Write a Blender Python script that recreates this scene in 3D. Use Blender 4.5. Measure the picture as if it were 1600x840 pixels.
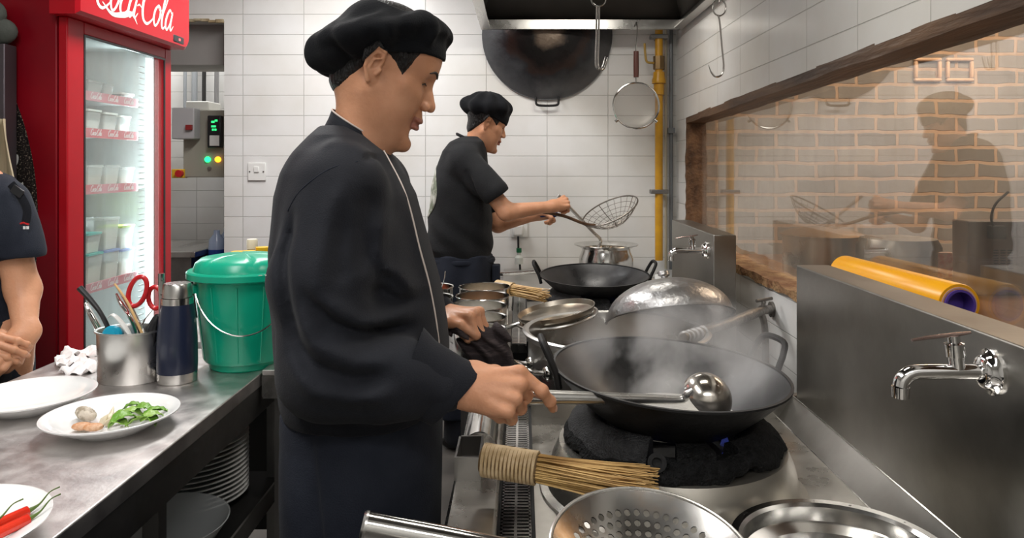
import bpy, math, random
import numpy as np
from mathutils import Vector, Matrix, Euler
random.seed(7)
PI = math.pi
S = bpy.context.scene
COL = S.collection
for o in list(bpy.data.objects):
    bpy.data.objects.remove(o)

# ---------------------------------------------------------------- camera
F = 1155.0
CX, CY, CZ = 815.0, 258.0, 1.40
cam = bpy.data.cameras.new('camera')
cam.sensor_width = 36.0
cam.lens = 36.0 * F / 1600.0
cam.shift_x = -(CX - 800.0) / 1600.0
cam.shift_y = -(420.0 - CY) / 1600.0
cam.clip_start = 0.05
camo = bpy.data.objects.new('camera', cam)
COL.objects.link(camo)
camo.location = (0, 0, CZ)
camo.rotation_euler = (PI / 2, 0, 0)
S.camera = camo

def V(px, py, Y):
    return Vector(((px - CX) / F * Y, Y, CZ - (py - CY) / F * Y))

# ---------------------------------------------------------------- colour management, world, room lights
S.view_settings.view_transform = 'Standard'
S.view_settings.look = 'None'
S.view_settings.gamma = 1.0
S.view_settings.use_curve_mapping = False
S.view_settings.exposure = 0.0
S.cycles.max_bounces = 7
S.cycles.diffuse_bounces = 3
S.cycles.glossy_bounces = 4
S.cycles.transmission_bounces = 6
S.cycles.transparent_max_bounces = 12
S.cycles.volume_bounces = 1
S.cycles.sample_clamp_indirect = 4.0
S.cycles.use_denoising = True
w = bpy.data.worlds.new('world')
S.world = w
w.use_nodes = True
w.node_tree.nodes['Background'].inputs[0].default_value = (0.9, 0.93, 1.0, 1)
w.node_tree.nodes['Background'].inputs[1].default_value = 0.25

def area(name, loc, rot, sx, sy, power, color=(1, 1, 1)):
    l = bpy.data.lights.new(name, 'AREA')
    l.shape = 'RECTANGLE'
    l.size, l.size_y = sx, sy
    l.energy = power
    l.color = color
    o = bpy.data.objects.new(name, l)
    COL.objects.link(o)
    o.location = loc
    o.rotation_euler = rot
    return o

NEU = (1.0, 0.985, 0.965)
area('ceiling_tube_light', (-0.95, 3.05, 2.66), (0, 0, 0), 0.35, 1.5, 46, NEU)
area('ceiling_tube_light', (-0.95, 0.7, 2.66), (0, 0, 0), 0.35, 1.5, 30, NEU)
area('ceiling_tube_light', (0.25, -0.75, 2.66), (0, 0, 0), 1.3, 0.35, 24, NEU)
area('hood_area_light', (0.30, 3.45, 2.33), (0, 0, 0), 0.5, 0.2, 7, (1, 0.95, 0.86))  # warm area lights inside the hood, without a fitting
area('hood_area_light', (0.30, 1.55, 2.33), (0, 0, 0), 0.5, 0.2, 7, (1, 0.95, 0.86))
area('ceiling_tube_light', (-2.2, 4.95, 2.6), (0, 0, 0), 0.6, 0.3, 10, NEU)
area('brick_fill_light', (2.6, 3.3, 2.6), (0.25, 0, 0), 1.6, 0.8, 58, (1.0, 0.80, 0.60))  # unseen light added to brighten the bricks behind the window

# ---------------------------------------------------------------- mesh helper
class G:
    def __init__(s):
        s.v = []; s.f = []; s.m = []; s.cm = 0
    def add(s, vs, fs, M=None):
        b = len(s.v)
        if M is not None:
            vs = [M @ Vector(p) for p in vs]
        s.v.extend([tuple(p) for p in vs])
        s.f.extend([tuple(b + i for i in f) for f in fs])
        s.m.extend([s.cm] * len(fs))
        return s
    def box(s, c, d, M=None):
        x, y, z = c; a, b, e = d[0] / 2, d[1] / 2, d[2] / 2
        vs = [(x + i * a, y + j * b, z + k * e) for i in (-1, 1) for j in (-1, 1) for k in (-1, 1)]
        fs = [(0, 1, 3, 2), (4, 6, 7, 5), (0, 4, 5, 1), (2, 3, 7, 6), (0, 2, 6, 4), (1, 5, 7, 3)]
        return s.add(vs, fs, M)
    def bb(s, x0, x1, y0, y1, z0, z1, M=None):
        return s.box(((x0 + x1) / 2, (y0 + y1) / 2, (z0 + z1) / 2), (abs(x1 - x0), abs(y1 - y0), abs(z1 - z0)), M)
    def lathe(s, prof, n=48, M=None, sx=1.0, sy=1.0, a0=0, a1=None):
        vs = []; fs = []
        full = a1 is None
        k = n if full else n + 1
        for i in range(k):
            a = a0 + (2 * PI if full else a1 - a0) * i / n
            c, q = math.cos(a), math.sin(a)
            for r, z in prof:
                vs.append((r * c * sx, r * q * sy, z))
        m = len(prof)
        for i in range(n):
            j = (i + 1) % k
            for t in range(m - 1):
                fs.append((i * m + t, j * m + t, j * m + t + 1, i * m + t + 1))
        return s.add(vs, fs, M)
    def tube(s, pts, r, n=10, cap=True, M=None, fl=1.0, up=None):
        pts = [Vector(p) for p in pts]
        if not hasattr(r, '__len__'): r = [r] * len(pts)
        vs = []; fs = []
        t0 = (pts[1] - pts[0]).normalized()
        u = Vector(up) if up else (Vector((0, 0, 1)) if abs(t0.z) < .9 else Vector((1, 0, 0)))
        nrm = (u - t0 * u.dot(t0)).normalized()
        for i, p in enumerate(pts):
            if i == 0: t = pts[1] - pts[0]
            elif i == len(pts) - 1: t = pts[-1] - pts[-2]
            else: t = (pts[i + 1] - pts[i]).normalized() + (pts[i] - pts[i - 1]).normalized()
            if t.length < 1e-9: t = t0
            t = t.normalized(); t0 = t
            nrm = nrm - t * nrm.dot(t)
            if nrm.length < 1e-6: nrm = t.orthogonal()
            nrm = nrm.normalized()
            b = t.cross(nrm)
            for j in range(n):
                a = 2 * PI * j / n
                vs.append(p + (nrm * math.cos(a) * fl + b * math.sin(a)) * r[i])
        for i in range(len(pts) - 1):
            for j in range(n):
                k = (j + 1) % n
                fs.append((i * n + j, i * n + k, (i + 1) * n + k, (i + 1) * n + j))
        if cap:
            fs.append(tuple(reversed(range(n))))
            q = (len(pts) - 1) * n
            fs.append(tuple(q + j for j in range(n)))
        return s.add(vs, fs, M)
    def loft(s, rings, cap=True, M=None):
        vs = [p for r in rings for p in r]
        n = len(rings[0]); fs = []
        for i in range(len(rings) - 1):
            for j in range(n):
                k = (j + 1) % n
                fs.append((i * n + j, i * n + k, (i + 1) * n + k, (i + 1) * n + j))
        if cap:
            fs.append(tuple(reversed(range(n)))); q = (len(rings) - 1) * n
            fs.append(tuple(q + j for j in range(n)))
        return s.add(vs, fs, M)
    def ball(s, c, r, M=None, n=16, m=10):
        if not hasattr(r, '__len__'): r = (r, r, r)
        vs = [(c[0], c[1], c[2] - r[2])]
        for i in range(1, m):
            t = -PI / 2 + PI * i / m
            for j in range(n):
                a = 2 * PI * j / n
                vs.append((c[0] + r[0] * math.cos(t) * math.cos(a), c[1] + r[1] * math.cos(t) * math.sin(a), c[2] + r[2] * math.sin(t)))
        vs.append((c[0], c[1], c[2] + r[2]))
        fs = [(0, 1 + (j + 1) % n, 1 + j) for j in range(n)]
        for i in range(m - 2):
            for j in range(n):
                k = (j + 1) % n
                fs.append((1 + i * n + j, 1 + i * n + k, 1 + (i + 1) * n + k, 1 + (i + 1) * n + j))
        q = 1 + (m - 2) * n; e = len(vs) - 1
        fs += [(q + j, q + (j + 1) % n, e) for j in range(n)]
        return s.add(vs, fs, M)

def cyl(r, z0, z1):            # lathe profile of a solid cylinder
    return [(0, z0), (r, z0), (r, z1), (0, z1)]

def cr(pts, n=8):              # catmull-rom resample
    P = [Vector(p) for p in pts]; out = []
    for i in range(len(P) - 1):
        a = P[i - 1] if i else P[i] * 2 - P[i + 1]
        b, c = P[i], P[i + 1]
        d = P[i + 2] if i + 2 < len(P) else P[i + 1] * 2 - P[i]
        for k in range(n):
            t = k / n
            out.append(0.5 * ((2 * b) + (c - a) * t + (2 * a - 5 * b + 4 * c - d) * t * t + (3 * b - a - 3 * c + d) * t ** 3))
    out.append(P[-1]); return out

def lerps(vals, n):            # radii list matching cr()
    out = []
    for i in range(len(vals) - 1):
        out += [vals[i] + (vals[i + 1] - vals[i]) * k / n for k in range(n)]
    return out + [vals[-1]]

def TM(loc=(0, 0, 0), rot=(0, 0, 0), sc=1.0):
    return Matrix.Translation(loc) @ Euler(rot).to_matrix().to_4x4() @ Matrix.Scale(sc, 4)

def align(p, d):               # matrix: local +Z along d, origin at p
    return Matrix.Translation(p) @ Vector(d).to_track_quat('Z', 'Y').to_matrix().to_4x4()

WORLDB = set()
def part(name, g, mat, parent=None, label=None, bevel=0, sharp=35, solid=0, sub=0, kind=None, smooth=True):
    me = bpy.data.meshes.new(name)
    me.from_pydata(g.v, [], g.f)
    mats = mat if isinstance(mat, (list, tuple)) else [mat]
    for m_ in mats: me.materials.append(m_)
    if len(mats) > 1: me.polygons.foreach_set('material_index', g.m)
    o = bpy.data.objects.new(name, me)
    COL.objects.link(o)
    if parent is not None:
        o.parent = parent
        r = parent
        while r.parent: r = r.parent
        if r.name in WORLDB:
            iM = (Matrix.Translation(r.location) @ r.rotation_euler.to_matrix().to_4x4()).inverted()
            me.transform(iM)
    me.update()
    if smooth:
        me.polygons.foreach_set('use_smooth', [True] * len(me.polygons))
        me.set_sharp_from_angle(angle=math.radians(sharp))
    if solid:
        m_ = o.modifiers.new('solid', 'SOLIDIFY'); m_.thickness = solid; m_.offset = 0
    if bevel:
        m_ = o.modifiers.new('bevel', 'BEVEL'); m_.width = bevel; m_.segments = 2; m_.limit_method = 'ANGLE'; m_.angle_limit = math.radians(40)
        m_.harden_normals = False
    if sub:
        m_ = o.modifiers.new('sub', 'SUBSURF'); m_.levels = sub; m_.render_levels = sub
    if label: o['label'] = label
    if kind: o['kind'] = kind
    return o

def tag(o, label, cat, group=None, kind=None):
    o['label'] = label; o['category'] = cat
    if group: o['group'] = group
    if kind: o['kind'] = kind
    return o

def thing(name, label, cat, loc=(0, 0, 0), rot=(0, 0, 0), group=None, world=False):
    o = bpy.data.objects.new(name, None)
    COL.objects.link(o)
    o.empty_display_size = .05
    o.location = loc
    o.rotation_euler = rot if hasattr(rot, '__len__') else (0, 0, rot)
    tag(o, label, cat, group)
    if world: WORLDB.add(o.name)
    return o

def single(name, g, mat, label, cat, loc=(0, 0, 0), rot=(0, 0, 0), group=None, **k):
    o = part(name, g, mat, None, **k)
    o.location = loc; o.rotation_euler = rot
    return tag(o, label, cat, group)

def struct(name, g, mat, **k):
    o = part(name, g, mat, None, **k)
    if not o.parent: o['kind'] = 'structure'
    return o

def dup(root, loc=None, rot=None, label=None, group=None):
    def cp(o, par):
        c = o.copy(); COL.objects.link(c)
        if par is not None:
            c.parent = par
        for ch in list(o.children): cp(ch, c)
        return c
    r = cp(root, None)
    if loc is not None: r.location = loc
    if rot is not None: r.rotation_euler = rot
    if label: r['label'] = label
    if group: r['group'] = group
    return r

# ---------------------------------------------------------------- materials
MATS = {}
def mat(name, col, rough=.5, metal=0.0, col2=None, ns=8.0, st=(1, 1, 1), det=4.0, bump=0.0, bs=None, trans=0.0, emit=0.0, sss=0.0,
        coat=0.0, spec=.5, rvar=0.0, lo=.35, hi=.65, alpha=1.0, ior=1.45, ecol=None, sheen=0.0, dist=0.01, bst=None):
    if name in MATS: return MATS[name]
    m = bpy.data.materials.new(name); MATS[name] = m
    m.use_nodes = True
    N = m.node_tree.nodes; L = m.node_tree.links
    b = N['Principled BSDF']
    b.inputs['Base Color'].default_value = (*col, 1)
    b.inputs['Roughness'].default_value = rough
    b.inputs['Metallic'].default_value = metal
    b.inputs['IOR'].default_value = ior
    b.inputs['Specular IOR Level'].default_value = spec
    b.inputs['Transmission Weight'].default_value = trans
    b.inputs['Alpha'].default_value = alpha
    b.inputs['Coat Weight'].default_value = coat
    if sheen:
        b.inputs['Sheen Weight'].default_value = sheen
    if sss:
        b.inputs['Subsurface Weight'].default_value = sss
        b.inputs['Subsurface Radius'].default_value = (1.0, .35, .18)
        b.inputs['Subsurface Scale'].default_value = .008
    if emit:
        b.inputs['Emission Color'].default_value = (*(ecol or col), 1)
        b.inputs['Emission Strength'].default_value = emit
    tc = N.new('ShaderNodeTexCoord')
    mp = N.new('ShaderNodeMapping'); mp.inputs['Scale'].default_value = st
    L.new(tc.outputs['Object'], mp.inputs[0])
    nz = None
    if col2 or rvar:
        nz = N.new('ShaderNodeTexNoise'); nz.inputs['Scale'].default_value = ns; nz.inputs['Detail'].default_value = det
        nz.inputs['Roughness'].default_value = .6
        L.new(mp.outputs[0], nz.inputs['Vector'])
    if col2:
        r = N.new('ShaderNodeValToRGB')
        r.color_ramp.elements[0].position = lo; r.color_ramp.elements[1].position = hi
        r.color_ramp.elements[0].color = (*col, 1); r.color_ramp.elements[1].color = (*col2, 1)
        L.new(nz.outputs['Fac'], r.inputs[0]); L.new(r.outputs[0], b.inputs['Base Color'])
        m['ramp'] = 1
    if rvar:
        q = N.new('ShaderNodeMapRange'); q.inputs['From Min'].default_value = .3; q.inputs['From Max'].default_value = .7
        q.inputs['To Min'].default_value = max(0.02, rough - rvar); q.inputs['To Max'].default_value = rough + rvar
        L.new(nz.outputs['Fac'], q.inputs['Value']); L.new(q.outputs[0], b.inputs['Roughness'])
    if bump:
        n2 = N.new('ShaderNodeTexNoise'); n2.inputs['Scale'].default_value = bs or ns * 4; n2.inputs['Detail'].default_value = 4
        mp2 = N.new('ShaderNodeMapping'); mp2.inputs['Scale'].default_value = bst or st
        L.new(tc.outputs['Object'], mp2.inputs[0]); L.new(mp2.outputs[0], n2.inputs['Vector'])
        bp = N.new('ShaderNodeBump'); bp.inputs['Strength'].default_value = bump; bp.inputs['Distance'].default_value = dist
        L.new(n2.outputs['Fac'], bp.inputs['Height']); L.new(bp.outputs[0], b.inputs['Normal'])
    return m

def brickmat(name, axes, c1, c2, mortar, bw, rh, ms, off=.5, origin=(0, 0), rough=.3, bump=.6, smooth=.1, nz=.0, dirt=None, ndist=0.0):
    m = bpy.data.materials.new(name); MATS[name] = m
    m.use_nodes = True
    N = m.node_tree.nodes; L = m.node_tree.links; b = N['Principled BSDF']
    tc = N.new('ShaderNodeTexCoord'); sp = N.new('ShaderNodeSeparateXYZ'); cb = N.new('ShaderNodeCombineXYZ')
    L.new(tc.outputs['Object'], sp.inputs[0])
    for i, a in enumerate(axes):
        ad = N.new('ShaderNodeMath'); ad.operation = 'SUBTRACT'; ad.inputs[1].default_value = origin[i]
        L.new(sp.outputs[a], ad.inputs[0]); L.new(ad.outputs[0], cb.inputs[i])
    vec = cb.outputs[0]
    if ndist:
        n1 = N.new('ShaderNodeTexNoise'); n1.inputs['Scale'].default_value = 7; n1.inputs['Detail'].default_value = 3
        L.new(cb.outputs[0], n1.inputs['Vector'])
        sb = N.new('ShaderNodeVectorMath'); sb.operation = 'MULTIPLY_ADD'
        sb.inputs[1].default_value = (ndist, ndist, 0)
        L.new(n1.outputs['Color'], sb.inputs[0]); L.new(cb.outputs[0], sb.inputs[2]); vec = sb.outputs[0]
    br = N.new('ShaderNodeTexBrick')
    br.offset = off; br.squash = 1
    br.inputs['Scale'].default_value = 1.0
    br.inputs['Color1'].default_value = (*c1, 1); br.inputs['Color2'].default_value = (*c2, 1); br.inputs['Mortar'].default_value = (*mortar, 1)
    br.inputs['Mortar Size'].default_value = ms; br.inputs['Mortar Smooth'].default_value = smooth
    br.inputs['Brick Width'].default_value = bw; br.inputs['Row Height'].default_value = rh
    L.new(vec, br.inputs['Vector'])
    out = br.outputs['Color']
    if dirt:
        n3 = N.new('ShaderNodeTexNoise'); n3.inputs['Scale'].default_value = 3.0; n3.inputs['Detail'].default_value = 6
        L.new(tc.outputs['Object'], n3.inputs['Vector'])
        rp = N.new('ShaderNodeValToRGB'); rp.color_ramp.elements[0].position = .35; rp.color_ramp.elements[1].position = .75
        rp.color_ramp.elements[0].color = (1, 1, 1, 1); rp.color_ramp.elements[1].color = (*dirt, 1)
        mx = N.new('ShaderNodeMix'); mx.data_type = 'RGBA'; mx.blend_type = 'MULTIPLY'; mx.inputs['Factor'].default_value = 1
        L.new(n3.outputs['Fac'], rp.inputs[0]); L.new(br.outputs['Color'], mx.inputs['A']); L.new(rp.outputs[0], mx.inputs['B'])
        out = mx.outputs['Result']
    L.new(out, b.inputs['Base Color'])
    b.inputs['Roughness'].default_value = rough
    iv = N.new('ShaderNodeMath'); iv.operation = 'SUBTRACT'; iv.inputs[0].default_value = 1
    L.new(br.outputs['Fac'], iv.inputs[1])
    hgt = iv.outputs[0]
    if nz:
        n2 = N.new('ShaderNodeTexNoise'); n2.inputs['Scale'].default_value = 30 if nz > .1 else 5; n2.inputs['Detail'].default_value = 5
        L.new(tc.outputs['Object'], n2.inputs['Vector'])
        ma = N.new('ShaderNodeMath'); ma.operation = 'MULTIPLY_ADD'; ma.inputs[1].default_value = nz
        L.new(n2.outputs['Fac'], ma.inputs[0]); L.new(iv.outputs[0], ma.inputs[2]); hgt = ma.outputs[0]
    bp = N.new('ShaderNodeBump'); bp.inputs['Strength'].default_value = bump; bp.inputs['Distance'].default_value = .004
    L.new(hgt, bp.inputs['Height']); L.new(bp.outputs[0], b.inputs['Normal'])
    return m

TILE = dict(c1=(.76, .76, .76), c2=(.80, .80, .79), mortar=(.60, .60, .585), bw=.354, rh=.1178, ms=.0022, off=0, rough=.22, bump=.8, smooth=.6, nz=.06)
m_tile_b = brickmat('white_wall_tile_back', ('X', 'Z'), origin=(.149 - .354 * 40, 1.806 - .1178 * 40), dirt=(.86, .84, .80), **TILE)
m_tile_s = brickmat('white_wall_tile_side', ('Y', 'Z'), origin=(1.98 - .354 * 40, 1.7735 - .1178 * 40), dirt=(.88, .86, .82), **TILE)
m_brick = brickmat('whitewashed_brick', ('X', 'Z'), (.20, .19, .18), (.30, .285, .265), (.50, .37, .27), .235, .092, .011, origin=(-10, -9.98), rough=.8, bump=1.0, smooth=.25, nz=.6, dirt=(.75, .7, .66), ndist=.03)

steel = mat('brushed_steel', (.50, .49, .47), .3, 1, (.66, .65, .63), 5, (1, .12, 1), rvar=.09, bump=.03, bs=60)
steel_deck = mat('worn_steel_deck', (.44, .42, .385), .32, 1, (.62, .595, .56), 7, (1, 1, 1), rvar=.12, bump=.06, bs=24, det=8)
steel_guard = mat('greasy_steel_guard', (.26, .25, .23), .34, 1, (.38, .365, .34), 3.5, (1, 1, 1), rvar=.06, bump=.03, bs=60, det=8)
steel_table = mat('scuffed_steel_table', (.56, .53, .52), .43, 1, (.72, .69, .67), 14, (1, 1, 1), rvar=.08, bump=.10, bs=40, det=8)
steel_pol = mat('polished_steel', (.70, .69, .67), .14, 1, (.60, .59, .57), 12, rvar=.06)
steel_dull = mat('dull_grey_steel', (.30, .29, .28), .42, 1, (.22, .215, .21), 6, rvar=.1)
chrome = mat('chrome', (.78, .77, .76), .07, 1)
alu = mat('hammered_aluminium', (.50, .50, .50), .36, 1, (.28, .27, .27), 14, bump=.5, bs=26, rvar=.1, det=6)
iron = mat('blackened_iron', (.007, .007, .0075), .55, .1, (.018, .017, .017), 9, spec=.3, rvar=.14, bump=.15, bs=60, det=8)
iron_in = mat('seasoned_wok_inside', (.020, .020, .021), .34, .6, (.06, .06, .063), 4, rvar=.1, bump=.08, bs=20)
soot = mat('soot_crust', (.004, .004, .004), .8, .0, (.016, .016, .017), 60, spec=.25, bump=1.0, bs=170, dist=.02)
def wall_wok_mat():
    m = mat('burnt_wok_outside', (.10, .10, .105), .4, .5, (.16, .16, .165), 6, rvar=.1, bump=.3, bs=30, det=8)
    N = m.node_tree.nodes; L = m.node_tree.links; b = N['Principled BSDF']
    tc = N.new('ShaderNodeTexCoord'); ln = N.new('ShaderNodeVectorMath'); ln.operation = 'LENGTH'
    sb = N.new('ShaderNodeVectorMath'); sb.operation = 'MULTIPLY'; sb.inputs[1].default_value = (1, 1, 0)
    nz = N.new('ShaderNodeTexNoise'); nz.inputs['Scale'].default_value = 9; nz.inputs['Detail'].default_value = 6
    ad = N.new('ShaderNodeMath'); ad.operation = 'MULTIPLY_ADD'; ad.inputs[1].default_value = .16
    L.new(tc.outputs['Object'], sb.inputs[0]); L.new(sb.outputs[0], ln.inputs[0]); L.new(tc.outputs['Object'], nz.inputs['Vector'])
    L.new(nz.outputs['Fac'], ad.inputs[0]); L.new(ln.outputs['Value'], ad.inputs[2])
    r = N.new('ShaderNodeValToRGB'); e = r.color_ramp.elements
    e[0].position = .14; e[0].color = (.16, .12, .09, 1); e[1].position = .19; e[1].color = (.010, .009, .009, 1)
    for p, c in ((.26, (.014, .012, .013, 1)), (.31, (.045, .030, .026, 1)), (.335, (.035, .037, .042, 1)), (.44, (.115, .118, .125, 1))):
        q = e.new(p); q.color = c
    L.new(ad.outputs[0], r.inputs[0]); L.new(r.outputs[0], b.inputs['Base Color']); return m
iron_wall = wall_wok_mat()
castiron = mat('cast_iron_burner', (.014, .014, .015), .6, .2, (.034, .034, .036), 40, bump=.8, bs=260)
black_p = mat('black_plastic', (.015, .015, .017), .35)
dark_gap = mat('dark_interior', (.01, .01, .01), .8)
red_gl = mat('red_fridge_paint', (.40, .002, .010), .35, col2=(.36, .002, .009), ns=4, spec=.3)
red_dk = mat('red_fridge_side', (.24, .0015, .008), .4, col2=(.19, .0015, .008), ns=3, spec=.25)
cream = mat('cream_lettering', (.90, .80, .68), .5)
white_p = mat('white_plastic', (.78, .78, .76), .35)
white_in = mat('fridge_white_liner', (.74, .78, .77), .4)
paint_w = mat('white_paint', (.62, .61, .58), .7, col2=(.56, .55, .52), ns=3)
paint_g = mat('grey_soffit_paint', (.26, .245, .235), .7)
floor_m = mat('dark_floor_tile', (.07, .065, .06), .4, col2=(.11, .10, .09), ns=6, rvar=.1)
porc = mat('white_porcelain', (.84, .84, .83), .12, coat=.3)
yellow_pipe = mat('yellow_gas_pipe_paint', (.62, .32, .015), .35, col2=(.48, .24, .02), ns=9)
wood_dk = mat('grimy_wood_trim', (.055, .026, .013), .5, col2=(.16, .085, .042), ns=5, st=(3, .4, 3), bump=.5, bs=20, det=8)
wood_cr = mat('crumbling_plaster_edge', (.34, .21, .10), .8, col2=(.16, .07, .03), ns=14, bump=1.0, bs=40, dist=.02, det=8)
bamboo = mat('split_bamboo', (.64, .42, .15), .5, col2=(.38, .21, .06), ns=30, st=(.3, 1, 1))
bamboo_l = mat('woven_cane_wrap', (.66, .50, .30), .5, col2=(.46, .32, .16), ns=40)
bamboo_d = mat('cane_core', (.16, .095, .04), .7)
rubber_b = mat('black_rubber', (.012, .012, .013), .6)

def glassmat(name, col=(1, 1, 1), rough=0.0, mix=.0, ior=1.45):
    # thin pane: mirror-like Fresnel reflection over a clear view, with a little greasy film
    m = bpy.data.materials.new(name); MATS[name] = m; m.use_nodes = True
    N = m.node_tree.nodes; L = m.node_tree.links
    N.remove(N['Principled BSDF'])
    out = N['Material Output']
    tr = N.new('ShaderNodeBsdfTransparent'); tr.inputs[0].default_value = (*col, 1)
    gl = N.new('ShaderNodeBsdfGlossy'); gl.inputs['Roughness'].default_value = rough; gl.inputs['Color'].default_value = (1, 1, 1, 1)
    fr = N.new('ShaderNodeFresnel'); fr.inputs['IOR'].default_value = ior
    mx = N.new('ShaderNodeMixShader')
    geo = N.new('ShaderNodeNewGeometry'); bi = N.new('ShaderNodeMapRange')   # same reflectance on both faces of the pane
    bi.inputs['To Min'].default_value = ior; bi.inputs['To Max'].default_value = 1 / ior
    L.new(geo.outputs['Backfacing'], bi.inputs['Value']); L.new(bi.outputs[0], fr.inputs['IOR'])
    L.new(fr.outputs[0], mx.inputs[0]); L.new(tr.outputs[0], mx.inputs[1]); L.new(gl.outputs[0], mx.inputs[2])
    last = mx
    if mix:
        df = N.new('ShaderNodeBsdfDiffuse'); df.inputs[0].default_value = (.6, .56, .5, 1)
        nz = N.new('ShaderNodeTexNoise'); nz.inputs['Scale'].default_value = 6; nz.inputs['Detail'].default_value = 6
        tc = N.new('ShaderNodeTexCoord'); mp = N.new('ShaderNodeMapping'); mp.inputs['Scale'].default_value = (1, 2.5, .6)
        L.new(tc.outputs['Object'], mp.inputs[0]); L.new(mp.outputs[0], nz.inputs['Vector'])
        mr = N.new('ShaderNodeMapRange'); mr.inputs['From Min'].default_value = .3; mr.inputs['From Max'].default_value = .8
        mr.inputs['To Min'].default_value = mix * .3; mr.inputs['To Max'].default_value = mix * 1.7
        L.new(nz.outputs['Fac'], mr.inputs['Value'])
        m2 = N.new('ShaderNodeMixShader')
        L.new(mr.outputs[0], m2.inputs[0]); L.new(mx.outputs[0], m2.inputs[1]); L.new(df.outputs[0], m2.inputs[2]); last = m2
    L.new(last.outputs[0], out.inputs['Surface'])
    return m
glass_win = glassmat('kitchen_window_glass', (.97, .95, .92), 0.0, .10, 1.95)
glass_fr = glassmat('fridge_door_glass', (.93, .97, .96), 0.0, .07, 1.35)
plast_clear = mat('clear_tub_plastic', (.85, .87, .86), .25, alpha=.38)
# ================================================================ setting
YB = 4.30      # back wall
XR = 0.90      # right tiled wall
ZC = 2.70
g = G(); g.bb(-3.2, 4.6, -1.6, 5.6, -.06, 0); struct('floor', g, floor_m)
g = G(); g.bb(-3.2, 4.6, -1.6, 5.6, ZC, ZC + .06); struct('ceiling', g, paint_w)
# back wall, from the opening's edge to the corner, with the lintel above the opening
g = G()
g.bb(-1.73, XR + .12, YB, YB + .12, 0, ZC)
g.bb(-2.7, -1.73, YB, YB + .12, 2.24, ZC)
g.bb(-2.7, -2.35, YB, YB + .12, 0, 2.24)
struct('wall_back', g, m_tile_b)
g = G()
for i in range(14):
    x = -2.3 + i * .042
    g.box((x, YB - .004, 2.238 + random.uniform(-.004, .006)), (.045, .02, random.uniform(.012, .022)))
struct('trim_1', g, mat('raw_plaster_edge', (.50, .42, .28), .9, col2=(.30, .22, .12), ns=20, bump=.8, bs=60))
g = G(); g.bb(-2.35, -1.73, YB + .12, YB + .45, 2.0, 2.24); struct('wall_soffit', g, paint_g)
# passage room behind
g = G(); g.bb(-3.2, -1.2, 5.3, 5.42, 0, ZC); struct('wall_passage', g, m_tile_b)
g = G(); g.bb(-1.62, -1.5, YB + .12, 5.3, 0, ZC); struct('wall_passage_side', g, paint_w)
# right tiled wall with the slanting window opening (top rises towards the camera)
g = G()
Y0, Y1 = 0.75, 4.06            # window opening along Y
def ztop(y): return 1.66 + (4.06 - y) / 2.63 * .055
zs = 0.968
def slab(ya, yb, za0, za1, zb0, zb1, x0=XR, x1=XR + .1):
    vs = [(x, y, z) for x in (x0, x1) for (y, z) in ((ya, za0), (yb, zb0), (yb, zb1), (ya, za1))]
    g.add(vs, [(0, 3, 2, 1), (4, 5, 6, 7), (0, 1, 5, 4), (1, 2, 6, 5), (2, 3, 7, 6), (3, 0, 4, 7)])
slab(-1.6, Y0, 0, ZC, 0, ZC)
slab(Y1, YB, 0, ZC, 0, ZC)
slab(Y0, Y1, 0, zs, 0, zs)
slab(Y0, Y1, ztop(Y0), ZC, ztop(Y1), ZC)
struct('wall_right', g, m_tile_s, sharp=20)
g = G(); g.bb(-2.75, -2.63, -1.6, 5.42, 0, ZC); struct('wall_left', g, paint_w)
g = G(); g.bb(-3.2, 4.6, -1.6, -1.5, 0, ZC); struct('wall_rear', g, paint_w)
# window: grimy wooden lining and the pane
win = thing('window_1', '', '', (XR, Y1, zs), world=True)
for k_ in ('label', 'category'): del win[k_]
win['kind'] = 'structure'
def beam(pa, pb, w_, h_, n=26, jit=.003):
    gg = G(); pa, pb = Vector(pa), Vector(pb); rings = []
    for i in range(n + 1):
        p = pa.lerp(pb, i / n)
        a, b = w_ / 2 + random.uniform(-jit, jit), h_ / 2 + random.uniform(-jit, jit)
        if abs((pb - pa).z) > abs((pb - pa).y):
            rings.append([(p.x - a, p.y - b, p.z), (p.x + a, p.y - b, p.z), (p.x + a, p.y + b, p.z), (p.x - a, p.y + b, p.z)])
        else:
            rings.append([(p.x - a, p.y, p.z - b), (p.x + a, p.y, p.z - b), (p.x + a, p.y, p.z + b), (p.x - a, p.y, p.z + b)])
    gg.loft(rings); return gg
part('window_frame', beam((XR + .055, Y0, ztop(Y0) - .014), (XR + .055, Y1, ztop(Y1) - .014), .11, .034), wood_dk, win, 'dark grimy wooden head lining', sharp=50)
part('window_frame', beam((XR + .055, Y1 - .012, zs), (XR + .055, Y1 - .012, ztop(Y1)), .11, .026), wood_dk, win, sharp=50)
part('window_frame', beam((XR + .055, Y0 + .012, zs), (XR + .055, Y0 + .012, ztop(Y0)), .11, .026), wood_dk, win, sharp=50)
part('window_sill', beam((XR + .045, Y0, zs + .008), (XR + .045, Y1, zs + .008), .12, .03, 60, .007), wood_cr, win, 'crumbling brown plaster sill', sharp=50)
g = G(); g.bb(XR + .084, XR + .088, Y0 + .01, Y1 - .01, zs, ztop(Y0))
part('glass_pane', g, glass_win, win, smooth=False)
g = G(); g.bb(XR + .03, XR + .09, 2.0, 3.6, ztop(2.8) - .042, ztop(2.8) - .036)
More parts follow.
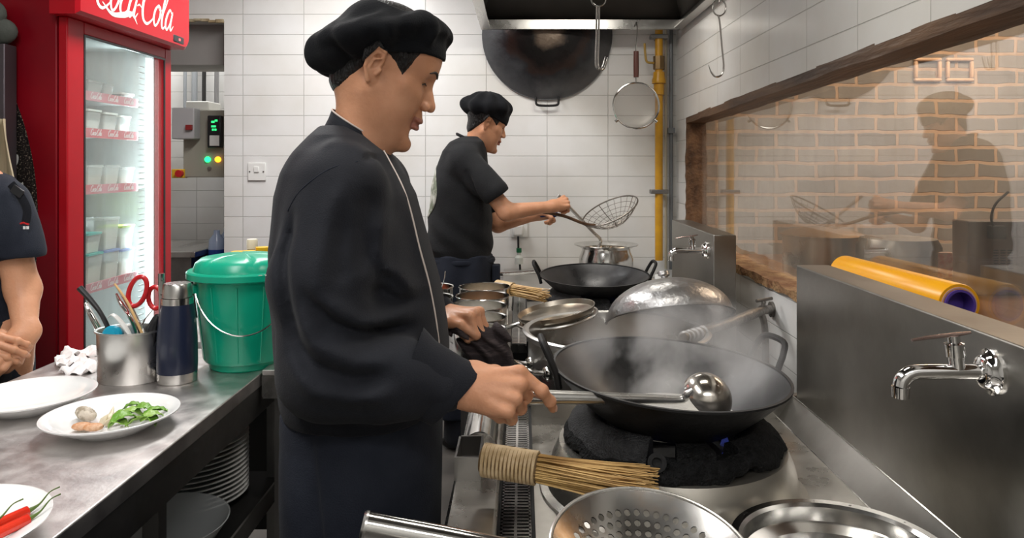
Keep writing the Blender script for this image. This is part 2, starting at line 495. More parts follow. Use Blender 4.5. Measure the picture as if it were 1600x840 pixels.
# room behind the window
g = G(); g.bb(XR + .1, 4.6, 4.35, 4.5, 0, ZC); struct('wall_brick', g, m_brick)
g = G(); g.bb(4.48, 4.6, -1.6, 4.4, 0, ZC); struct('wall_dining_side', g, mat('dim_brown_wall', (.16, .11, .08), .8))
g = G(); g.bb(XR + .107, 2.9, .3, 4.34, .84, .88); g.bb(XR + .12, 2.85, .5, 4.3, .1, .84)
o = single('display_counter', g, mat('brown_counter_wood', (.16, .08, .04), .35, col2=(.24, .13, .07), ns=4, st=(4, .5, 1)), 'brown wooden counter just beyond the kitchen window', 'counter', bevel=.004)
# conduit and corner strips in the far right corner
gp = thing('gas_pipe', 'yellow vertical gas pipe with valve and flange on the back wall', 'pipe', (.782, 4.21, .88), world=True)
X_, Yp = .782, 4.21
g = G(); g.tube([(X_, Yp, .86), (X_, Yp, 2.4)], .0225, 20); part('pipe', g, yellow_pipe, gp)
g = G(); M_ = TM((X_, Yp, 0)); g.lathe([(0, 1.865), (.04, 1.865), (.04, 1.885), (.034, 1.90), (.032, 1.93), (0, 1.93)], 12, M_)
g.lathe([(0, 1.80), (.03, 1.80), (.03, 1.862), (0, 1.862)], 12, M_); part('flange', g, yellow_pipe, gp)
g = G(); g.lathe([(0, 1.945), (.033, 1.945), (.033, 2.02), (0, 2.02)], 8, M_); part('valve', g, mat('valve_brass_dirty', (.20, .13, .06), .4, .8), gp)
g = G(); g.tube(cr([(X_ - .03, Yp - .01, 1.98), (X_ - .07, Yp - .02, 1.985), (X_ - .08, Yp - .02, 2.02), (X_ - .085, Yp - .02, 2.09)], 5), .007, 8); part('valve_lever', g, mat('valve_lever_yellow', (.4, .25, .05), .5), gp)
for z in (2.13, 1.25):
    g = G(); g.bb(X_ - .05, X_ + .05, Yp - .03, Yp + .03, z - .012, z + .012); g.bb(X_ - .012, X_ + .012, Yp, YB, z - .01, z + .01)
    part('pipe_clamp', g, steel_dull, gp, bevel=.003)
g = G(); g.tube([(.862, 4.262, .8), (.862, 4.262, 2.5)], .011, 12); g.box((.862, 4.262, 1.60), (.04, .04, .03))
single('conduit', g, mat('grey_conduit', (.16, .17, .18), .4, .3), 'thin grey conduit running up the far right corner', 'conduit')
g = G(); g.tube([(.836, 4.28, .8), (.836, 4.28, 2.5)], .008, 10)
single('conduit', g, mat('cream_conduit', (.55, .50, .38), .5), 'slim cream cable duct between yellow pipe and corner', 'conduit')

# ---- hood
hd = thing('extractor_hood', 'large stainless extractor hood over the wok ranges', 'extractor hood', (.3, 2.6, 2.2), world=True)
hx0, hx1, hy0, hy1, hz = -.218, .885, .45, 4.10, 2.15
hx0 = -.224
g = G(); t = .012; h_ = .055
for (a, b_, c, d) in ((hx0, hx0 + t, hy0, hy1), (hx1 - t, hx1, hy0, hy1), (hx0 + t, hx1 - t, hy0, hy0 + t), (hx0 + t, hx1 - t, hy1 - t, hy1)):
    g.bb(a, b_, c, d, hz, hz + h_)
g.bb(hx0 + t, hx0 + .05, hy0 + .05, hy1 - .05, hz, hz + .008); g.bb(hx1 - .05, hx1 - t, hy0 + .05, hy1 - .05, hz, hz + .008)
g.bb(hx0 + t, hx1 - t, hy0 + t, hy0 + .05, hz, hz + .008); g.bb(hx0 + t, hx1 - t, hy1 - .03, hy1 - t, hz, hz + .008)
part('hood_rim', g, steel, hd, 'bright steel lower rim')
g = G()
zt = 2.68; ix0, ix1, iy0, iy1 = .0, .62, 1.0, 3.5
o_ = [(hx0, hy0, hz + h_), (hx1, hy0, hz + h_), (hx1, hy1, hz + h_), (hx0, hy1, hz + h_)]
i_ = [(ix0, iy0, zt), (ix1, iy0, zt), (ix1, iy1, zt), (ix0, iy1, zt)]
g.add(o_ + i_, [(0, 1, 5, 4), (1, 2, 6, 5), (2, 3, 7, 6), (3, 0, 4, 7), (4, 5, 6, 7)])
part('hood_canopy', g, mat('smoky_hood_steel', (.09, .085, .08), .4, .8, col2=(.14, .13, .12), ns=3, rvar=.1), hd, solid=.004)
for k in range(7):
    y = 1.0 + k * .42; g = G()
    for j in range(9):
        s_ = j / 9
        g.bb(.82 - s_ * .2, .835 - s_ * .2, y, y + .40, 2.28 + s_ * .22, 2.31 + s_ * .22)
    g.bb(.60, .85, y, y + .012, 2.27, 2.30, TM((0, 0, 0)))
    part('grease_filter', g, steel, hd, 'ribbed metal filter')

# ---- sockets on the tiled wall
def socket(px, py, label, plug=False, w_=.105):
    c = V(px, py, YB)
    s_ = thing('light_switch' if not plug else 'wall_socket', label, 'socket' if plug else 'switch', (c.x, YB, c.z - w_ / 2), world=True)
    g = G(); g.bb(c.x - w_ / 2, c.x + w_ / 2, YB - .011, YB, c.z - w_ / 2, c.z + w_ / 2); part('plate', g, white_p, s_, bevel=.004)
    if not plug:
        g = G(); g.bb(c.x - .014, c.x + .014, YB - .018, YB - .010, c.z - .004, c.z + .03); part('rocker', g, white_p, s_, bevel=.003)
        for q in (-1, 1):
            g = G(); g.lathe(cyl(.004, 0, .003), 10, align((c.x + q * .04, YB - .011, c.z), (0, -1, 0))); part('screw', g, steel_dull, s_)
    return s_, c
socket(402, 268, 'square white light switch on the white tiles left of the chef')
s_, c = socket(811, 357, 'white wall socket with plug behind the second cook', True, .10)
g = G(); g.bb(c.x - .036, c.x + .026, YB - .055, YB - .011, c.z - .04, c.z + .028); part('plug', g, white_p, s_, bevel=.012)
g = G(); g.tube(cr([(c.x - .005, YB - .045, c.z - .04), (c.x - .003, YB - .05, c.z - .12), (c.x + .006, YB - .045, c.z - .22), (c.x + .004, YB - .05, c.z - .3)], 6), .006, 8)
part('cord', g, black_p, s_)
g = G(); g.lathe([(0, .835), (.024, .835), (.024, .87), (.012, .885), (.012, .90), (0, .90)], 16, TM((c.x + .0, YB - .06, .0)))
single('bottle', g, mat('green_cap_bottle', (.55, .58, .55), .3), 'small bottle below the wall socket', 'bottle')
g = G(); g.lathe(cyl(.015, .90, .925), 16, TM((c.x, YB - .06, 0))); part('cap', g, mat('dark_green_cap', (.01, .12, .05), .4), bpy.data.objects[-1] if False else [o for o in COL.objects if o.name.startswith('bottle')][-1])
# ================================================================ ranges
DK = .745
def wok_prof(R, d, th=.003, lip=.006, n=14):
    p = []
    for i in range(n + 1):
        r = R * i / n
        p.append((r, -d * (1 - (i / n) ** 2.15) ))
    inner = [(r * .985, z + th) for r, z in p]
    inner[-1] = (R - th, 0.0)
    out = list(p)
    out.append((R + lip * .5, 0.0)); out.append((R + lip * .5, .004)); out.append((R - th, .004))
    return out + list(reversed(inner))
def ring_path(R, a0, a1, n, z=0):
    return [(R * math.cos(a0 + (a1 - a0) * i / n), R * math.sin(a0 + (a1 - a0) * i / n), z) for i in range(n + 1)]
def loop_handle(R, a, w_, rise, out, r, fl=1):
    # D-shaped loop handle on a rim at polar angle a
    c, s = math.cos(a), math.sin(a)
    def q(u, t, z): return (R * c + u * c - t * s, R * s + u * s + t * c, z)
    return cr([q(-.006, -w_, -.03), q(.002, -w_, 0), q(out * .6, -w_ * .92, rise * .6), q(out, -w_ * .6, rise), q(out, w_ * .6, rise), q(out * .6, w_ * .92, rise * .6), q(.002, w_, 0), q(-.006, w_, -.03)], 5)

def make_range(y0, y1, gy0, gy1, label, upstand=True):
    t = thing('wok_range', label, 'wok range', (.29, (y0 + y1) / 2, 0), world=True)
    g = G()
    g.bb(.022, .665, y0, y1, DK - .03, DK)
    g.bb(.022, .706, y0, y1, .30, DK - .03)
    part('deck', g, steel_deck, t, bevel=.002)
    if upstand:
        g = G(); g.bb(-.03, .78, y1 - .03, y1, DK - .03, .802); part('rear_upstand', g, steel_guard, t, bevel=.003)
    # front ledge (raised bar) with folded edge
    g = G(); g.bb(-.13, -.042, y0, y1, .70, .80)
    part('front_ledge', g, steel_deck, t, bevel=.006)
    g = G(); g.bb(-.115, .02, y0, y1, .12, .70)
    for k in range(int((y1 - y0) / .45) + 1):
        pass
    part('front_panel', g, steel_dull, t, bevel=.003)
    for k in range(4):
        y = y0 + .12 + k * (y1 - y0 - .2) / 3
        g = G(); g.lathe([(0, 0), (.022, 0), (.022, .012), (.03, .014), (.03, .035), (.024, .04), (0, .04)], 18, align((-.116, y, .63), (-1, 0, 0)))
        part('control_knob', g, black_p, t)
    # drain trough with slotted grate
    g = G(); g.bb(-.042, .022, y0, y1, .70, .735); g.bb(-.044, -.038, y0, y1, .735, .785); g.bb(.018, .024, y0, y1, .735, .775)
    part('drain_trough', g, dark_gap, t)
    g = G()
    n = int((y1 - y0) / .0125)
    for i in range(n):
        y = y0 + .006 + i * .0125
        g.bb(-.037, .016, y, y + .0058, .764, .768)
    g.bb(-.037, -.033, y0, y1, .760, .768); g.bb(.013, .017, y0, y1, .760, .768); g.bb(-.013, -.008, y0, y1, .762, .7695)
    part('drain_grate', g, steel_pol, t, 'slotted bright metal drain grate')
    # backsplash box
    g = G(); g.bb(.706, .79, gy0, gy1, .60, 1.144)
    part('splash_guard', g, steel_guard, t, 'tall dark steel splash guard', bevel=.003)
    g = G()
    vs = [(.665, gy0 if gy0 > y0 else y0, DK), (.706, gy0 if gy0 > y0 else y0, .80), (.706, y1, .80), (.665, y1, DK), (.706, gy0 if gy0 > y0 else y0, DK - .01), (.706, y1, DK - .01)]
    g.add(vs, [(0, 1, 2, 3), (0, 4, 1), (3, 2, 5), (0, 3, 5, 4)])
    part('cove', g, steel_guard, t)
    g = G(); g.tube([(.664, gy0 + .002, DK + .001), (.664, y1 - .03, DK + .001)], .002, 6); g.tube([(.705, gy0 + .002, .801), (.705, y1 - .03, .801)], .0018, 6)
    part('seam', g, steel_pol, t)
    for (x, y) in ((-.05, y0 + .08), (.65, y0 + .08), (-.05, y1 - .08), (.65, y1 - .08)):
        g = G(); g.lathe(cyl(.02, 0, .32 if x > 0 else .13), 12, TM((x, y, 0))); part('leg', g, steel_dull, t)
    return t
r1 = make_range(-.25, 1.95, -.25, 1.90, 'near wok range with steaming wok, grate and tap beside the chef')
g = G(); g.lathe([(0, DK + .001), (.118, DK + .001), (.12, DK + .004), (.126, DK + .004), (.128, DK)], 48, TM((.20, 1.06, 0))); part('added_black_disc', g, iron, r1, 'flat black disc added under the skimmer to darken its holes')  # black disc added on the deck so the skimmer holes look dark
r2 = make_range(2.62, 3.56, 2.72, 3.47, 'far wok range in front of the second cook', False)

def make_burner(x, y, label):
    t = thing('wok_burner', label, 'burner', (x, y, DK), group=None)
    g = G(); g.lathe([(.268, 0), (.268, .005), (.254, .010), (.250, .02), (.242, .060), (.228, .092), (.16, .094), (.15, .02)], 64)
    part('burner_skirt', g, mat('heat_stained_skirt', (.62, .60, .55), .3, .9, col2=(.48, .44, .38), ns=5, rvar=.1), t, 'pale metal skirt')
    # soot-crusted body: lathe with jagged bottom edge
    g = G(); n = 160; m = []
    random.seed(3)
    prof = [(.206, .084), (.219, .092), (.222, .104), (.212, .120), (.197, .128), (.19, .126), (.165, .122), (.150, .085), (.13, .05)]
    vs = []; ph = [random.random() * 6 for _ in range(6)]
    for i in range(n):
        a = 2 * PI * i / n
        j = .008 * math.sin(3 * a + ph[0]) + .006 * math.sin(11 * a + ph[1]) + .003 * math.sin(29 * a + ph[2]) + random.uniform(-.0025, .0025)
        for k, (r, z) in enumerate(prof):
            w_ = 1 if k < 3 else (.4 if k < 5 else .1)
            vs.append(((r + j * .4 * w_) * math.cos(a), (r + j * .4 * w_) * math.sin(a), z - j * w_ - (.004 * math.sin(7 * a) * w_)))
    fs = []; q = len(prof)
    for i in range(n):
        for k in range(q - 1):
            fs.append((i * q + k, ((i + 1) % n) * q + k, ((i + 1) % n) * q + k + 1, i * q + k + 1))
    g.add(vs, fs); part('soot_crust', g, soot, t, 'black crusted soot')
    # two cast-iron collar segments with square ends (gaps to front and back)
    def seg(a0, a1, prof):
        gg = G(); rings = []
        for i in range(41):
            a = a0 + (a1 - a0) * i / 40
            rings.append([(r * math.cos(a), r * math.sin(a), z) for r, z in prof])
        gg.loft(rings); return gg
    cp = [(.15, .11), (.215, .112), (.205, .135), (.188, .152), (.17, .158), (.155, .15)]
    part('pan_support', seg(math.radians(110), math.radians(247), cp), castiron, t, bevel=.002)
    part('pan_support', seg(math.radians(-62), math.radians(70), [(r, z - (.012 if z > .12 else 0)) for r, z in cp]), soot, t)
    part('pan_support', seg(math.radians(262), math.radians(283), [(.14, .09), (.20, .10), (.195, .14), (.15, .145)]), soot, t)
    g = G(); g.lathe([(0, -.012), (.014, -.012), (.017, 0), (.009, 0), (.009, -.008), (0, -.008)], 20, align((-.065, -.205, .128), (-.3, -1, .4)))
    part('collar_bolt', g, iron, t)
    # blue gas flames inside
    g = G()
    fl_m = mat('gas_flame', (.10, .16, .9), .5, emit=.2, ecol=(.16, .22, 1.0), alpha=.22)
    for k in range(14):
        a = 2 * PI * k / 14 + .15
        g.lathe([(0, .0), (.009, .005), (.010, .015), (.005, .03), (0, .038)], 8, TM((.118 * math.cos(a), .118 * math.sin(a), .062)))
    part('flame', g, fl_m, t, 'blue violet gas flame')
    g = G(); g.lathe([(0, .03), (.12, .03), (.13, .05), (.12, .075), (.10, .075), (.09, .05), (0, .05)], 32); part('burner_ring', g, iron, t)
    return t
b1 = make_burner(.305, 1.515, 'black soot crusted burner under the steaming wok')
b2 = dup(b1, (.315, 3.20, DK - .036), None, 'black burner under the far wok')

# ---- woks
def make_wok(name, R, d, loc, rot, label, hang=(PI * .98, 0.06)):
    t = thing(name, label, 'wok', loc, rot)
    g = G(); g.lathe(wok_prof(R, d), 72)
    me_in = iron_in
    o = part('wok_bowl', g, [iron, iron_in], t)
    for p in o.data.polygons:                    # inside faces use the seasoned material
        c = p.center
        rad = Vector((c.x, c.y)).length
        if p.normal.dot(Vector((c.x, c.y, c.z - .3))) < 0: p.material_index = 1
    for a in hang:
        g = G(); g.tube(loop_handle(R, a, .045, .052, .028, .0065), .0068, 10)
        part('handle', g, iron, t)
    return t
wok1 = make_wok('wok', .235, .135, (.300, 1.50, .984), (math.radians(2.2), math.radians(3.2), 0), 'large black wok of white broth steaming on the near burner', (PI * 1.02, math.radians(22)))
# the broth
g = G(); g.lathe([(0, 0), (.06, .0006), (.136, 0), (.130, -.012), (.06, -.03), (0, -.034)], 48)
br = single('broth', g, mat('milky_broth', (.74, .72, .66), .12, col2=(.66, .64, .58), ns=30, bump=.3, bs=60, spec=.7), 'milky white broth inside the near wok', 'soup', (.298, 1.50, .897))
wok2 = make_wok('wok', .235, .12, (.315, 3.2, .925), (math.radians(4), 0, 0), 'empty black wok on the far burner in front of the second cook', (PI * .98, math.radians(4)))
# wall wok, outside towards the room
t = thing('hanging_wok', 'huge burnt black wok hanging on the back wall under the hood', 'wok', (.148, 4.28, 2.155), world=False)
t.rotation_euler = (math.radians(-90 + 180), 0, 0)
Rw = .375
g = G(); g.lathe([(r, -z) for r, z in wok_prof(Rw, .155, .003)], 96)
t.rotation_euler = (math.radians(90), 0, 0)
part('wok_bowl', g, iron_wall, t)
g = G(); g.tube(cr([(-.065, -Rw + .012, .010), (-.065, -Rw - .012, .02), (-.05, -Rw - .035, .024), (.05, -Rw - .035, .024), (.065, -Rw - .012, .02), (.065, -Rw + .012, .010)], 5), .007, 10)
part('handle', g, iron, t)

# ---- ladle held in the near wok
def make_ladle(p0, p1, R, bowl_c, open_dir, label, r0=.0125, r1=.006, group=None):
    t = thing('ladle', label, 'ladle', tuple(bowl_c), world=True)
    p0, p1, bc = Vector(p0), Vector(p1), Vector(bowl_c)
    od = Vector(open_dir).normalized()
    Mx = align(bc, od)
    prof = []
    for i in range(13):
        a = PI / 2 * i / 12; prof.append((R * math.sin(a), -R * .95 * math.cos(a)))
    inn = [((R - .0018) * math.sin(PI / 2 * i / 12), -(R - .0018) * .95 * math.cos(PI / 2 * i / 12)) for i in range(12, -1, -1)]
    g = G(); g.lathe(prof + inn, 40, Mx); part('ladle_bowl', g, mat('ladle_steel', (.62, .585, .53), .17, 1, (.50, .46, .41), 14, rvar=.08), t)
    rimp = bc + (p1 - bc - od * (p1 - bc).dot(od)).normalized() * R * .97
    pts = cr([p0, p0.lerp(p1, .4), p0.lerp(p1, .8), p1, rimp, bc + (rimp - bc) * .93 - od * R * .3], 6)
    g = G(); g.tube(pts, lerps([r0, (r0 * 1.6 + r1) / 2.6, (r0 + r1 * 2) / 3, r1 * 1.05, r1 * 1.1, r1 * .6], 6), 14)
    part('ladle_handle', g, steel, t)
    return t
lad = make_ladle(V(760, 618, 1.285), V(1062, 624, 1.385), .049, V(1103, 622, 1.40), (-.50, .45, -.74), 'big steel ladle held over the steaming wok by the chef', .0145, .0072)

# ---- stock pot with loop handles on a low stand
t = thing('low_stove', 'low steel stand between the ranges under the stock pot', 'stand', (.3, 2.28, 0), world=True)
g = G(); g.bb(-.03, .70, 1.97, 2.60, .60, .64); part('stand_top', g, steel_dull, t, bevel=.004)
for (x, y) in ((.0, 2.0), (.67, 2.0), (.0, 2.57), (.67, 2.57)):
    g = G(); g.bb(x - .02, x + .02, y - .02, y + .02, 0, .60); part('leg', g, steel_dull, t)
Rp = .272
t = thing('stock_pot', 'wide stainless stock pot behind the steaming wok', 'pot', (.288, 2.262, .64))
g = G(); g.lathe([(0, 0), (Rp - .02, 0), (Rp - .004, .012), (Rp - .004, .235), (Rp + .012, .252), (Rp + .014, .258), (Rp + .006, .262), (Rp - .006, .258), (Rp - .009, .24), (Rp - .009, .02), (0, .01)], 80)
part('pot_body', g, steel, t)
for a in (math.radians(205), math.radians(25)):
    c, s = math.cos(a), math.sin(a)
    def q(u, w_, z): return ((Rp - .004 + u) * c - w_ * s, (Rp - .004 + u) * s + w_ * c, z)
    g = G(); g.tube(cr([q(0, -.055, .17), q(.03, -.055, .175), q(.055, -.04, .185), q(.058, 0, .188), q(.055, .04, .185), q(.03, .055, .175), q(0, .055, .17)], 5), .0075, 12)
    for w_ in (-.055, .055): g.lathe([(0, 0), (.02, 0), (.016, .008), (.009, .012), (0, .012)], 14, align(q(-.002, w_, .17), (c, s, 0)))
    for w_ in (-.07, .07): g.ball(q(.002, w_, .155), .005, n=8, m=6)
    part('handle', g, steel_pol, t)
g = G(); g.lathe([(0, 0), (Rp - .01, 0), (Rp - .011, -.004), (0, -.004)], 48)
single('stock', g, mat('brown_stock', (.16, .12, .08), .08, spec=.7), 'dark stock inside the wide pot behind the wok', 'soup', (.288, 2.262, .80))
# ---- aluminium dome lid propped on the pot
t = thing('dome_cover', 'domed hammered aluminium lid leaning behind the stock pot', 'lid', (.50, 2.50, .885), (math.radians(-23), math.radians(-4), 0))
n = 14; Rl = .212; pr = [(Rl * math.sin(PI / 2 * (1 - i / n)) , .125 * (1 - math.cos(PI / 2 * (i / n)) ) if False else .128 * math.sin(PI / 2 * i / n) ** 1.0) for i in range(n + 1)]
pr = [(Rl * math.cos(PI / 2 * i / n), .128 * math.sin(PI / 2 * i / n)) for i in range(n + 1)]
g = G(); g.lathe([(Rl + .007, -.004), (Rl + .007, 0)] + pr + [(r * .985, z - .003) for r, z in reversed(pr)] + [(Rl + .004, -.005)], 72)
part('lid_dome', g, alu, t)
g = G(); g.lathe([(0, .126), (.012, .126), (.014, .14), (.022, .145), (.02, .158), (0, .16)], 16); part('lid_knob', g, alu, t)
g = G(); g.bb(-.03, -.006, -.008, .008, .128, .150); part('tape', g, white_p, t, 'scrap of white tape')

# ---- far range odds and ends
t = thing('rear_table', 'narrow steel table against the back wall', 'table', (.3, 3.92, 0), world=True)
g = G(); g.bb(-.10, .70, 3.60, 4.27, .77, .80); part('table_top', g, steel, t, bevel=.003)
for (x, y) in ((-.07, 3.63), (.67, 3.63), (-.07, 4.24), (.67, 4.24)):
    g = G(); g.bb(x - .018, x + .018, y - .018, y + .018, 0, .77); part('leg', g, steel_dull, t)
g = G(); pr_ = [(0, 0), (.10, 0), (.135, .02), (.147, .06), (.146, .10), (.132, .135), (.130, .15), (.150, .163), (.172, .170), (.174, .174), (.150, .168), (.124, .155), (.124, .14), (.136, .10), (.136, .06), (.12, .012), (0, .008)]
g.lathe(pr_, 56)
t = thing('handi_pot', 'round bellied polished steel pot on the rear table', 'pot', (.457, 4.0, .80))
part('pot_body', g, steel_pol, t)
g = G(); g.lathe([(0, .150), (.09, .151), (.122, .15), (.12, .146), (0, .146)], 40); part('pot_contents', g, mat('pot_broth', (.28, .25, .20), .1), t)
make_ladle(V(872, 305, 3.86), V(938, 374, 3.97), .055, V(948, 386, 4.0), (.1, -.1, 1), 'thin ladle dipped in the bellied pot by the second cook', .0095, .008)
g = G(); g.tube(cr([V(772, 428, 3.9), V(800, 427, 3.9), V(838, 424, 3.9)], 4), .011, 12)
t = single('water_pipe', g, steel_pol, 'short pale pipe lying on the rear table', 'pipe')
g = G(); g.tube([V(764, 429, 3.89), V(778, 428, 3.895)], .017, 12); part('wooden_grip', g, wood_dk, t)

# spider skimmer with wire basket
t = thing('wire_skimmer', 'round wire mesh skimmer held up by the second cook', 'skimmer', tuple(V(955, 333, 3.78)), world=True)
c0 = V(953, 329, 3.78)
ax = Vector((.42, .25, -.87)).normalized()      # bowl bulges down-right
Mx = align(c0, -ax)
Rk = .152
bas = G()
for j, rr in enumerate((1, .86, .72, .58, .44, .3, .16)):
    z = -.085 * (1 - rr ** 2)
    bas.tube(ring_path(Rk * rr, 0, 2 * PI, 36, z), .004 if j == 0 else .0013, 6, cap=False, M=Mx)
for k in range(22):
    a = 2 * PI * k / 22
    bas.tube([(Rk * r * math.cos(a), Rk * r * math.sin(a), -.085 * (1 - r * r)) for r in (1, .8, .6, .4, .2, .05)], .0024 if k % 5 == 0 else .0012, 5, M=Mx)
part('wire_basket', bas, mat('dull_wire', (.20, .18, .16), .4, .9), t)
g = G(); g.tube(cr([V(846, 331, 3.66), V(880, 337, 3.70), V(912, 349, 3.74), V(930, 352, 3.76)], 5), .008, 10); part('handle', g, wood_dk, t)

# bamboo brushes
def make_brush(p0, p1, L1, r, n, label, fan=.09, seed=2, fdir=(0, 0)):
    random.seed(seed)
    t = thing('bamboo_brush', label, 'brush', tuple(p0), world=True)
    p0, p1 = Vector(p0), Vector(p1); d = (p1 - p0).normalized(); L = (p1 - p0).length
    Mx = align(p0, d)
    g = G(); g.lathe([(0, 0), (r * .85, 0), (r * .92, .004), (r, L1 * .5), (r * .98, L1), (0, L1)], 24, Mx)
    part('brush_core', g, bamboo_d, t)
    g = G()
    turns = 14; pts = []
    for s_ in (1, -1):
        pts = [((r + .0016) * math.cos(s_ * 2 * PI * turns * i / 400), (r + .0016) * math.sin(s_ * 2 * PI * turns * i / 400), .004 + (L1 - .006) * i / 400) for i in range(401)]
        g.tube(pts, (.0026) * r / .023, 5, M=Mx)
    part('cane_binding', g, bamboo_l, t, 'woven cane binding')
    g = G(); vs = []
    for i in range(n):
        a = random.uniform(0, 2 * PI); q = math.sqrt(random.random()) * r * .93
        x, y = q * math.cos(a), q * math.sin(a)
        ex = x * (1 + fan * 8) + random.uniform(-.008, .008) + fdir[0] * random.random(); ey = y * (1 + fan * 4) + random.uniform(-.003, .006) + fdir[1] * random.random()
        l = L * random.uniform(.86, 1.0)
        bow = random.uniform(-.010, .010)
        pts = [(x, y, L1 - .005), (x + (ex - x) * .3 + bow * .5, y + (ey - y) * .3, L1 + (l - L1) * .35), (x + (ex - x) * .65 + bow, y + (ey - y) * .65, L1 + (l - L1) * .7), (ex, ey, l)]
        g.tube(pts, [.0016, .0015, .0013, .0009], 4, M=Mx)
    part('bristles', g, bamboo, t, kind=None)
    return t
make_brush(V(752, 717, 1.34), V(1030, 762, 1.27), .105, .0255, 230, 'cane bound bamboo wok brush lying across the near drain grate', .07)
make_brush(V(775, 447, 3.0), V(856, 463, 2.86), .085, .024, 110, 'smaller bamboo wok brush beside the far wok', .05, 5)
# bracket box at the brush end
g = G(); g.bb(-.128, -.078, 1.405, 1.41, .80, .845); g.bb(-.128, -.124, 1.41, 1.52, .80, .845); g.bb(-.124, -.078, 1.41, 1.52, .801, .806); g.bb(-.128, -.078, 1.515, 1.52, .80, .845); g.bb(-.082, -.078, 1.41, 1.515, .80, .845)
single('holder', g, steel_dull, 'small dark open metal holder on the near range ledge behind the brush', 'holder')
# curved lid clip under the hand
g = G(); g.tube(cr([(-.124, 1.60, .803), (-.11, 1.60, .84), (-.08, 1.60, .85), (-.055, 1.60, .835), (-.048, 1.60, .802)], 5), .04, 4, fl=.06, up=(0, 0, 1))
g = G()
for i in range(13):
    a = PI * i / 12
rr = [[(-.088 - .037 * math.cos(PI * i / 12) * q, y, .800 + .042 * math.sin(PI * i / 12) * q) for q in (1,) for i in range(13)] + [(-.088 + .037 * .96 * math.cos(PI * i / 12), y, .800 + .042 * .95 * math.sin(PI * i / 12)) for i in range(13)] for y in (1.55, 1.72)]
g.loft(rr)
single('drain_hood', g, steel_pol, 'bright curved metal cover on the range ledge behind the chef hand', 'cover')

# ---- strainer pan behind the pot (frying basket with pan)
t = thing('perforated_strainer', 'shallow metal strainer pan propped on the stock pot edge', 'strainer', tuple(V(871, 496, 2.52)), (math.radians(2), math.radians(-10), 0))
def perf(R, d, rings, per, n_seg=72, holes_r=(.25, .9), th=.0015):
    # bowl whose holes are real openings: quads with an inset hole left out
    g = G()
    def P(r, a): 
        rr = r; return Vector((rr * math.cos(a), rr * math.sin(a), -d * (1 - (r / R) ** 2)))
    radii = [R * (holes_r[0] + (holes_r[1] - holes_r[0]) * i / rings) for i in range(rings + 1)]
    r_in, r_out = radii[0], radii[-1]
    prof = [(R * i / 4 * holes_r[0], -d * (1 - (i / 4 * holes_r[0]) ** 2)) for i in range(5)]
    g.lathe(prof, 48)
    prof = [(r_out + (R - r_out) * i / 5, -d * (1 - ((r_out + (R - r_out) * i / 5) / R) ** 2)) for i in range(6)]
    g.lathe(prof, 96)
    for i in range(rings):
        ra, rb = radii[i], radii[i + 1]
        cnt = max(8, int(2 * PI * (ra + rb) / 2 / (rb - ra) * .92))
        off = (i % 2) * .5
        for k in range(cnt):
            a0 = 2 * PI * (k + off) / cnt; a1 = 2 * PI * (k + 1 + off) / cnt
            am, rm = (a0 + a1) / 2, (ra + rb) / 2
            outer = []
            for u, v in ((0, 0), (.5, 0), (1, 0), (1, .5), (1, 1), (.5, 1), (0, 1), (0, .5)):
                outer.append(P(ra + (rb - ra) * v, a0 + (a1 - a0) * u))
            inner = []
            for u, v in ((-.7, -.7), (0, -1), (.7, -.7), (1, 0), (.7, .7), (0, 1), (-.7, .7), (-1, 0)):
                inner.append(P(rm + (rb - ra) * .37 * v, am + (a1 - a0) * .35 * u))
            g.add(outer + inner, [(j, (j + 1) % 8, 8 + (j + 1) % 8, 8 + j) for j in range(8)])
    return g
part('strainer_bowl', perf(.135, .028, 6, 0), mat('browned_steel', (.42, .37, .30), .3, 1, (.30, .24, .17), 9, rvar=.1), t, solid=.002)
g = G(); g.tube(ring_path(.137, 0, 2 * PI, 48, .002), .0045, 8, cap=False); part('rim', g, steel, t)
g = G(); g.lathe([(.10, .004), (.128, .012), (.134, .03), (.131, .03), (.125, .014), (.09, .006), (0, .005), (0, .003)], 48); part('pan', g, mat('oily_pan', (.46, .42, .36), .3, 1, (.34, .30, .25), 6), t)
g = G(); g.tube(cr([(-.13, 0, .004), (-.17, 0, -.002), (-.215, 0, -.004)], 5), .008, 10); part('handle', g, steel, t)

# ---- big perforated skimmer in the foreground
loc = V(1019, 862, 1.03)
t = thing('perforated_skimmer', 'big perforated steel skimmer with tube handle in the foreground', 'skimmer', tuple(loc), (math.radians(11), math.radians(4), 0))
burn = mat('heat_tinted_steel', (.60, .585, .56), .24, 1, (.40, .25, .13), 7, rvar=.08, lo=.48, hi=.68, det=7)
gs = perf(.142, .055, 8, 0, holes_r=(.07, .84))
nv, nf = len(gs.v), len(gs.f)
gs.v += [(x, y, z - .0018) for x, y, z in gs.v]; gs.f += [tuple(nv + i for i in reversed(f)) for f in gs.f[:nf]]; gs.m += gs.m[:nf]
ob = part('skimmer_bowl', gs, burn, t, sharp=180)
sgn = 1 if ob.data.polygons[0].normal.z > 0 else -1
ob.data.normals_split_custom_set_from_vertices([(Vector((-2 * .055 * x / .142 ** 2, -2 * .055 * y / .142 ** 2, 1)).normalized() * (sgn if i < nv else -sgn))[:] for i, (x, y, z) in enumerate(gs.v)])
g = G(); g.tube(ring_path(.1425, 0, 2 * PI, 80, 0), .003, 8, cap=False); part('rim', g, steel, t)
iM = (Matrix.Translation(t.location) @ t.rotation_euler.to_matrix().to_4x4()).inverted()
h0, h1, h2 = iM @ V(568, 819, .93), iM @ V(800, 862, .95), iM @ V(880, 878, .97)
g = G(); g.tube([h0, h0.lerp(h1, .5), h1, h2], [.0165, .0165, .015, .010], 24); part('tube_handle', g, steel_pol, t)
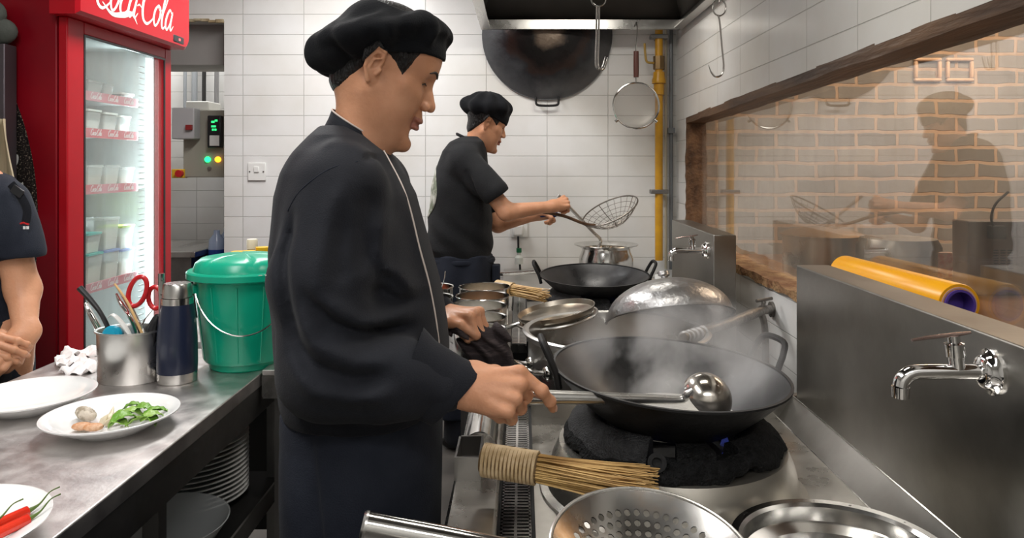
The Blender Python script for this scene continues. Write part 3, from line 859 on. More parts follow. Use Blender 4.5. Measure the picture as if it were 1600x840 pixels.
d_ = (h1 - h0).normalized(); g = G(); g.lathe([(0, -.002), (.015, -.002), (.0172, .001), (.0172, .004), (.015, .004)], 24, align(h0, d_)); part('end_cap', g, steel, t)
# ---- round stepped pan bottom right
g = G(); g.lathe([(0, 0), (.10, 0), (.125, .006), (.13, .03), (.150, .040), (.152, .066), (.160, .071), (.166, .069), (.164, .074), (.152, .073), (.147, .068), (.145, .045), (.125, .035), (.12, .010), (.10, .004), (0, .004)], 80)
single('round_pan', g, steel_pol, 'round stepped stainless pan with water drops in the near corner', 'pan', (.488, 1.125, DK))
random.seed(9)
drops = G()
for i in range(70):
    a = random.uniform(0, 2 * PI); r = random.uniform(.128, .158)
    z = DK + (.038 if r < .15 else .073)
    if r > .150: r = .158
    else: r = .137 ; z = DK + .0385
    s_ = random.uniform(.0012, .0024)
    drops.ball((.488 + r * math.cos(a), 1.125 + r * math.sin(a), z), (s_, s_, s_ * .7), n=8, m=5)
tag(part('water_drops', drops, mat('water', (1, 1, 1), .0, trans=1.0, ior=1.33), None), 'clear water drops beaded on the round pan rim', 'water', kind='stuff')

# ---- taps
def tap(yc, z, label, near=True, xg=.706, sc=1.0):
    t = thing('wall_tap', label, 'tap', (xg, yc, z), world=False)
    g = G(); M_ = align((0, 0, 0), (-1, 0, 0))
    g.lathe([(0, 0), (.034, 0), (.034, .004), (.028, .008), (.026, .013), (.021, .018), (.013, .02), (0, .02)], 32, M_); part('wall_flange', g, chrome, t)
    g = G(); g.tube(cr([(-.01, 0, 0), (-.05, 0, 0), (-.10, 0, 0), (-.122, 0, -.002), (-.134, 0, -.012), (-.137, 0, -.022)], 6), .0115, 18); part('spout', g, chrome, t)
    g = G(); g.lathe([(0, 0), (.0125, 0), (.013, .016), (0, .016)], 20, TM((-.137, 0, -.038))); g.lathe([(.0105, -.001), (.0105, .003)], 12, TM((-.137, 0, -.038))); part('nozzle', g, chrome, t)
    g = G(); g.lathe([(0, 0), (.011, 0), (.0115, .018), (.014, .019), (.014, .038), (.009, .040), (.009, .05), (0, .05)], 20, align((-.052, 0, .005), (-.12, 0, 1))); part('valve_body', g, chrome, t)
    g = G(); g.tube(cr([(-.034, -.004, .060), (-.055, 0, .056), (-.09, .004, .051), (-.117, .006, .046)], 5), lerps([.0035, .0065, .0055, .004], 5), 10, fl=.5); part('lever', g, mat('reddish_chrome_lever', (.45, .33, .30), .2, 1), t)
    return t
tap(1.11, 1.09, 'chrome lever tap on the near splash guard')
t2 = tap(2.82, 1.075, 'small tap on the far splash guard'); t2.scale = (1, 1, 1)
# swinging filler spout between the ranges
t = thing('filler_spout', 'grimy swing spout pipe reaching over the stock pot from the tiled wall', 'tap', tuple(V(1196, 488, 2.55)), world=True)
pm = mat('grimy_pipe', (.13, .12, .11), .45, .7, (.25, .23, .21), 18, bump=.5, bs=60)
g = G(); g.tube(cr([V(1196, 484, 2.55), V(1176, 490, 2.48), V(1130, 508, 2.32), V(1092, 520, 2.20), V(1068, 527, 2.10)], 6), lerps([.013, .017, .015, .014, .012], 6), 14); part('spout', g, pm, t)
g = G()
for k in range(5):
    p = V(1098 - k * 7, 518 + k * 2.2, 2.22 - k * .025); g.lathe([(.012, -.006), (.019, -.003), (.019, .003), (.012, .006)], 14, align(p, V(1060, 528, 2.05) - p))
part('hose_clamps', g, steel_dull, t)
g = G(); g.tube(cr([V(1188, 486, 2.55), V(1194, 505, 2.56), V(1196, 540, 2.57), V(1196, 600, 2.57)], 5), .012, 12); g.tube([V(1196, 600, 2.57), V(1196, 700, 2.57)], .012, 12); part('riser', g, pm, t)
g = G(); a_, b_ = V(1190, 484, 2.56), V(1207, 483, 2.645); g.tube([a_, b_], .016, 12); g.lathe([(0, 0), (.028, 0), (.028, .01), (.016, .014), (0, .014)], 16, align((.899, 2.645, b_.z), (-1, 0, 0)))
g.tube([V(1192, 478, 2.55), V(1194, 470, 2.55)], .008, 8); g.tube([V(1182, 470, 2.54), V(1206, 466, 2.57)], .006, 8); part('valve', g, pm, t)

# ---- bowls along the front shelf
t = thing('front_shelf', 'low steel shelf carrying the row of seasoning pots', 'shelf', (-.23, 2.42, 0), world=True)
g = G(); g.bb(-.41, -.035, 1.99, 2.88, .815, .835); part('shelf_top', g, steel_dull, t, bevel=.003)
for (x, y) in ((-.39, 2.02), (-.39, 2.85), (-.15, 2.02), (-.15, 2.85)):
    g = G(); g.bb(x - .015, x + .015, y - .015, y + .015, 0, .815); part('leg', g, steel, t)
def can(R, H, name='seasoning_pot'):
    t = thing(name, '', 'pot')
    g = G(); g.lathe([(0, 0), (R - .003, 0), (R, .004), (R, H - .004), (R + .004, H), (R + .003, H + .003), (R - .002, H + .001), (R - .0025, .005), (0, .004)], 48)
    part('pot_wall', g, steel_pol, t); return t
def fill(t, R, z, m, bump=0):
    g = G(); g.lathe([(0, z + bump), (R * .5, z + bump * .7), (R - .004, z), (R - .004, z - .01), (0, z - .01)], 36); return part('contents', g, m, t)
spice = dict(oil=mat('chilli_oil', (.30, .14, .06), .15, col2=(.38, .22, .12), ns=25), red=mat('red_chilli_sauce', (.50, .06, .02), .4, col2=(.7, .16, .05), ns=60, bump=.5, bs=90), salt=mat('pale_seasoning', (.62, .60, .55), .6, col2=(.5, .47, .42), ns=50, bump=.4), brown=mat('brown_seasoning', (.42, .31, .20), .5, col2=(.52, .42, .30), ns=30, bump=.3))
Zs = .835
for (x, y, R, H, m_, lb) in ((-.139, 2.755, .092, .112, 'brown', 'farthest wide steel seasoning pot in the row beside the range'), (-.136, 2.565, .090, .112, 'oil', 'second farthest wide steel seasoning pot in the row'),
        (-.140, 2.385, .090, .112, 'salt', 'middle wide steel seasoning pot just behind the chef hand'), (-.125, 2.215, .078, .110, 'salt', 'steel seasoning pot of pale powder near the cloth'),
        (-.118, 2.06, .072, .108, 'salt', 'nearest steel seasoning pot beside the dark cloth'), (-.335, 2.76, .078, .112, 'red', 'steel pot of red chilli sauce with a spoon'), (-.318, 2.585, .076, .105, 'salt', 'steel pot of pale seasoning nearest the chef jacket')):
    t = can(R, H); t.location = (x, y, Zs); t['label'] = lb; t['group'] = 'seasoning pots on the front shelf'
    fill(t, R, H * .38, spice[m_], .008)
g = G(); g.tube(cr([(-.30, 2.735, .93), (-.285, 2.72, .98), (-.28, 2.71, 1.01)], 4), lerps([.012, .004, .006], 4), 8, fl=.35)
single('spoon', g, steel_pol, 'small spoon standing in the red chilli sauce', 'spoon')

# ---- hooks
hookm = mat('hook_steel', (.45, .43, .41), .25, 1)
t = thing('meat_hook', 'long steel double hook hanging from the hood in front of the big wok', 'hook', tuple(V(935, 0, 2.65)), world=True)
g = G(); c = V(935, -1, 2.65); 
g.tube([(c.x, 2.65, c.z + .02), (c.x, 2.65, 2.21)], .003, 8); part('hanging_wire', g, hookm, t)
g = G(); g.tube([(c.x + .025 * math.cos(a), 2.65, c.z + .025 * math.sin(a)) for a in [2 * PI * i / 24 for i in range(25)]], .003, 8, cap=False); part('ring', g, hookm, t)
for k, dx in enumerate((-.006, .004)):
    top = V(935, 9, 2.65); yk = 2.65 + k * .012
    pts = [(top.x + dx, yk, top.z), (top.x + dx - .002, yk, V(0, 60, 2.65).z), (top.x + dx - .004, yk, V(0, 98, 2.65).z), (top.x + dx + .004, yk, V(0, 108, 2.65).z), (top.x + dx + .018, yk, V(0, 106, 2.65).z), (top.x + dx + .026, yk, V(0, 96, 2.65).z), (top.x + dx + .030, yk, V(0, 88, 2.65).z)]
    g = G(); g.tube(cr(pts, 5), lerps([.0032] * 5 + [.0028, .001], 5), 8); part('hook', g, hookm, t)
def whook(px, py, Y, rise, label):
    t = thing('meat_hook', label, 'hook', tuple(V(px, py, Y)), world=True)
    c = V(px, py, Y)
    g = G(); g.tube([(c.x, Y, c.z + .02), (c.x, Y, c.z + rise)], .003, 8); part('hanging_wire', g, hookm, t)
    g = G(); g.tube([(c.x + .024 * math.cos(a), Y, c.z + .03 * math.sin(a)) for a in [2 * PI * i / 24 for i in range(25)]], .003, 8, cap=False); part('ring', g, hookm, t)
    z0 = c.z - .03
    pts = [(c.x - .004, Y, z0 + .004), (c.x + .002, Y, z0 - .03), (c.x + .010, Y, z0 - .12), (c.x + .016, Y, z0 - .185), (c.x + .008, Y, z0 - .215), (c.x - .014, Y, z0 - .222), (c.x - .030, Y, z0 - .205), (c.x - .040, Y, z0 - .178)]
    g = G(); g.tube(cr(pts, 5), lerps([.0034] * 6 + [.003, .0008], 5), 8); part('hook', g, hookm, t)
whook(1124, 12, 2.70, .21, 'steel hook hanging beside the white tiles above the window')
# strainer hanging from the hood edge
t = thing('fine_sieve', 'round fine mesh sieve with brown handle hanging from the hood', 'sieve', tuple(V(994, 165, 4.02)), world=True)
Ys = 4.02; c = V(994, 165, Ys); Rs = .124
g = G(); g.tube([(c.x + Rs * math.cos(a), Ys, c.z + Rs * math.sin(a)) for a in [2 * PI * i / 60 for i in range(61)]], .0055, 8, cap=False, fl=1); part('rim', g, steel_pol, t)
meshm = mat('sieve_mesh', (.36, .34, .31), .5, .6, alpha=.42)
g = G(); g.lathe([(Rs * math.sin(PI / 2 * i / 10), -.05 * math.cos(PI / 2 * i / 10)) for i in range(11)], 48, align(c, (0, -1, 0))); part('mesh_bowl', g, meshm, t)
g = G()
for a in (math.radians(218), math.radians(322)):
    g.tube([(c.x + Rs * math.cos(a), Ys, c.z + Rs * math.sin(a)), (c.x + (Rs + .02) * math.cos(a), Ys, c.z + (Rs + .02) * math.sin(a))], .008, 8)
part('rest_lug', g, steel_pol, t)
zt_ = c.z + Rs
g = G(); g.tube([(c.x, Ys, zt_), (c.x, Ys, zt_ + .03)], .004, 8); g.tube([(c.x, Ys, V(0, 80, Ys).z), (c.x, Ys, V(0, 70, Ys).z)], .004, 8); part('neck', g, steel_pol, t)
g = G(); g.lathe([(0, 0), (.014, 0), (.015, .06), (.014, V(0, 80, Ys).z - zt_ - .03), (0, V(0, 80, Ys).z - zt_ - .03)], 16, TM((c.x, Ys, zt_ + .03))); part('handle', g, mat('brown_handle', (.09, .03, .022), .4), t)
g = G(); g.tube(cr([(c.x, Ys, V(0, 70, Ys).z), (c.x + .006, Ys, V(0, 50, Ys).z), (c.x + .006, Ys + .03, V(0, 33, Ys).z), (c.x, Ys + .068, 2.165)], 5), .0025, 6); part('wire_hook', g, hookm, t)
# ================================================================ prep table, left side
TZ = .85
t = thing('prep_table', 'long stainless prep table with plates in the left foreground', 'table', (-1.0, 1.2, 0), world=True)
g = G(); g.bb(-1.31, -.69, .15, 2.22, TZ - .035, TZ); part('table_top', g, steel_table, t, bevel=.003)
g = G(); g.bb(-.71, -.694, .17, 2.2, TZ - .11, TZ - .035); g.bb(-1.30, -1.284, .17, 2.2, TZ - .11, TZ - .035); part('apron_rail', g, steel_dull, t)
for (x, y) in ((-.72, .35), (-.72, 1.45), (-.72, 2.15), (-1.28, .35), (-1.28, 1.45), (-1.28, 2.15)):
    g = G(); g.bb(x - .016, x + .016, y - .016, y + .016, 0, TZ - .035); part('leg', g, steel_dull, t)
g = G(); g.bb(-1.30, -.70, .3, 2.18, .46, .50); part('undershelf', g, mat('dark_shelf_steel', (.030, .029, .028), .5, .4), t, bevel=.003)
g = G(); g.bb(-1.30, -1.29, .3, 2.18, .50, TZ - .11); part('added_dark_sheet', g, MATS['dark_shelf_steel'], t)  # dark sheet added to blacken the space under the table
g = G(); g.bb(-.70, -.694, .3, 2.18, .455, .505); part('shelf_edge', g, steel, t)
t = thing('side_table', 'lower steel table end behind the chef next to the bucket', 'table', (-.55, 2.2, 0), world=True)
g = G(); g.bb(-.685, -.43, 1.95, 2.55, .845, .86); part('table_top', g, steel_table, t, bevel=.002)
g = G(); g.bb(-.685, -.43, 1.95, 1.965, .785, .845); part('front_rail', g, steel, t)
for (x, y) in ((-.645, 2.0), (-.45, 2.0), (-.645, 2.52), (-.45, 2.52)):
    g = G(); g.bb(x - .018, x + .018, y - .018, y + .018, 0, .845); part('leg', g, steel_dull, t)
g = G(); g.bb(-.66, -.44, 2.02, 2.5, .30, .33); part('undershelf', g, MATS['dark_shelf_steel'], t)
g = G(); g.bb(-.685, -.43, 2.54, 2.55, .12, .845); part('added_dark_backing', g, MATS['dark_shelf_steel'], t)  # sheet added so the gap between the legs stays black

# plates
def plate_g(R, H=.03, foot=.55):
    g = G(); g.lathe([(0, 0), (R * foot, 0), (R * foot + .004, .004), (R * .80, H * .55), (R, H), (R + .001, H + .003), (R - .003, H + .0035), (R * .78, H * .72), (R * .62, .008), (0, .006)], 72); return g
pl1 = single('plate', plate_g(.130, .032), porc, 'white plate with sausage slices, garlic and basil leaves', 'plate', (-.857, 1.545, TZ), group='white plates on the prep table')
pl2 = dup(pl1, (-1.115, 1.675, TZ), None, 'empty white plate at the left edge of the prep table'); pl2.scale = (1.03, 1.03, 1)
pl3 = dup(pl1, (-.845, 1.055, TZ), None, 'white plate with tofu block and red chillies in the near corner'); pl3.scale = (1.14, 1.14, .9)
# stacked plates on the undershelf
for i in range(13):
    z = .50 + i * .0125
    q = dup(pl1, (-.885, 1.985, z), None, ('lowest', 'second', 'third', 'fourth', 'fifth', 'sixth', 'middle', 'sixth from top', 'fifth from top', 'fourth from top', 'third from top', 'second from top', 'topmost')[i] + ' white plate of the stack on the shelf under the prep table', 'stacked plates under the table'); q.scale = (1.1, 1.1, .8)
# glass bowl under
g = G(); g.lathe([(0, 0), (.06, 0), (.10, .03), (.14, .085), (.15, .10), (.147, .10), (.136, .084), (.097, .034), (.055, .006), (0, .006)], 56)
single('glass_bowl', g, mat('cloudy_glass', (.75, .78, .78), .2, alpha=.45), 'cloudy glass bowl on the low shelf under the table', 'bowl', (-.815, 1.66, .50))
# food
leafm = mat('basil_leaf', (.12, .30, .025), .4, col2=(.25, .45, .07), ns=30, bump=.6, bs=50)
leafl = mat('pale_leaf', (.33, .50, .12), .4, col2=(.22, .42, .06), ns=26, bump=.6, bs=40)
def leaf(name, c, L, W, yaw, tilt, roll, m_, lab):
    g = G(); n = 10; top = []
    for i in range(n + 1):
        u = i / n; wd = W * math.sin(PI * min(1, u * .97 + .03)) ** .75 * (1 - .25 * u)
        arch = .22 * L * math.sin(PI * u)
        top.append([(u * L - L / 2, s_ * wd / 2, arch + .35 * abs(s_) * wd * .5 + .0016 * math.sin(u * 25 + s_ * 3)) for s_ in (-1, -.6, -.2, 0, .2, .6, 1)])
    vs = [p for r in top for p in r]; fs = []
    for i in range(n):
        for j in range(6): fs.append((i * 7 + j, i * 7 + j + 1, (i + 1) * 7 + j + 1, (i + 1) * 7 + j))
    g.add(vs, fs)
    o = single(name, g, m_, lab, 'basil leaf' if name == 'basil_leaf' else 'leaf', c, (roll, tilt, yaw), group='basil leaves on the plate', solid=.0006, sharp=80)
    return o
random.seed(11)
px_ = [(203, 640, .05, .030), (222, 634, .05, .034), (240, 640, .055, .028), (214, 652, .052, .032), (190, 652, .055, .034), (228, 650, .05, .026), (180, 656, .045, .026), (247, 637, .05, .022), (208, 628, .045, .03), (236, 648, .05, .022)]
for i, (px, py, L_, W_) in enumerate(px_):
    p = V(px, py, 1.56 - (py - 640) * .004); z = TZ + .014 + random.uniform(0, .008)
    leaf('basil_leaf', (p.x, 1.53 + (650 - py) * .0035, z), L_ * 1.05, W_ * 1.35, random.uniform(-.6, .9), random.uniform(-.15, .15), random.uniform(-.3, .3), leafm if i % 3 else leafl, ['large upright basil leaf at the top of the heap', 'basil leaf at the middle of the heap', 'basil leaf towards the right of the heap', 'pale basil leaf in the front centre of the heap', 'basil leaf beside the garlic slices', 'basil leaf at the lower right of the heap', 'lowest basil leaf touching the mince', 'basil leaf at the far right tip', 'basil leaf behind the middle one', 'pale basil leaf under the right end'][i] + ' on the plate')
sam = mat('speckled_sausage', (.36, .30, .22), .4, col2=(.66, .58, .48), ns=60, lo=.45, hi=.55, bump=.3)
orm = mat('orange_mince', (.62, .28, .12), .45, col2=(.72, .46, .30), ns=50, bump=.8, bs=90)
g = G(); g.ball((0, 0, 0), (.030, .016, .014)); single('sausage', g, sam, 'speckled grey sausage piece on the white plate', 'sausage', (V(134, 648, 1.56).x, 1.56, TZ + .026), (0, .12, -.5))
for i, (px, yy) in enumerate(((128, 1.508), (146, 1.503))):
    g = G(); g.ball((0, 0, 0), (.020, .013, .008)); single('shrimp_paste', g, orm, ('orange', 'pinkish orange')[i] + ' mince patty at the front of the white plate', 'mince', (V(px, 660, yy).x, yy, TZ + .018), (0, 0, .1), sharp=60)
gm = mat('garlic_flake', (.78, .70, .52), .5)
for i in range(7):
    g = G(); g.lathe([(0, 0), (.010, .001), (.014, .010), (.008, .026), (.001, .038), (0, .038)], 10, TM(sc=random.uniform(.6, .9)), sy=.5)
    single('garlic_slice', g, gm, ('leftmost', 'second from left', 'third from left', 'middle', 'third from right', 'second from right', 'rightmost')[i] + ' pale garlic slice heaped beside the basil', 'garlic', (V(168 + i * 4, 640, 1.57).x, 1.555 + random.uniform(-.02, .02), TZ + .010 + .003 * (i % 3)), (random.uniform(.2, 1.1), random.uniform(-.6, .6), random.uniform(0, 3)), group='garlic slices on the plate')
# tofu and chillies on near plate
tz = TZ + .010
g = G(); pts = [(-.065, -.05), (.035, -.045), (.050, .01), (.01, .05), (-.06, .045)]
g.add([(x, y, z) for z in (0, .040) for x, y in pts], [(4, 3, 2, 1, 0), (5, 6, 7, 8, 9)] + [(i, (i + 1) % 5, 5 + (i + 1) % 5, 5 + i) for i in range(5)])
tofu = single('tofu_block', g, mat('cream_tofu', (.72, .66, .52), .5, col2=(.62, .48, .40), ns=9, bump=.2), 'cream tofu block on the nearest plate', 'tofu', (-.855, 1.11, tz), (0, .05, .15), bevel=.004)
g = G()
for k in range(3): g.bb(-.03 + k * .022, -.029 + k * .022, -.03, .03, .0402, .0412)
part('cut_marks', g, mat('tofu_cut', (.35, .26, .18), .7), tofu)
chm = mat('red_chilli_skin', (.62, .012, .008), .12, coat=.5, col2=(.72, .05, .02), ns=8)
stm = mat('chilli_stalk', (.10, .16, .03), .5)
for i, (a, b_, c) in enumerate((((-.745, 1.115), (-.80, 1.03), (-.87, .99)), ((-.728, 1.09), (-.775, 1.005), (-.85, .965)), ((-.765, 1.06), (-.81, 1.0), (-.86, .985)))):
    z = tz + .012 + (.006 if i == 2 else 0)
    t = thing('red_chilli', ('long red chilli lying against the tofu', 'long red chilli nearest the plate rim', 'red chilli lying between the other two')[i], 'chilli', (a[0], a[1], z), world=True, group='red chillies on the near plate')
    g = G(); g.tube(cr([(a[0], a[1], z + .006), (b_[0], b_[1], z), (c[0], c[1], z - .002)], 8), lerps([.0085, .0075, .001], 8), 14); part('chilli_flesh', g, chm, t)
    g = G(); g.tube(cr([(a[0], a[1], z + .006), (a[0] + .01, a[1] + .012, z + .012), (a[0] + .014, a[1] + .030, z + .022), (a[0] + .022, a[1] + .042, z + .025)], 5), lerps([.0045, .0015, .0009, .0012], 5), 8); part('stalk', g, stm, t)
# crumpled napkins
for i, (px, py, s_, yw) in enumerate(((128, 548, .055, .3), (138, 570, .06, 1.4), (112, 562, .05, 2.2))):
    g = G(); n = 12; random.seed(40 + i)
    ph = [random.uniform(0, 6) for _ in range(6)]
    vs = [((u / n - .5) * s_ * 2, (v / n - .5) * s_ * 1.5, .008 + .006 * math.sin(u * .9 + ph[0] + v * .4) + .006 * math.sin(v * 1.3 + ph[1] - u * .6) + .0025 * math.sin(u * 2.3 + v * 2.1 + ph[2])) for u in range(n + 1) for v in range(n + 1)]
    fs = [(u * (n + 1) + v, (u + 1) * (n + 1) + v, (u + 1) * (n + 1) + v + 1, u * (n + 1) + v + 1) for u in range(n) for v in range(n)]
    g.add(vs, fs); Yn = TZ; Yy = (1.4 - .86) * F / (py - 258)
    single('napkin', g, mat('white_tissue', (.82, .78, .77), .9, col2=(.78, .6, .58), ns=10, lo=.55, hi=.7), ('crumpled white tissue standing tallest behind the utensil tin', 'crumpled tissue lying nearest the utensil tin', 'crumpled tissue farthest left on the prep table')[i], 'tissue', (V(px, py, Yy).x, Yy, TZ - .001), (0, 0, yw), group='crumpled tissues behind the tin', solid=.0008, sharp=25)

# utensil tin (oval)
cxn = -1.005; cyn = 1.90
t = thing('utensil_tin', 'oval stainless tin full of kitchen tools', 'utensil holder', (cxn, cyn, TZ))
g = G(); g.lathe([(0, 0), (.076, 0), (.079, .004), (.081, .125), (.086, .127), (.086, .131), (.080, .130), (.077, .124), (.075, .004), (0, .004)], 64, sy=.80); part('tin_wall', g, steel, t)
def U(px, py, Y): return V(px, py, Y)
def tool(name, pts, rad, m_, lab, cat, fl=1, n=10, extra=None, up=None):
    t = thing(name, lab, cat, tuple(pts[0]), world=True)
    g = G(); g.tube(cr(pts, 5), lerps(rad, 5), n, fl=fl, up=up); part('shaft', g, m_, t)
    if extra: extra(t)
    return t
base = lambda dx, dy: Vector((cxn + dx, cyn + dy, TZ + .02))
def gaugehead(t):
    c = U(176, 524, 1.87); g = G(); g.lathe([(0, -.012), (.022, -.012), (.025, -.006), (.025, .006), (.02, .012), (0, .012)], 28, align(c, (.15, -1, .25))); g.lathe([(0, .012), (.012, .012), (.013, .018), (0, .018)], 20, align(c, (.15, -1, .25))); part('blue_grip', g, mat('cyan_plastic', (.01, .33, .50), .3), t, 'cyan round head')
tool('gas_lighter', [U(178, 545, 1.88), U(170, 515, 1.875), U(158, 490, 1.87), U(143, 470, 1.87), U(124, 449, 1.87)], [.006, .006, .0055, .0065, .008], black_p, 'black bent tool with cyan round head leaning out of the tin', 'kitchen tool', extra=gaugehead)
def tongend(t):
    g = G(); g.tube(cr([U(165, 548, 1.93), U(152, 515, 1.94), U(140, 490, 1.94), U(134, 472, 1.94)], 5), .007, 8, fl=.3); part('arm', g, steel_pol, t)
tool('tongs', [U(172, 548, 1.92), U(158, 515, 1.92), U(142, 488, 1.92), U(136, 474, 1.94)], [.004, .008, .010, .006], steel_pol, 'steel tongs at the left end of the tin', 'tongs', fl=.3, extra=tongend)
tool('peeler', [U(215, 545, 1.86), U(196, 512, 1.865), U(178, 492, 1.87), U(168, 496, 1.87)], [.004, .009, .008, .003], mat('pale_handle', (.62, .62, .60), .3), 'pale flat opener lying over the tin rim', 'peeler', fl=.4)
tool('butter_knife', [U(222, 545, 1.90), U(206, 500, 1.90), U(190, 475, 1.91), U(182, 458, 1.91)], [.006, .010, .011, .007], steel_pol, 'wide steel knife handle standing in the tin', 'knife', fl=.3)
tool('butter_knife', [U(226, 545, 1.92), U(208, 495, 1.925), U(196, 470, 1.93), U(186, 452, 1.93)], [.006, .008, .009, .007], steel, 'second steel handle behind the wide knife in the tin', 'knife', fl=.3)
tool('chopstick', [U(234, 548, 1.88), U(215, 505, 1.885), U(198, 470, 1.89), U(179, 443, 1.895)], [.0035, .0035, .003, .0025], mat('pale_wood', (.62, .38, .16), .5), 'single wooden chopstick in the tin', 'chopstick')
# scissors
t = thing('scissors', 'red handled kitchen scissors standing in the tin', 'scissors', tuple(U(225, 480, 1.93)), world=True)
redp = mat('red_handle_plastic', (.52, .015, .02), .3)
def sring(pc, ra, rb, rot, Y):
    pts = []
    for i in range(33):
        a = 2 * PI * i / 32; x, y = ra * math.cos(a), rb * math.sin(a)
        pts.append(U(pc[0] + x * math.cos(rot) - y * math.sin(rot), pc[1] + x * math.sin(rot) + y * math.cos(rot), Y))
    return pts
g = G(); g.tube(sring((215, 455), 13, 24, .35, 1.93), .0062, 10, cap=False); part('finger_loop', g, redp, t)
g = G(); g.tube(sring((243, 465), 11, 17, -.1, 1.95), .0062, 10, cap=False); part('thumb_loop', g, redp, t)
g = G(); g.tube(cr([U(206, 478, 1.93), U(212, 495, 1.93), U(224, 520, 1.93), U(228, 545, 1.93)], 5), lerps([.006, .011, .010, .004], 5), 8, fl=.25); g.tube(cr([U(240, 482, 1.95), U(226, 500, 1.945), U(214, 520, 1.94), U(208, 545, 1.94)], 5), lerps([.006, .011, .010, .004], 5), 8, fl=.25); part('blades', g, steel_pol, t)
tool('steel_spatula', [U(247, 545, 1.9), U(250, 500, 1.9), U(251, 470, 1.9), U(252, 427, 1.9)], [.006, .004, .005, .008], steel_pol, 'steel rod handled tool rising above the others', 'kitchen tool')
tool('whisk', [U(236, 545, 1.88), U(238, 515, 1.88), U(243, 500, 1.88), U(247, 492, 1.88)], [.012, .014, .011, .006], black_p, 'small black handled tool at the right end of the tin', 'kitchen tool')
# thermos
t = thing('thermos_bottle', 'navy blue thermos bottle with steel cap and base', 'bottle', (-.878, 1.885, TZ))
g = G(); g.lathe([(0, .026), (.048, .026), (.049, .05), (.048, .11), (.044, .165), (.0385, .198), (.0, .20)], 48); part('bottle_body', g, mat('navy_enamel', (.012, .017, .04), .3, coat=.2), t)
g = G(); g.lathe([(0, 0), (.045, 0), (.0475, .003), (.0478, .026), (0, .026)], 48); part('steel_base', g, steel_pol, t, 'steel base band')
g = G(); g.lathe([(0, .198), (.0385, .198), (.0385, .214), (0, .214)], 40); part('neck_band', g, steel_pol, t)
g = G(); g.lathe([(0, .215), (.035, .215), (.0355, .218), (.0335, .246), (.031, .250), (0, .250)], 40); part('cap', g, steel, t)
# green bucket
t = thing('lidded_bucket', 'green plastic bucket with ribbed lid on the prep table', 'bucket', (-.765, 2.045, TZ))
grn = mat('green_bucket_plastic', (.004, .36, .22), .28, col2=(.003, .31, .19), ns=4)
g = G(); g.lathe([(0, 0), (.088, 0), (.092, .004), (.093, .018), (.104, .022), (.108, .03), (.128, .205), (.131, .24), (.136, .244), (.136, .252), (.128, .252), (.125, .24), (.10, .02), (0, .01)], 72); part('bucket_wall', g, grn, t)
g = G()
for k in range(12):
    a = 2 * PI * k / 12 + .2
    g.tube([((.107 + .0215 * u) * math.cos(a), (.107 + .0215 * u) * math.sin(a), .03 + .175 * u) for u in (0, .25, .5, .75, 1, 1.15)], .0022, 6)
part('ribs', g, grn, t)
g = G(); n = 72; rings = []
prof = [(.146, .245), (.150, .247), (.150, .262), (.146, .266), (.134, .266), (.128, .285), (.112, .298), (.07, .305), (.0, .307)]
for i in range(n):
    a = 2 * PI * i / n
    groove = 1 if abs(math.sin(3 * a)) > .10 else 0
    rings.append([(r * math.cos(a), r * math.sin(a), z - (.005 * (1 - groove) if 5 <= k <= 7 else 0)) for k, (r, z) in enumerate(prof)])
vs = [p for r in rings for p in r]; q = len(prof); g.add(vs, [(i * q + k, ((i + 1) % n) * q + k, ((i + 1) % n) * q + k + 1, i * q + k + 1) for i in range(n) for k in range(q - 1)])
g.lathe([(0, .244), (.146, .245)], 40); part('lid', g, grn, t)
g = G(); pts = []
for i in range(25):
    a = math.radians(218) + math.radians(142) * i / 24; u = i / 24
    dz = .222 - .115 * math.sin(PI * u) ** .9; R_ = .132 + .012 * math.sin(PI * u) - .010 * math.sin(PI * u)
    pts.append((R_ * math.cos(a), R_ * math.sin(a), dz))
g.tube(pts, .0022, 8); part('wire_handle', g, steel_pol, t)
g = G(); 
for a in (math.radians(218), math.radians(360)): g.box((0, 0, 0), (.012, .024, .024), Matrix.Rotation(a, 4, 'Z') @ TM((.1325, 0, .222)))
part('handle_lug', g, grn, t, bevel=.003)
# yellow cap bottles behind bucket
yl = mat('yellow_cap', (.72, .42, .01), .4)
for i, (px, py, Y, r) in enumerate(((372, 403, 2.4, .022), (389, 402, 2.42, .022), (411, 396, 2.45, .024), (362, 406, 2.36, .016))):
    c = V(px, py, Y); t = thing('sauce_bottle', ('yellow capped bottle behind the bucket lid', 'second yellow capped bottle behind the bucket', 'yellow capped bottle nearest the chef', 'small yellow capped bottle at the left of the row')[i], 'bottle', (c.x, Y, .86 if c.x > -.685 else .86), group='yellow capped bottles behind the bucket')
    h = c.z - .86
    if c.x < -.69: pass
    g = G(); g.lathe([(0, 0), (r * 1.3, 0), (r * 1.3, h * .75), (r * .9, h), (0, h)], 20); part('bottle_body', g, mat('amber_sauce', (.25, .12, .03), .2), t)
    g = G(); g.lathe([(0, h), (r, h), (r, h + .022), (0, h + .022)], 20); part('cap', g, yl, t)
t = thing('sauce_bottle', 'clear bottle with cream cap standing behind the bucket', 'bottle', (V(394, 390, 2.5).x, 2.5, .86))
h = V(394, 388, 2.5).z - .86
g = G(); g.lathe([(0, 0), (.032, 0), (.032, h - .06), (.016, h - .02), (.015, h), (0, h)], 20); part('bottle_body', g, mat('clear_sauce_bottle', (.6, .58, .5), .2), t)
g = G(); g.lathe([(0, h), (.018, h), (.018, h + .028), (.016, h + .032), (0, h + .032)], 20); part('cap', g, mat('cream_cap', (.74, .70, .56), .5), t)
t = thing('rear_shelf', 'steel shelf behind the prep table carrying the bottles', 'shelf', (-.85, 2.5, 0), world=True)
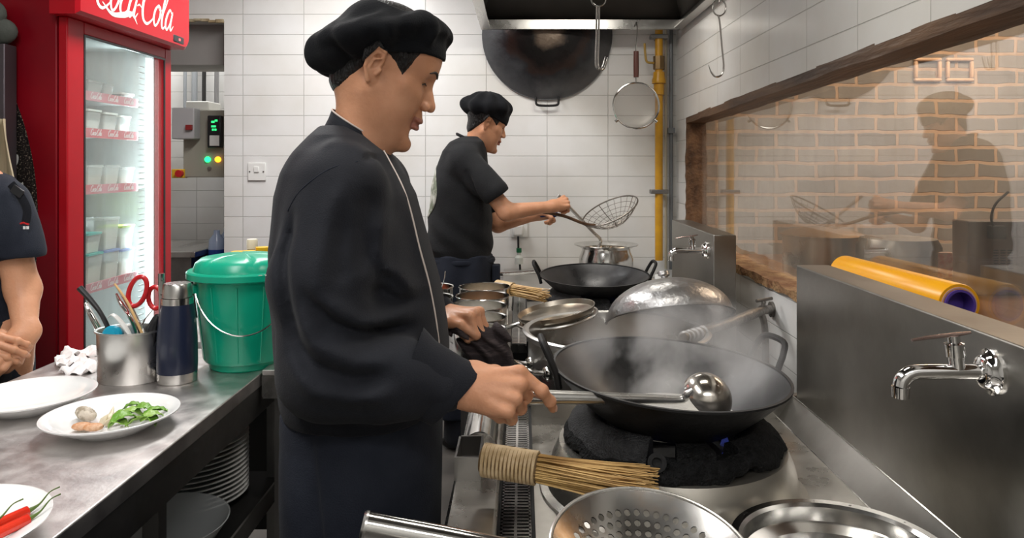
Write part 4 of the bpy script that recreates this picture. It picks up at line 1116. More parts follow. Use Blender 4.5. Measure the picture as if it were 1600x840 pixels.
g = G(); g.bb(-1.25, -.44, 2.28 if False else 2.57, 2.60, .84, .86); g = G(); g.bb(-1.25, -.69, 2.26, 2.62, .84, .86); part('shelf_top', g, steel_table, t)
g = G(); g.bb(-.68, -.44, 2.56, 2.62, .84, .86); part('shelf_strip', g, steel_table, t)
g = G(); g.bb(-1.24, -.69, 2.60, 2.61, .12, .84); part('added_dark_backing', g, MATS['dark_shelf_steel'], t)  # added dark backing that shuts out the paler wall behind
for (x, y) in ((-1.22, 2.3), (-.74, 2.3), (-1.22, 2.58), (-.74, 2.58)):
    g = G(); g.bb(x - .015, x + .015, y - .015, y + .015, 0, .84); part('leg', g, steel_dull, t)

# ================================================================ script lettering
def script_strokes(txt):
    """flowing script as centre lines with widths; unit = cap height"""
    out = []; x = 0
    L = {
        'C': ([(.50, .66), (.58, .86), (.50, 1.0), (.34, .94), (.15, .66), (.06, .34), (.12, .06), (.30, -.03), (.50, .10), (.60, .26)], [.02, .05, .05, .06, .085, .09, .08, .06, .035, .015], .50),
        'c': ([(.32, .36), (.29, .47), (.18, .44), (.07, .26), (.06, .08), (.15, -.01), (.28, .06), (.38, .18)], [.03, .05, .05, .07, .075, .06, .03, .015], .31),
        'o': ([(.20, .46), (.09, .34), (.05, .15), (.12, 0), (.22, .04), (.31, .22), (.30, .40), (.20, .46), (.26, .36), (.40, .38)], [.04, .065, .075, .06, .05, .065, .06, .04, .02, .015], .34),
        'a': ([(.29, .38), (.19, .46), (.08, .30), (.05, .10), (.13, -.01), (.24, .14), (.32, .42), (.27, .12), (.31, 0), (.42, .12)], [.03, .05, .07, .075, .055, .035, .06, .075, .05, .015], .36),
        'l': ([(.04, .15), (.18, .50), (.30, .86), (.27, 1.0), (.17, .84), (.08, .36), (.08, .06), (.17, -.01), (.28, .12)], [.015, .03, .05, .04, .07, .085, .075, .05, .015], .20),
        '-': ([(.0, .27), (.08, .31), (.17, .27)], [.02, .04, .02], .16),
        's': ([(0, 0)], [0], .1)}
    for ch in txt:
        p, w_, adv = L[ch]
        out.append(([(x + a + .22 * b, b) for a, b in p], w_)); x += adv
    return out, x
def script(g, txt, org, u, v, h, depth=.002, wsc=.62):
    st, Wd = script_strokes(txt)
    org, u, v = Vector(org), Vector(u).normalized(), Vector(v).normalized(); nrm = u.cross(v)
    for p, w_ in st:
        pts = cr([org + u * (a * h) + v * (b * h) for a, b in p], 4)
        g.tube(pts, [max(.003, x * wsc) * h for x in lerps(w_, 4)], 8, fl=max(.02, .02), up=nrm)
    return Wd * h

# ================================================================ fridge
FX = -1.54
t = thing('drinks_fridge', 'tall red glass door drinks fridge with white script header', 'fridge', (-1.9, 2.88, 0), world=True)
y0, y1 = 2.505, 3.25
g = G(); b_ = .03
g.bb(-2.30, -1.575, y0, y0 + b_, .10, 2.0); g.bb(-2.30, -1.575, y1 - b_, y1, .10, 2.0); g.bb(-2.30, -2.26, y0 + b_, y1 - b_, .10, 2.0)
g.bb(-2.30, -1.575, y0, y1, 2.0, 2.24); g.bb(-2.26, -1.575, y0 + b_, y1 - b_, 1.90, 2.0); g.bb(-2.26, -1.575, y0 + b_, y1 - b_, .10, .30); g.bb(-2.25, -1.6, y0 + .02, y1 - .02, 0, .10)
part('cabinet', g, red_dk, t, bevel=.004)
g = G(); g.bb(-2.259, -2.25, y0 + .031, y1 - .031, .3, 1.9); g.bb(-2.25, -1.60, y0 + .031, y0 + .036, .3, 1.9); g.bb(-2.25, -1.60, y1 - .036, y1 - .031, .3, 1.9); g.bb(-2.25, -1.6, y0 + .036, y1 - .036, 1.893, 1.899); g.bb(-2.25, -1.6, y0 + .036, y1 - .036, .301, .306)
part('liner', g, white_in, t, 'white inner liner')
def frame(x0, x1, ya, yb, za, zb, wy0, wy1, wz0, wz1):
    gg = G(); gg.bb(x0, x1, ya, ya + wy0, za, zb); gg.bb(x0, x1, yb - wy1, yb, za, zb); gg.bb(x0, x1, ya + wy0, yb - wy1, zb - wz1, zb); gg.bb(x0, x1, ya + wy0, yb - wy1, za, za + wz0); return gg
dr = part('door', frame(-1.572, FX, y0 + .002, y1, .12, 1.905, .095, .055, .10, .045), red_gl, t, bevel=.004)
g = frame(FX - .004, FX + .001, y0 + .097, y1 - .055, .22, 1.86, .008, .008, .008, .008); part('gasket', g, black_p, dr)
g = G(); g.bb(FX - .018, FX - .012, y0 + .09, y1 - .05, .2, 1.87); part('glass', g, glass_fr, dr, smooth=False)
# header box with rounded far corner, stands proud of the door
g = G(); pr = []
for i in range(9):
    a = -PI / 2 + PI / 2 * i / 8; pr.append((3.24 + .05 * math.cos(a), 1.955 + .05 * math.sin(a)))
oy = [(2.46, 1.905)] + pr + [(3.29, 2.22), (2.46, 2.22)]
xa, xb = -1.572, -1.475
m_ = len(oy); g.add([(xa, y, z) for y, z in oy] + [(xb - .012, y, z) for y, z in oy] + [(xb, y + (.012 if y < 2.5 else -.012), z + (.012 if z < 1.96 else -.01)) for y, z in oy],
     [tuple(range(m_))] + [(i, (i + 1) % m_, m_ + (i + 1) % m_, m_ + i) for i in range(m_)] + [(m_ + i, m_ + (i + 1) % m_, 2 * m_ + (i + 1) % m_, 2 * m_ + i) for i in range(m_)] + [tuple(2 * m_ + i for i in reversed(range(m_)))])
hdr = part('header_sign', g, mat('header_red', (.41, .003, .011), .3, spec=.35), t, 'bright red header sign with cream script')
g = G(); script(g, 'Coca-Cola', (xb + .001, 2.545, 1.958), (0, 1, .012), (0, 0, 1), .185, wsc=.50)
g.tube(cr([(xb + .001, 2.60, 1.975), (xb + .001, 2.66, 1.945), (xb + .001, 2.74, 1.957), (xb + .001, 2.80, 1.972), (xb + .001, 2.835, 1.94)], 5), lerps([.002, .007, .011, .008, .001], 5), 8, fl=.02 / .6, up=(1, 0, 0))
part('lettering', g, cream, hdr, 'cream script lettering')
g = G(); g.bb(xb - .004, xb + .003, 3.13, 3.225, 1.925, 1.955); part('temperature_display', g, black_p, hdr, bevel=.004)
g = G(); g.bb(xb + .003, xb + .0035, 3.175, 3.19, 1.935, 1.945); part('display_digits', g, mat('red_digits', (.8, .1, .1), .5, emit=1.5), hdr)
# side graphic
gr = G(); n = 64
el = [(-1.95 + .312 * math.cos(2 * PI * i / n), 1.20 + .64 * math.sin(2 * PI * i / n)) for i in range(n)]
gr.add([(x, y0 - .0012, z) for x, z in el] + [(x, y0 + .001, z) for x, z in el], [tuple(range(n)), tuple(reversed(range(n, 2 * n)))] + [(i, (i + 1) % n, n + (i + 1) % n, n + i) for i in range(n)])
speck = mat('speckled_black_print', (.012, .010, .010), .3, col2=(.34, .28, .22), ns=170, lo=.56, hi=.66, det=2)
sg = part('side_graphic', gr, speck, t, 'black speckled side picture')
g = G(); script(g, 'Coca-Cola', (-2.215, y0 - .0022, 1.235), (1, 0, .06), (0, 0, 1), .168, wsc=.75); part('side_lettering', g, mat('white_lettering', (.75, .74, .72), .5), sg)
ptxt = mat('strip_print_white', (.85, .80, .82), .5); pstrip = mat('shelf_strip_red', (.62, .10, .13), .4, col2=(.66, .30, .36), ns=6)
SH = [(1.655, 'a'), (1.515, 'b'), (1.30, 'c'), (.925, 'd'), (.55, 'e')]
for z, _ in SH:
    g = G(); g.bb(-2.22, -1.64, y0 + .04, y1 - .04, z, z + .008)
    sh = part('shelf', g, mat('shelf_white_wire', (.72, .74, .74), .4), t)
    g = G(); g.bb(-1.640, -1.634, y0 + .04, y1 - .10, z - .010, z + .026); ps = part('price_strip', g, pstrip, sh, 'red shelf strip with tiny white script')
    g = G()
    for k in range(5): script(g, 'Coca-Cola', (-1.6335, y0 + .06 + k * .118, z + .000), (0, 1, 0), (0, 0, 1), .024, wsc=.8)
    part('strip_lettering', g, ptxt, ps)
g = G(); g.bb(-1.615, -1.600, y1 - .075, y1 - .050, .32, 1.86)
for k in range(62): pass
part('led_strip', g, mat('cool_led', (.85, .95, 1.0), .5, emit=5.0), t, 'bright cool white light strip')
g = G()
for k in range(60): g.bb(-1.62, -1.612, y1 - .13, y1 - .09, .34 + k * .025, .345 + k * .025)
part('side_rack', g, mat('rack_pale', (.62, .66, .66), .4), t)
l = area('fridge_light', (-1.66, y1 - .10, 1.1), (0, 0, 0), .03, 1.5, 6, (.86, .96, 1.0)); l.rotation_euler = (PI / 2, 0, PI)
l.data.size = .06; l.data.size_y = 1.5
l.rotation_euler = Euler((-PI / 2, 0, 0))
# tubs in the fridge
tm = [mat('tub_white', (.72, .73, .70), .4), mat('tub_food', (.55, .50, .40), .5, col2=(.7, .66, .58), ns=20), mat('tub_lid_green', (.42, .56, .10), .4), mat('tub_lid_blue', (.18, .25, .50), .4), mat('tub_teal', (.06, .42, .38), .4)]
def tub(y, z, w_, h, lid, body, lab, x=-1.70):
    t = thing('food_tub', lab, 'food tub', (x, y, z), group='tubs in the drinks fridge')
    g = G(); g.loft([[(a * w_ * s_, b * w_ * s_, zz) for a, b in ((-.45, -.5), (.45, -.5), (.5, -.45), (.5, .45), (.45, .5), (-.45, .5), (-.5, .45), (-.5, -.45))] for s_, zz in ((.84, 0), (.92, h * .5), (1, h))]); part('tub_body', g, plast_clear, t, bevel=.002)
    g = G(); g.loft([[(a * w_ * s_ * .94, b * w_ * s_ * .94, zz) for a, b in ((-.45, -.5), (.45, -.5), (.5, -.45), (.5, .45), (.45, .5), (-.45, .5), (-.5, .45), (-.5, -.45))] for s_, zz in ((.84, .003), (.90, h * .6))]); part('tub_food', g, body, t)
    g = G(); g.loft([[(a * w_ * 1.05, b * w_ * 1.05, zz) for a, b in ((-.45, -.5), (.45, -.5), (.5, -.45), (.5, .45), (.45, .5), (-.45, .5), (-.5, .45), (-.5, -.45))] for zz in (h, h + .008)]); part('tub_lid', g, lid, t)
zz = 1.663
tub(2.860, zz, 0.104, .055, plast_clear, tm[0], 'shallow clear tub on the top fridge shelf'); tub(2.980, zz, 0.072, .055, plast_clear, tm[0], 'small clear tub on the top fridge shelf'); tub(3.090, zz, 0.105, .03, tm[0], tm[0], 'flat white tub at the far end of the top fridge shelf')
zz = 1.523
tub(2.860, zz, 0.096, .085, tm[0], tm[0], 'white tub nearest the hinge on the second fridge shelf'); tub(2.975, zz, 0.096, .08, tm[0], tm[0], 'middle white tub on the second fridge shelf'); tub(3.090, zz, 0.088, .075, tm[0], tm[0], 'third white tub on the second fridge shelf')
zz = 1.308
tub(2.860, zz, 0.105, .085, plast_clear, tm[1], 'clear food tub nearest the hinge on the third fridge shelf'); tub(2.980, zz, 0.105, .085, plast_clear, tm[1], 'middle clear food tub on the third fridge shelf'); tub(3.095, zz, 0.105, .075, plast_clear, tm[1], 'far clear food tub on the third fridge shelf')
zz = .933
tub(2.860, zz, 0.104, .12, tm[4], tm[1], 'teal lidded tub at the bottom of the fourth fridge shelf'); tub(2.980, zz, 0.105, .12, tm[3], tm[1], 'blue lidded tub under the clear tub'); tub(3.095, zz, 0.105, .11, tm[3], tm[1], 'blue lidded tub under the green lidded tub')
tub(2.860, zz + .128, 0.096, .07, tm[4], tm[1], 'teal lidded tub on top of another near the hinge'); tub(2.980, zz + .128, 0.104, .12, plast_clear, tm[1], 'tall clear tub stacked on the blue lidded tub'); tub(3.095, zz + .118, 0.105, .09, tm[2], tm[1], 'green lidded tub stacked near the light strip')

# black cooler at the far left with cloth
t = thing('display_cooler', 'dark framed glass cooler at the left edge beside the red fridge', 'cooler', (-1.9, 2.36, 0), world=True)
fm = mat('dark_bronze_frame', (.09, .075, .085), .35, .6)
part('frame', frame(-2.3, -1.585, 2.26, 2.29, .1, 1.80, .03, .03, .03, .03) if False else (lambda gg: (gg.bb(-1.725, -1.70, 2.43, 2.49, .1, 1.80), gg.bb(-2.3, -2.27, 2.43, 2.49, .1, 1.80), gg.bb(-2.27, -1.725, 2.43, 2.49, 1.77, 1.80), gg.bb(-2.27, -1.725, 2.43, 2.49, .1, .13), gg.bb(-2.27, -1.725, 2.47, 2.49, .13, 1.77))[-1])(G()), fm, t, bevel=.003)
for z in (.5, .9, 1.25, 1.55):
    g = G(); g.bb(-2.27, -1.725, 2.435, 2.47, z, z + .012); part('shelf', g, fm, t)
# hanging cream cloth and cap on top
g = G(); rings = []
for i in range(14):
    u = i / 13; wd = .05 + .10 * u ** 1.3
    rings.append([(-1.70 + (q / 9 - .5) * wd * 1.2, 2.39 + .010 * math.sin(q * 1.9 + u * 2) + (.007 if k else 0), 1.55 - .33 * u) for k in (0, 1) for q in (range(10) if not k else range(9, -1, -1))])
g.loft(rings); single('hanging_cloth', g, mat('cream_striped_cloth', (.62, .52, .36), .9, col2=(.40, .34, .22), ns=12, st=(6, 1, .3)), 'cream striped cloth hanging at the left edge behind the standing person', 'cloth', sharp=60)
g = G(); g.ball((-1.735, 2.46, 1.845), (.055, .035, .045)); g.ball((-1.76, 2.45, 1.90), (.05, .035, .05)); single('cloth_bag', g, mat('grey_green_cloth', (.07, .075, .065), .9, bump=.6, bs=30), 'grey green bag on top of the dark cooler', 'bag', sharp=80)

# ================================================================ passage behind the opening
def box_thing(name, x0, x1, y0_, y1_, z0, z1, m_, lab, cat, bevel=.006):
    t = thing(name, lab, cat, ((x0 + x1) / 2, (y0_ + y1_) / 2, z0), world=True)
    g = G(); g.bb(x0, x1, y0_, y1_, z0, z1); part('casing', g, m_, t, bevel=bevel); return t
bm = mat('beige_panel_paint', (.36, .345, .29), .4)
def PX(px, Y): return (px - CX) / F * Y
def PZ(py, Y): return CZ - (py - CY) / F * Y
Yp1 = 4.62
t = box_thing('control_panel', PX(286, Yp1), PX(352, Yp1) + .05, Yp1, 5.26, PZ(277, Yp1), PZ(172, Yp1), bm, 'beige electrical control panel in the passage', 'control panel')
g = G(); g.bb(PX(329, Yp1), PX(350, Yp1), Yp1 - .05, Yp1, PZ(231, Yp1), PZ(181, Yp1)); ct = part('controller', g, black_p, t, bevel=.006)
gm_ = mat('green_display', (.02, .5, .12), .4, emit=1.6, ecol=(.03, .8, .2))
g = G()
for (a, b_, w_) in ((338, 191, 5), (343, 189, 4), (339, 198, 7), (338, 203, 3), (342, 203, 3)): g.bb(PX(a - w_ / 2, Yp1), PX(a + w_ / 2, Yp1), Yp1 - .052, Yp1 - .05, PZ(b_ + 1.5, Yp1), PZ(b_ - 1.5, Yp1))
part('display', g, gm_, ct)
g = G(); g.bb(PX(333, Yp1), PX(348, Yp1), Yp1 - .056, Yp1 - .05, PZ(228, Yp1), PZ(212, Yp1)); part('keypad', g, white_p, ct, bevel=.002)
for (px, m_, lb) in ((325, mat('green_lamp', (.02, .7, .2), .3, emit=2.5, ecol=(.02, .9, .25)), 'lit green lamp'), (341, mat('amber_lamp', (.8, .35, .02), .3, emit=2.5, ecol=(1, .42, .02)), 'lit amber lamp')):
    g = G(); g.lathe([(0, 0), (.018, 0), (.018, .01), (.014, .018), (0, .020)], 20, align((PX(px, Yp1), Yp1, PZ(249, Yp1)), (0, -1, 0))); part('indicator_lamp', g, m_, t, lb)
g = G(); g.lathe(cyl(.012, 0, .01), 16, align((PX(328, Yp1), Yp1, PZ(263, Yp1)), (0, -1, 0))); part('key_switch', g, steel_pol, t)
t = box_thing('switch_box', PX(268, 4.52), PX(303, 4.52), 4.52, 4.612, PZ(217, 4.52), PZ(168, 4.52), mat('grey_box', (.42, .41, .42), .4), 'grey switch box left of the control panel', 'switch box')
g = G(); g.bb(PX(292, 4.52), PX(301, 4.52), 4.50, 4.52, PZ(203, 4.52), PZ(195, 4.52)); part('rocker', g, mat('red_black_rocker', (.25, .02, .02), .4), t)
t = box_thing('junction_box', PX(290, 4.9), PX(326, 4.9), 4.9, 5.1, PZ(172, 4.9), PZ(158, 4.9), white_p, 'white box lying on top of the control panel', 'box')
g = G(); g.bb(PX(268, 4.6), PX(287, 4.6), 4.6, 4.66, PZ(278, 4.6), PZ(264, 4.6)); st_ = single('stop_button', g, mat('yellow_box', (.72, .42, .02), .4), 'yellow emergency stop box with red button', 'button', bevel=.004)
g = G(); g.lathe(cyl(.022, 0, .03), 16, align((PX(282, 4.6), 4.6, PZ(271, 4.6)), (0, -1, 0))); part('button', g, redp, st_)
for i, (px, c, r, m_) in enumerate(((315, 0, .014, mat('dark_cable', (.02, .02, .02), .5)), (300, 0, .02, mat('grey_trunking', (.30, .32, .34), .5)), (285, 0, .012, mat('grey_trunking', (.3, .3, .3), .5)), (335, 0, .016, mat('silver_flex', (.35, .35, .36), .3, .8)))):
    g = G(); g.tube(cr([(PX(px, 5.2), 5.24, PZ(170, 5.2)), (PX(px - 1, 5.2), 5.25, PZ(130, 5.2)), (PX(px + 1, 5.2), 5.24, PZ(60, 5.2))], 4), r, 10)
    single('cable', g, m_, ('black cable', 'wide grey cable', 'thin grey cable', 'silver flexible cable')[i] + ' rising above the control panel', 'cable')
t = thing('passage_counter', 'steel counter in the passage beyond the opening', 'counter', (-2.1, 4.8, 0), world=True)
g = G(); g.bb(-2.6, -1.98, 4.48, 5.1, .84, .875); part('worktop', g, steel, t, bevel=.003)
g = G(); g.bb(-2.58, -2.02, 4.52, 5.08, 0, .84); part('cabinet', g, steel_dull, t)
t = thing('bottle_rack', 'low dark stand carrying the blue water bottles', 'stand', (-1.79, 4.9, 0), world=True)
g = G(); g.bb(-1.97, -1.63, 4.6, 5.2, .70, .74); part('rack_top', g, steel_dull, t)
for (x, y) in ((-1.95, 4.62), (-1.65, 4.62), (-1.95, 5.18), (-1.65, 5.18)):
    g = G(); g.bb(x - .015, x + .015, y - .015, y + .015, 0, .70); part('leg', g, steel_dull, t)
blue = mat('blue_bottle_plastic', (.03, .08, .36), .15, alpha=.85); bl2 = mat('pale_blue_plastic', (.42, .52, .72), .15, alpha=.8)
bt = thing('water_bottle', 'translucent blue bottle on the passage stand', 'bottle', (-1.93, 4.68, .74), group='blue bottles in the passage')
g = G(); g.lathe([(0, 0), (.05, 0), (.052, .10), (.052, .13), (0, .13)], 20); part('bottle_body', g, blue, bt)
g = G(); g.lathe([(0, .13), (.052, .13), (.046, .19), (.02, .225), (.018, .25), (0, .25)], 20); part('shoulder', g, bl2, bt)
bt['label'] = 'translucent blue bottle at the left of the front row on the passage stand'
for (x, y, lb) in ((-1.80, 4.68, 'middle blue bottle of the front row'), (-1.68, 4.7, 'blue bottle of the front row nearest the tiled wall edge'), (-1.93, 4.84, 'left blue bottle of the second row'), (-1.80, 4.86, 'middle blue bottle of the second row'), (-1.68, 4.88, 'right blue bottle of the second row'), (-1.87, 5.03, 'left blue bottle of the back row'), (-1.73, 5.05, 'right blue bottle of the back row')): dup(bt, (x, y, .74), None, lb + ' on the passage stand')

# ================================================================ beyond the window
t = thing('steamer_pot', 'large steel pot seen through the kitchen window', 'pot', (1.24, 3.05, .88), group=None)
g = G(); g.lathe([(0, 0), (.15, 0), (.155, .01), (.155, .22), (.165, .235), (.155, .238), (.148, .23), (.148, .02), (0, .01)], 48); part('pot_body', g, steel, t)
g = G(); g.lathe([(.168, .236), (.12, .255), (.02, .272), (0, .272), (0, .268), (.11, .25), (.165, .232)], 48); part('lid', g, mat('warm_lid', (.62, .45, .28), .25, 1), t)
t = thing('rice_cooker', 'steel cooker with red digits seen through the window', 'cooker', (1.40, 2.75, .88))
g = G(); g.lathe([(0, 0), (.14, 0), (.145, .02), (.145, .22), (.13, .25), (.0, .262)], 48); part('cooker_body', g, steel_guard, t)
g = G(); g.bb(-.04, .02, -.149, -.142, .09, .12); part('panel', g, black_p, t)
g = G()
for dx, segs in ((-.028, 'bc'), (-.016, 'abcdef'), (-.003, 'abcdef')):
    seg = dict(a=(0, .009, .006, .001), g=(0, 0, .006, .001), d=(0, -.009, .006, .001), b=(.004, .0045, .001, .008), c=(.004, -.0045, .001, .008), f=(-.004, .0045, .001, .008), e=(-.004, -.0045, .001, .008))
    for s_ in segs:
        q = seg[s_]; g.box((dx + q[0], -.1505, .105 + q[1]), (q[2] * 1.3, .001, q[3] * 1.3))
part('digits', g, mat('red_led', (1, .05, .03), .5, emit=6), t, 'glowing red digits')
g = G(); g.bb(.07, .135, -.12, -.10, .12, .21); part('sticker', g, mat('red_sticker', (.5, .10, .07), .5, col2=(.7, .5, .4), ns=40), t, bevel=.003)
# bamboo steamers row
bs = thing('bamboo_steamer', 'round bamboo steamer seen through the window', 'steamer', (1.62, 3.2, .90), group='bamboo steamers beyond the window')
g = G(); g.lathe([(0, 0), (.085, 0), (.085, .05), (.09, .05), (.09, .065), (.06, .075), (0, .08)], 32); part('steamer_body', g, mat('pale_bamboo', (.55, .36, .20), .6, col2=(.40, .25, .13), ns=20), bs)
g = G(); g.lathe([(0, .08), (.01, .08), (.014, .095), (0, .10)], 12); part('knob', g, MATS['pale_bamboo'], bs)
bs.location = (1.64, 3.17, .88); bs['label'] = 'bamboo steamer beyond the window, nearest the steel cooker'
for (x, y, z, lb) in ((1.83, 3.17, .88, 'middle bamboo steamer of the front row beyond the window'), (2.02, 3.17, .88, 'bamboo steamer beyond the window nearest the grey vented box'), (1.72, 3.36, .88, 'left bamboo steamer of the back row beyond the window'), (1.92, 3.36, .88, 'right bamboo steamer of the back row beyond the window')): dup(bs, (x, y, z), None, lb)
t = thing('speaker_box', 'grey vented metal box seen through the window at the right edge', 'appliance', (2.1, 2.85, .88), world=True)
Yb_ = 2.95
g = G(); g.bb(PX(1512, Yb_), PX(1700, Yb_), Yb_, Yb_ + .11, .88, PZ(345, Yb_)); part('casing', g, mat('warm_grey_casing', (.12, .09, .075), .5), t, bevel=.006)
g = G()
for c_ in range(3):
    for r_ in range(8): g.bb(PX(1552 + c_ * 11, Yb_), PX(1560 + c_ * 11, Yb_), Yb_ - .002, Yb_, PZ(392 + r_ * 4, Yb_), PZ(390 + r_ * 4, Yb_))
part('vents', g, dark_gap, t)
g = G(); g.bb(PX(1542, Yb_), PX(1562, Yb_), Yb_ - .04, Yb_, PZ(372, Yb_), PZ(352, Yb_)); g.tube(cr([V(1552, 356, Yb_ - .02), V(1549, 338, Yb_ - .03), V(1556, 318, Yb_ - .02), V(1575, 300, Yb_)], 5), .005, 8); part('plug', g, black_p, t)
# plaque frames on brick wall: two small square frames
for i, px in enumerate((1449, 1499)):
    c = V(px, 109, 4.34); t = single('wall_frame', (lambda gg: (gg.bb(c.x - .08, c.x + .08, 4.325, 4.35, c.z - .07, c.z - .05), gg.bb(c.x - .08, c.x + .08, 4.325, 4.35, c.z + .05, c.z + .07), gg.bb(c.x - .08, c.x - .06, 4.325, 4.35, c.z - .05, c.z + .05), gg.bb(c.x + .06, c.x + .08, 4.325, 4.35, c.z - .05, c.z + .05), gg)[-1])(G()), mat('pale_copper_frame', (.62, .42, .28), .4), ('left', 'right')[i] + ' of two small square frames on the brick wall', 'frame', bevel=.008)
# yellow roll lying on the guard ledge behind the near splash guard
t = thing('yellow_roll', 'bright yellow roll with purple core lying behind the near splash guard', 'roll', (.935, 1.58, 1.10), world=True)
b_ = Vector((.934, 1.58, 1.102)); a_ = Vector((.934, 2.13, 1.094))
d_ = (a_ - b_); Lr = d_.length; Mx = align(b_, d_)
g = G(); g.lathe([(.033, -.002), (.044, -.002), (.0455, .001), (.0455, Lr), (.033, Lr)], 48, Mx); part('roll_body', g, mat('bright_yellow_film', (.85, .40, .008), .3, col2=(.80, .34, .01), ns=5), t)
g = G(); g.lathe([(.033, 0), (.035, -.003), (.038, -.003), (.0385, 0)], 40, Mx); part('paper_layer', g, mat('pink_paper', (.6, .36, .3), .6), t)
g = G(); g.lathe([(.033, -.008), (.033, .05), (.028, .05), (.028, -.008), (.033, -.008)], 40, Mx); g.lathe([(0, .03), (.03, .03)], 30, Mx); part('core', g, mat('purple_core', (.09, .05, .30), .3), t, 'purple core')
g = G(); 
for k in range(16):
    aa = math.radians(118); rr_ = .0457
    p = Mx @ Vector((rr_ * math.cos(aa + .05 * (k % 2)), rr_ * math.sin(aa + .05 * (k % 2)), .16 + k * .024 + (.03 if k > 8 else 0)))
    g.box(p, (.004, .010, .0012))
part('printed_marks', g, black_p, t)
g = G(); g.bb(.89, .981, 1.45, 2.25, .985, 1.04); g.bb(.895, .981, 1.47, 2.23, 1.04, 1.052)
single('shelf_board', g, MATS['brown_counter_wood'], 'brown board on the window sill carrying the yellow roll', 'shelf', bevel=.004)
# ================================================================ implicit-surface modelling for bodies and cloth
def smin(a, b, k):
    h = np.maximum(k - np.abs(a - b), 0) / k
    return np.minimum(a, b) - h * h * k * .25
def smax(a, b, k): return -smin(-a, -b, k)
def sE(P, c, r):
    x, y, z = (P[0] - c[0]), (P[1] - c[1]), (P[2] - c[2])
    k0 = np.sqrt((x / r[0]) ** 2 + (y / r[1]) ** 2 + (z / r[2]) ** 2)
    k1 = np.sqrt((x / r[0] ** 2) ** 2 + (y / r[1] ** 2) ** 2 + (z / r[2] ** 2) ** 2) + 1e-9
    return k0 * (k0 - 1) / k1
def sC(P, a, b, r0, r1=None, sq=None):      # tapered capsule; sq=(axis vector, factor) flattens it
    if r1 is None: r1 = r0
    a = np.array(a, float); b = np.array(b, float); d = b - a; L2 = float(d @ d) + 1e-12
    px, py, pz = P[0] - a[0], P[1] - a[1], P[2] - a[2]
    t = np.clip((px * d[0] + py * d[1] + pz * d[2]) / L2, 0, 1)
    qx, qy, qz = px - t * d[0], py - t * d[1], pz - t * d[2]
    if sq is not None:
        n = np.array(sq[0], float); n /= np.linalg.norm(n)
        dn = qx * n[0] + qy * n[1] + qz * n[2]
        e = (sq[1] - 1)
        qx, qy, qz = qx + n[0] * dn * e, qy + n[1] * dn * e, qz + n[2] * dn * e
    return np.sqrt(qx * qx + qy * qy + qz * qz) - (r0 + (r1 - r0) * t)
def xf(P, M):                                # world -> local of matrix M
    I = np.array(M.inverted())
    return tuple(I[i, 0] * P[0] + I[i, 1] * P[1] + I[i, 2] * P[2] + I[i, 3] for i in range(3))
def chain(P, pts, rs, k=.01, sq=None):
    d = None
    for i in range(len(pts) - 1):
        e = sC(P, pts[i], pts[i + 1], rs[i], rs[i + 1], sq)
        d = e if d is None else smin(d, e, k)
    return d

def surfnet(f, lo, hi, h, g=None, M=None, mfun=None):
    lo = np.array(lo, float); hi = np.array(hi, float)
    n = np.maximum(np.ceil((hi - lo) / h).astype(int) + 1, 3)
    X = (lo[0] + h * np.arange(n[0]))[:, None, None]; Y = (lo[1] + h * np.arange(n[1]))[None, :, None]; Z = (lo[2] + h * np.arange(n[2]))[None, None, :]
    X, Y, Z = np.broadcast_arrays(X, Y, Z)
    D = f((X, Y, Z)).astype(np.float64)
    D[0] = np.abs(D[0]) + 1e-4; D[-1] = np.abs(D[-1]) + 1e-4; D[:, 0] = np.abs(D[:, 0]) + 1e-4; D[:, -1] = np.abs(D[:, -1]) + 1e-4; D[:, :, 0] = np.abs(D[:, :, 0]) + 1e-4; D[:, :, -1] = np.abs(D[:, :, -1]) + 1e-4
    c = [slice(0, -1), slice(1, None)]
    acc = np.zeros(tuple(n - 1) + (3,)); cnt = np.zeros(tuple(n - 1))
    def corner(i, j, k): return D[c[i], c[j], c[k]]
    for ax in range(3):
        for u in (0, 1):
            for v in (0, 1):
                i0 = [0, 0, 0]; o = [q for q in range(3) if q != ax]; i0[o[0]] = u; i0[o[1]] = v; i1 = list(i0); i1[ax] = 1
                a, b = corner(*i0), corner(*i1)
                m = (a < 0) != (b < 0)
                t = np.where(m, a / np.where(m, a - b, 1), 0)
                cnt += m
                acc[..., ax] += np.where(m, t, 0); acc[..., o[0]] += m * u; acc[..., o[1]] += m * v
    act = cnt > 0
    idx = -np.ones(act.shape, int); idx[act] = np.arange(act.sum())
    cells = np.argwhere(act)
    vs = lo + h * (cells + acc[act] / cnt[act][:, None])
    faces = []
    for ax in range(3):
        o = [q for q in range(3) if q != ax]
        s0 = [slice(None)] * 3; s1 = [slice(None)] * 3
        s0[ax] = slice(0, -1); s1[ax] = slice(1, None)
        for q in o: s0[q] = slice(1, -1); s1[q] = slice(1, -1)
        a, b = D[tuple(s0)], D[tuple(s1)]
        m = (a < 0) != (b < 0); pos = np.argwhere(m)
        if not len(pos): continue
        base = pos.copy()
        for q in o: base[:, q] += 1
        inside = (a < 0)[m]
        def cell(du, dv):
            p = base.copy(); p[:, o[0]] -= du; p[:, o[1]] -= dv
            return idx[p[:, 0], p[:, 1], p[:, 2]]
        q4 = np.stack([cell(0, 0), cell(1, 0), cell(1, 1), cell(0, 1)], 1)
        flip = inside if ax != 1 else ~inside
        q4[~flip] = q4[~flip][:, ::-1]
        faces.append(q4)
    fs = np.concatenate(faces); fs = fs[(fs >= 0).all(1)]
    if M is not None:
        A = np.array(M); vs = vs @ A[:3, :3].T + A[:3, 3]
    if g is None: g = G()
    b0 = len(g.v)
    g.v.extend(map(tuple, vs.tolist())); g.f.extend(map(tuple, (fs + b0).tolist()))
    g.m.extend([0] * len(fs))
    return g

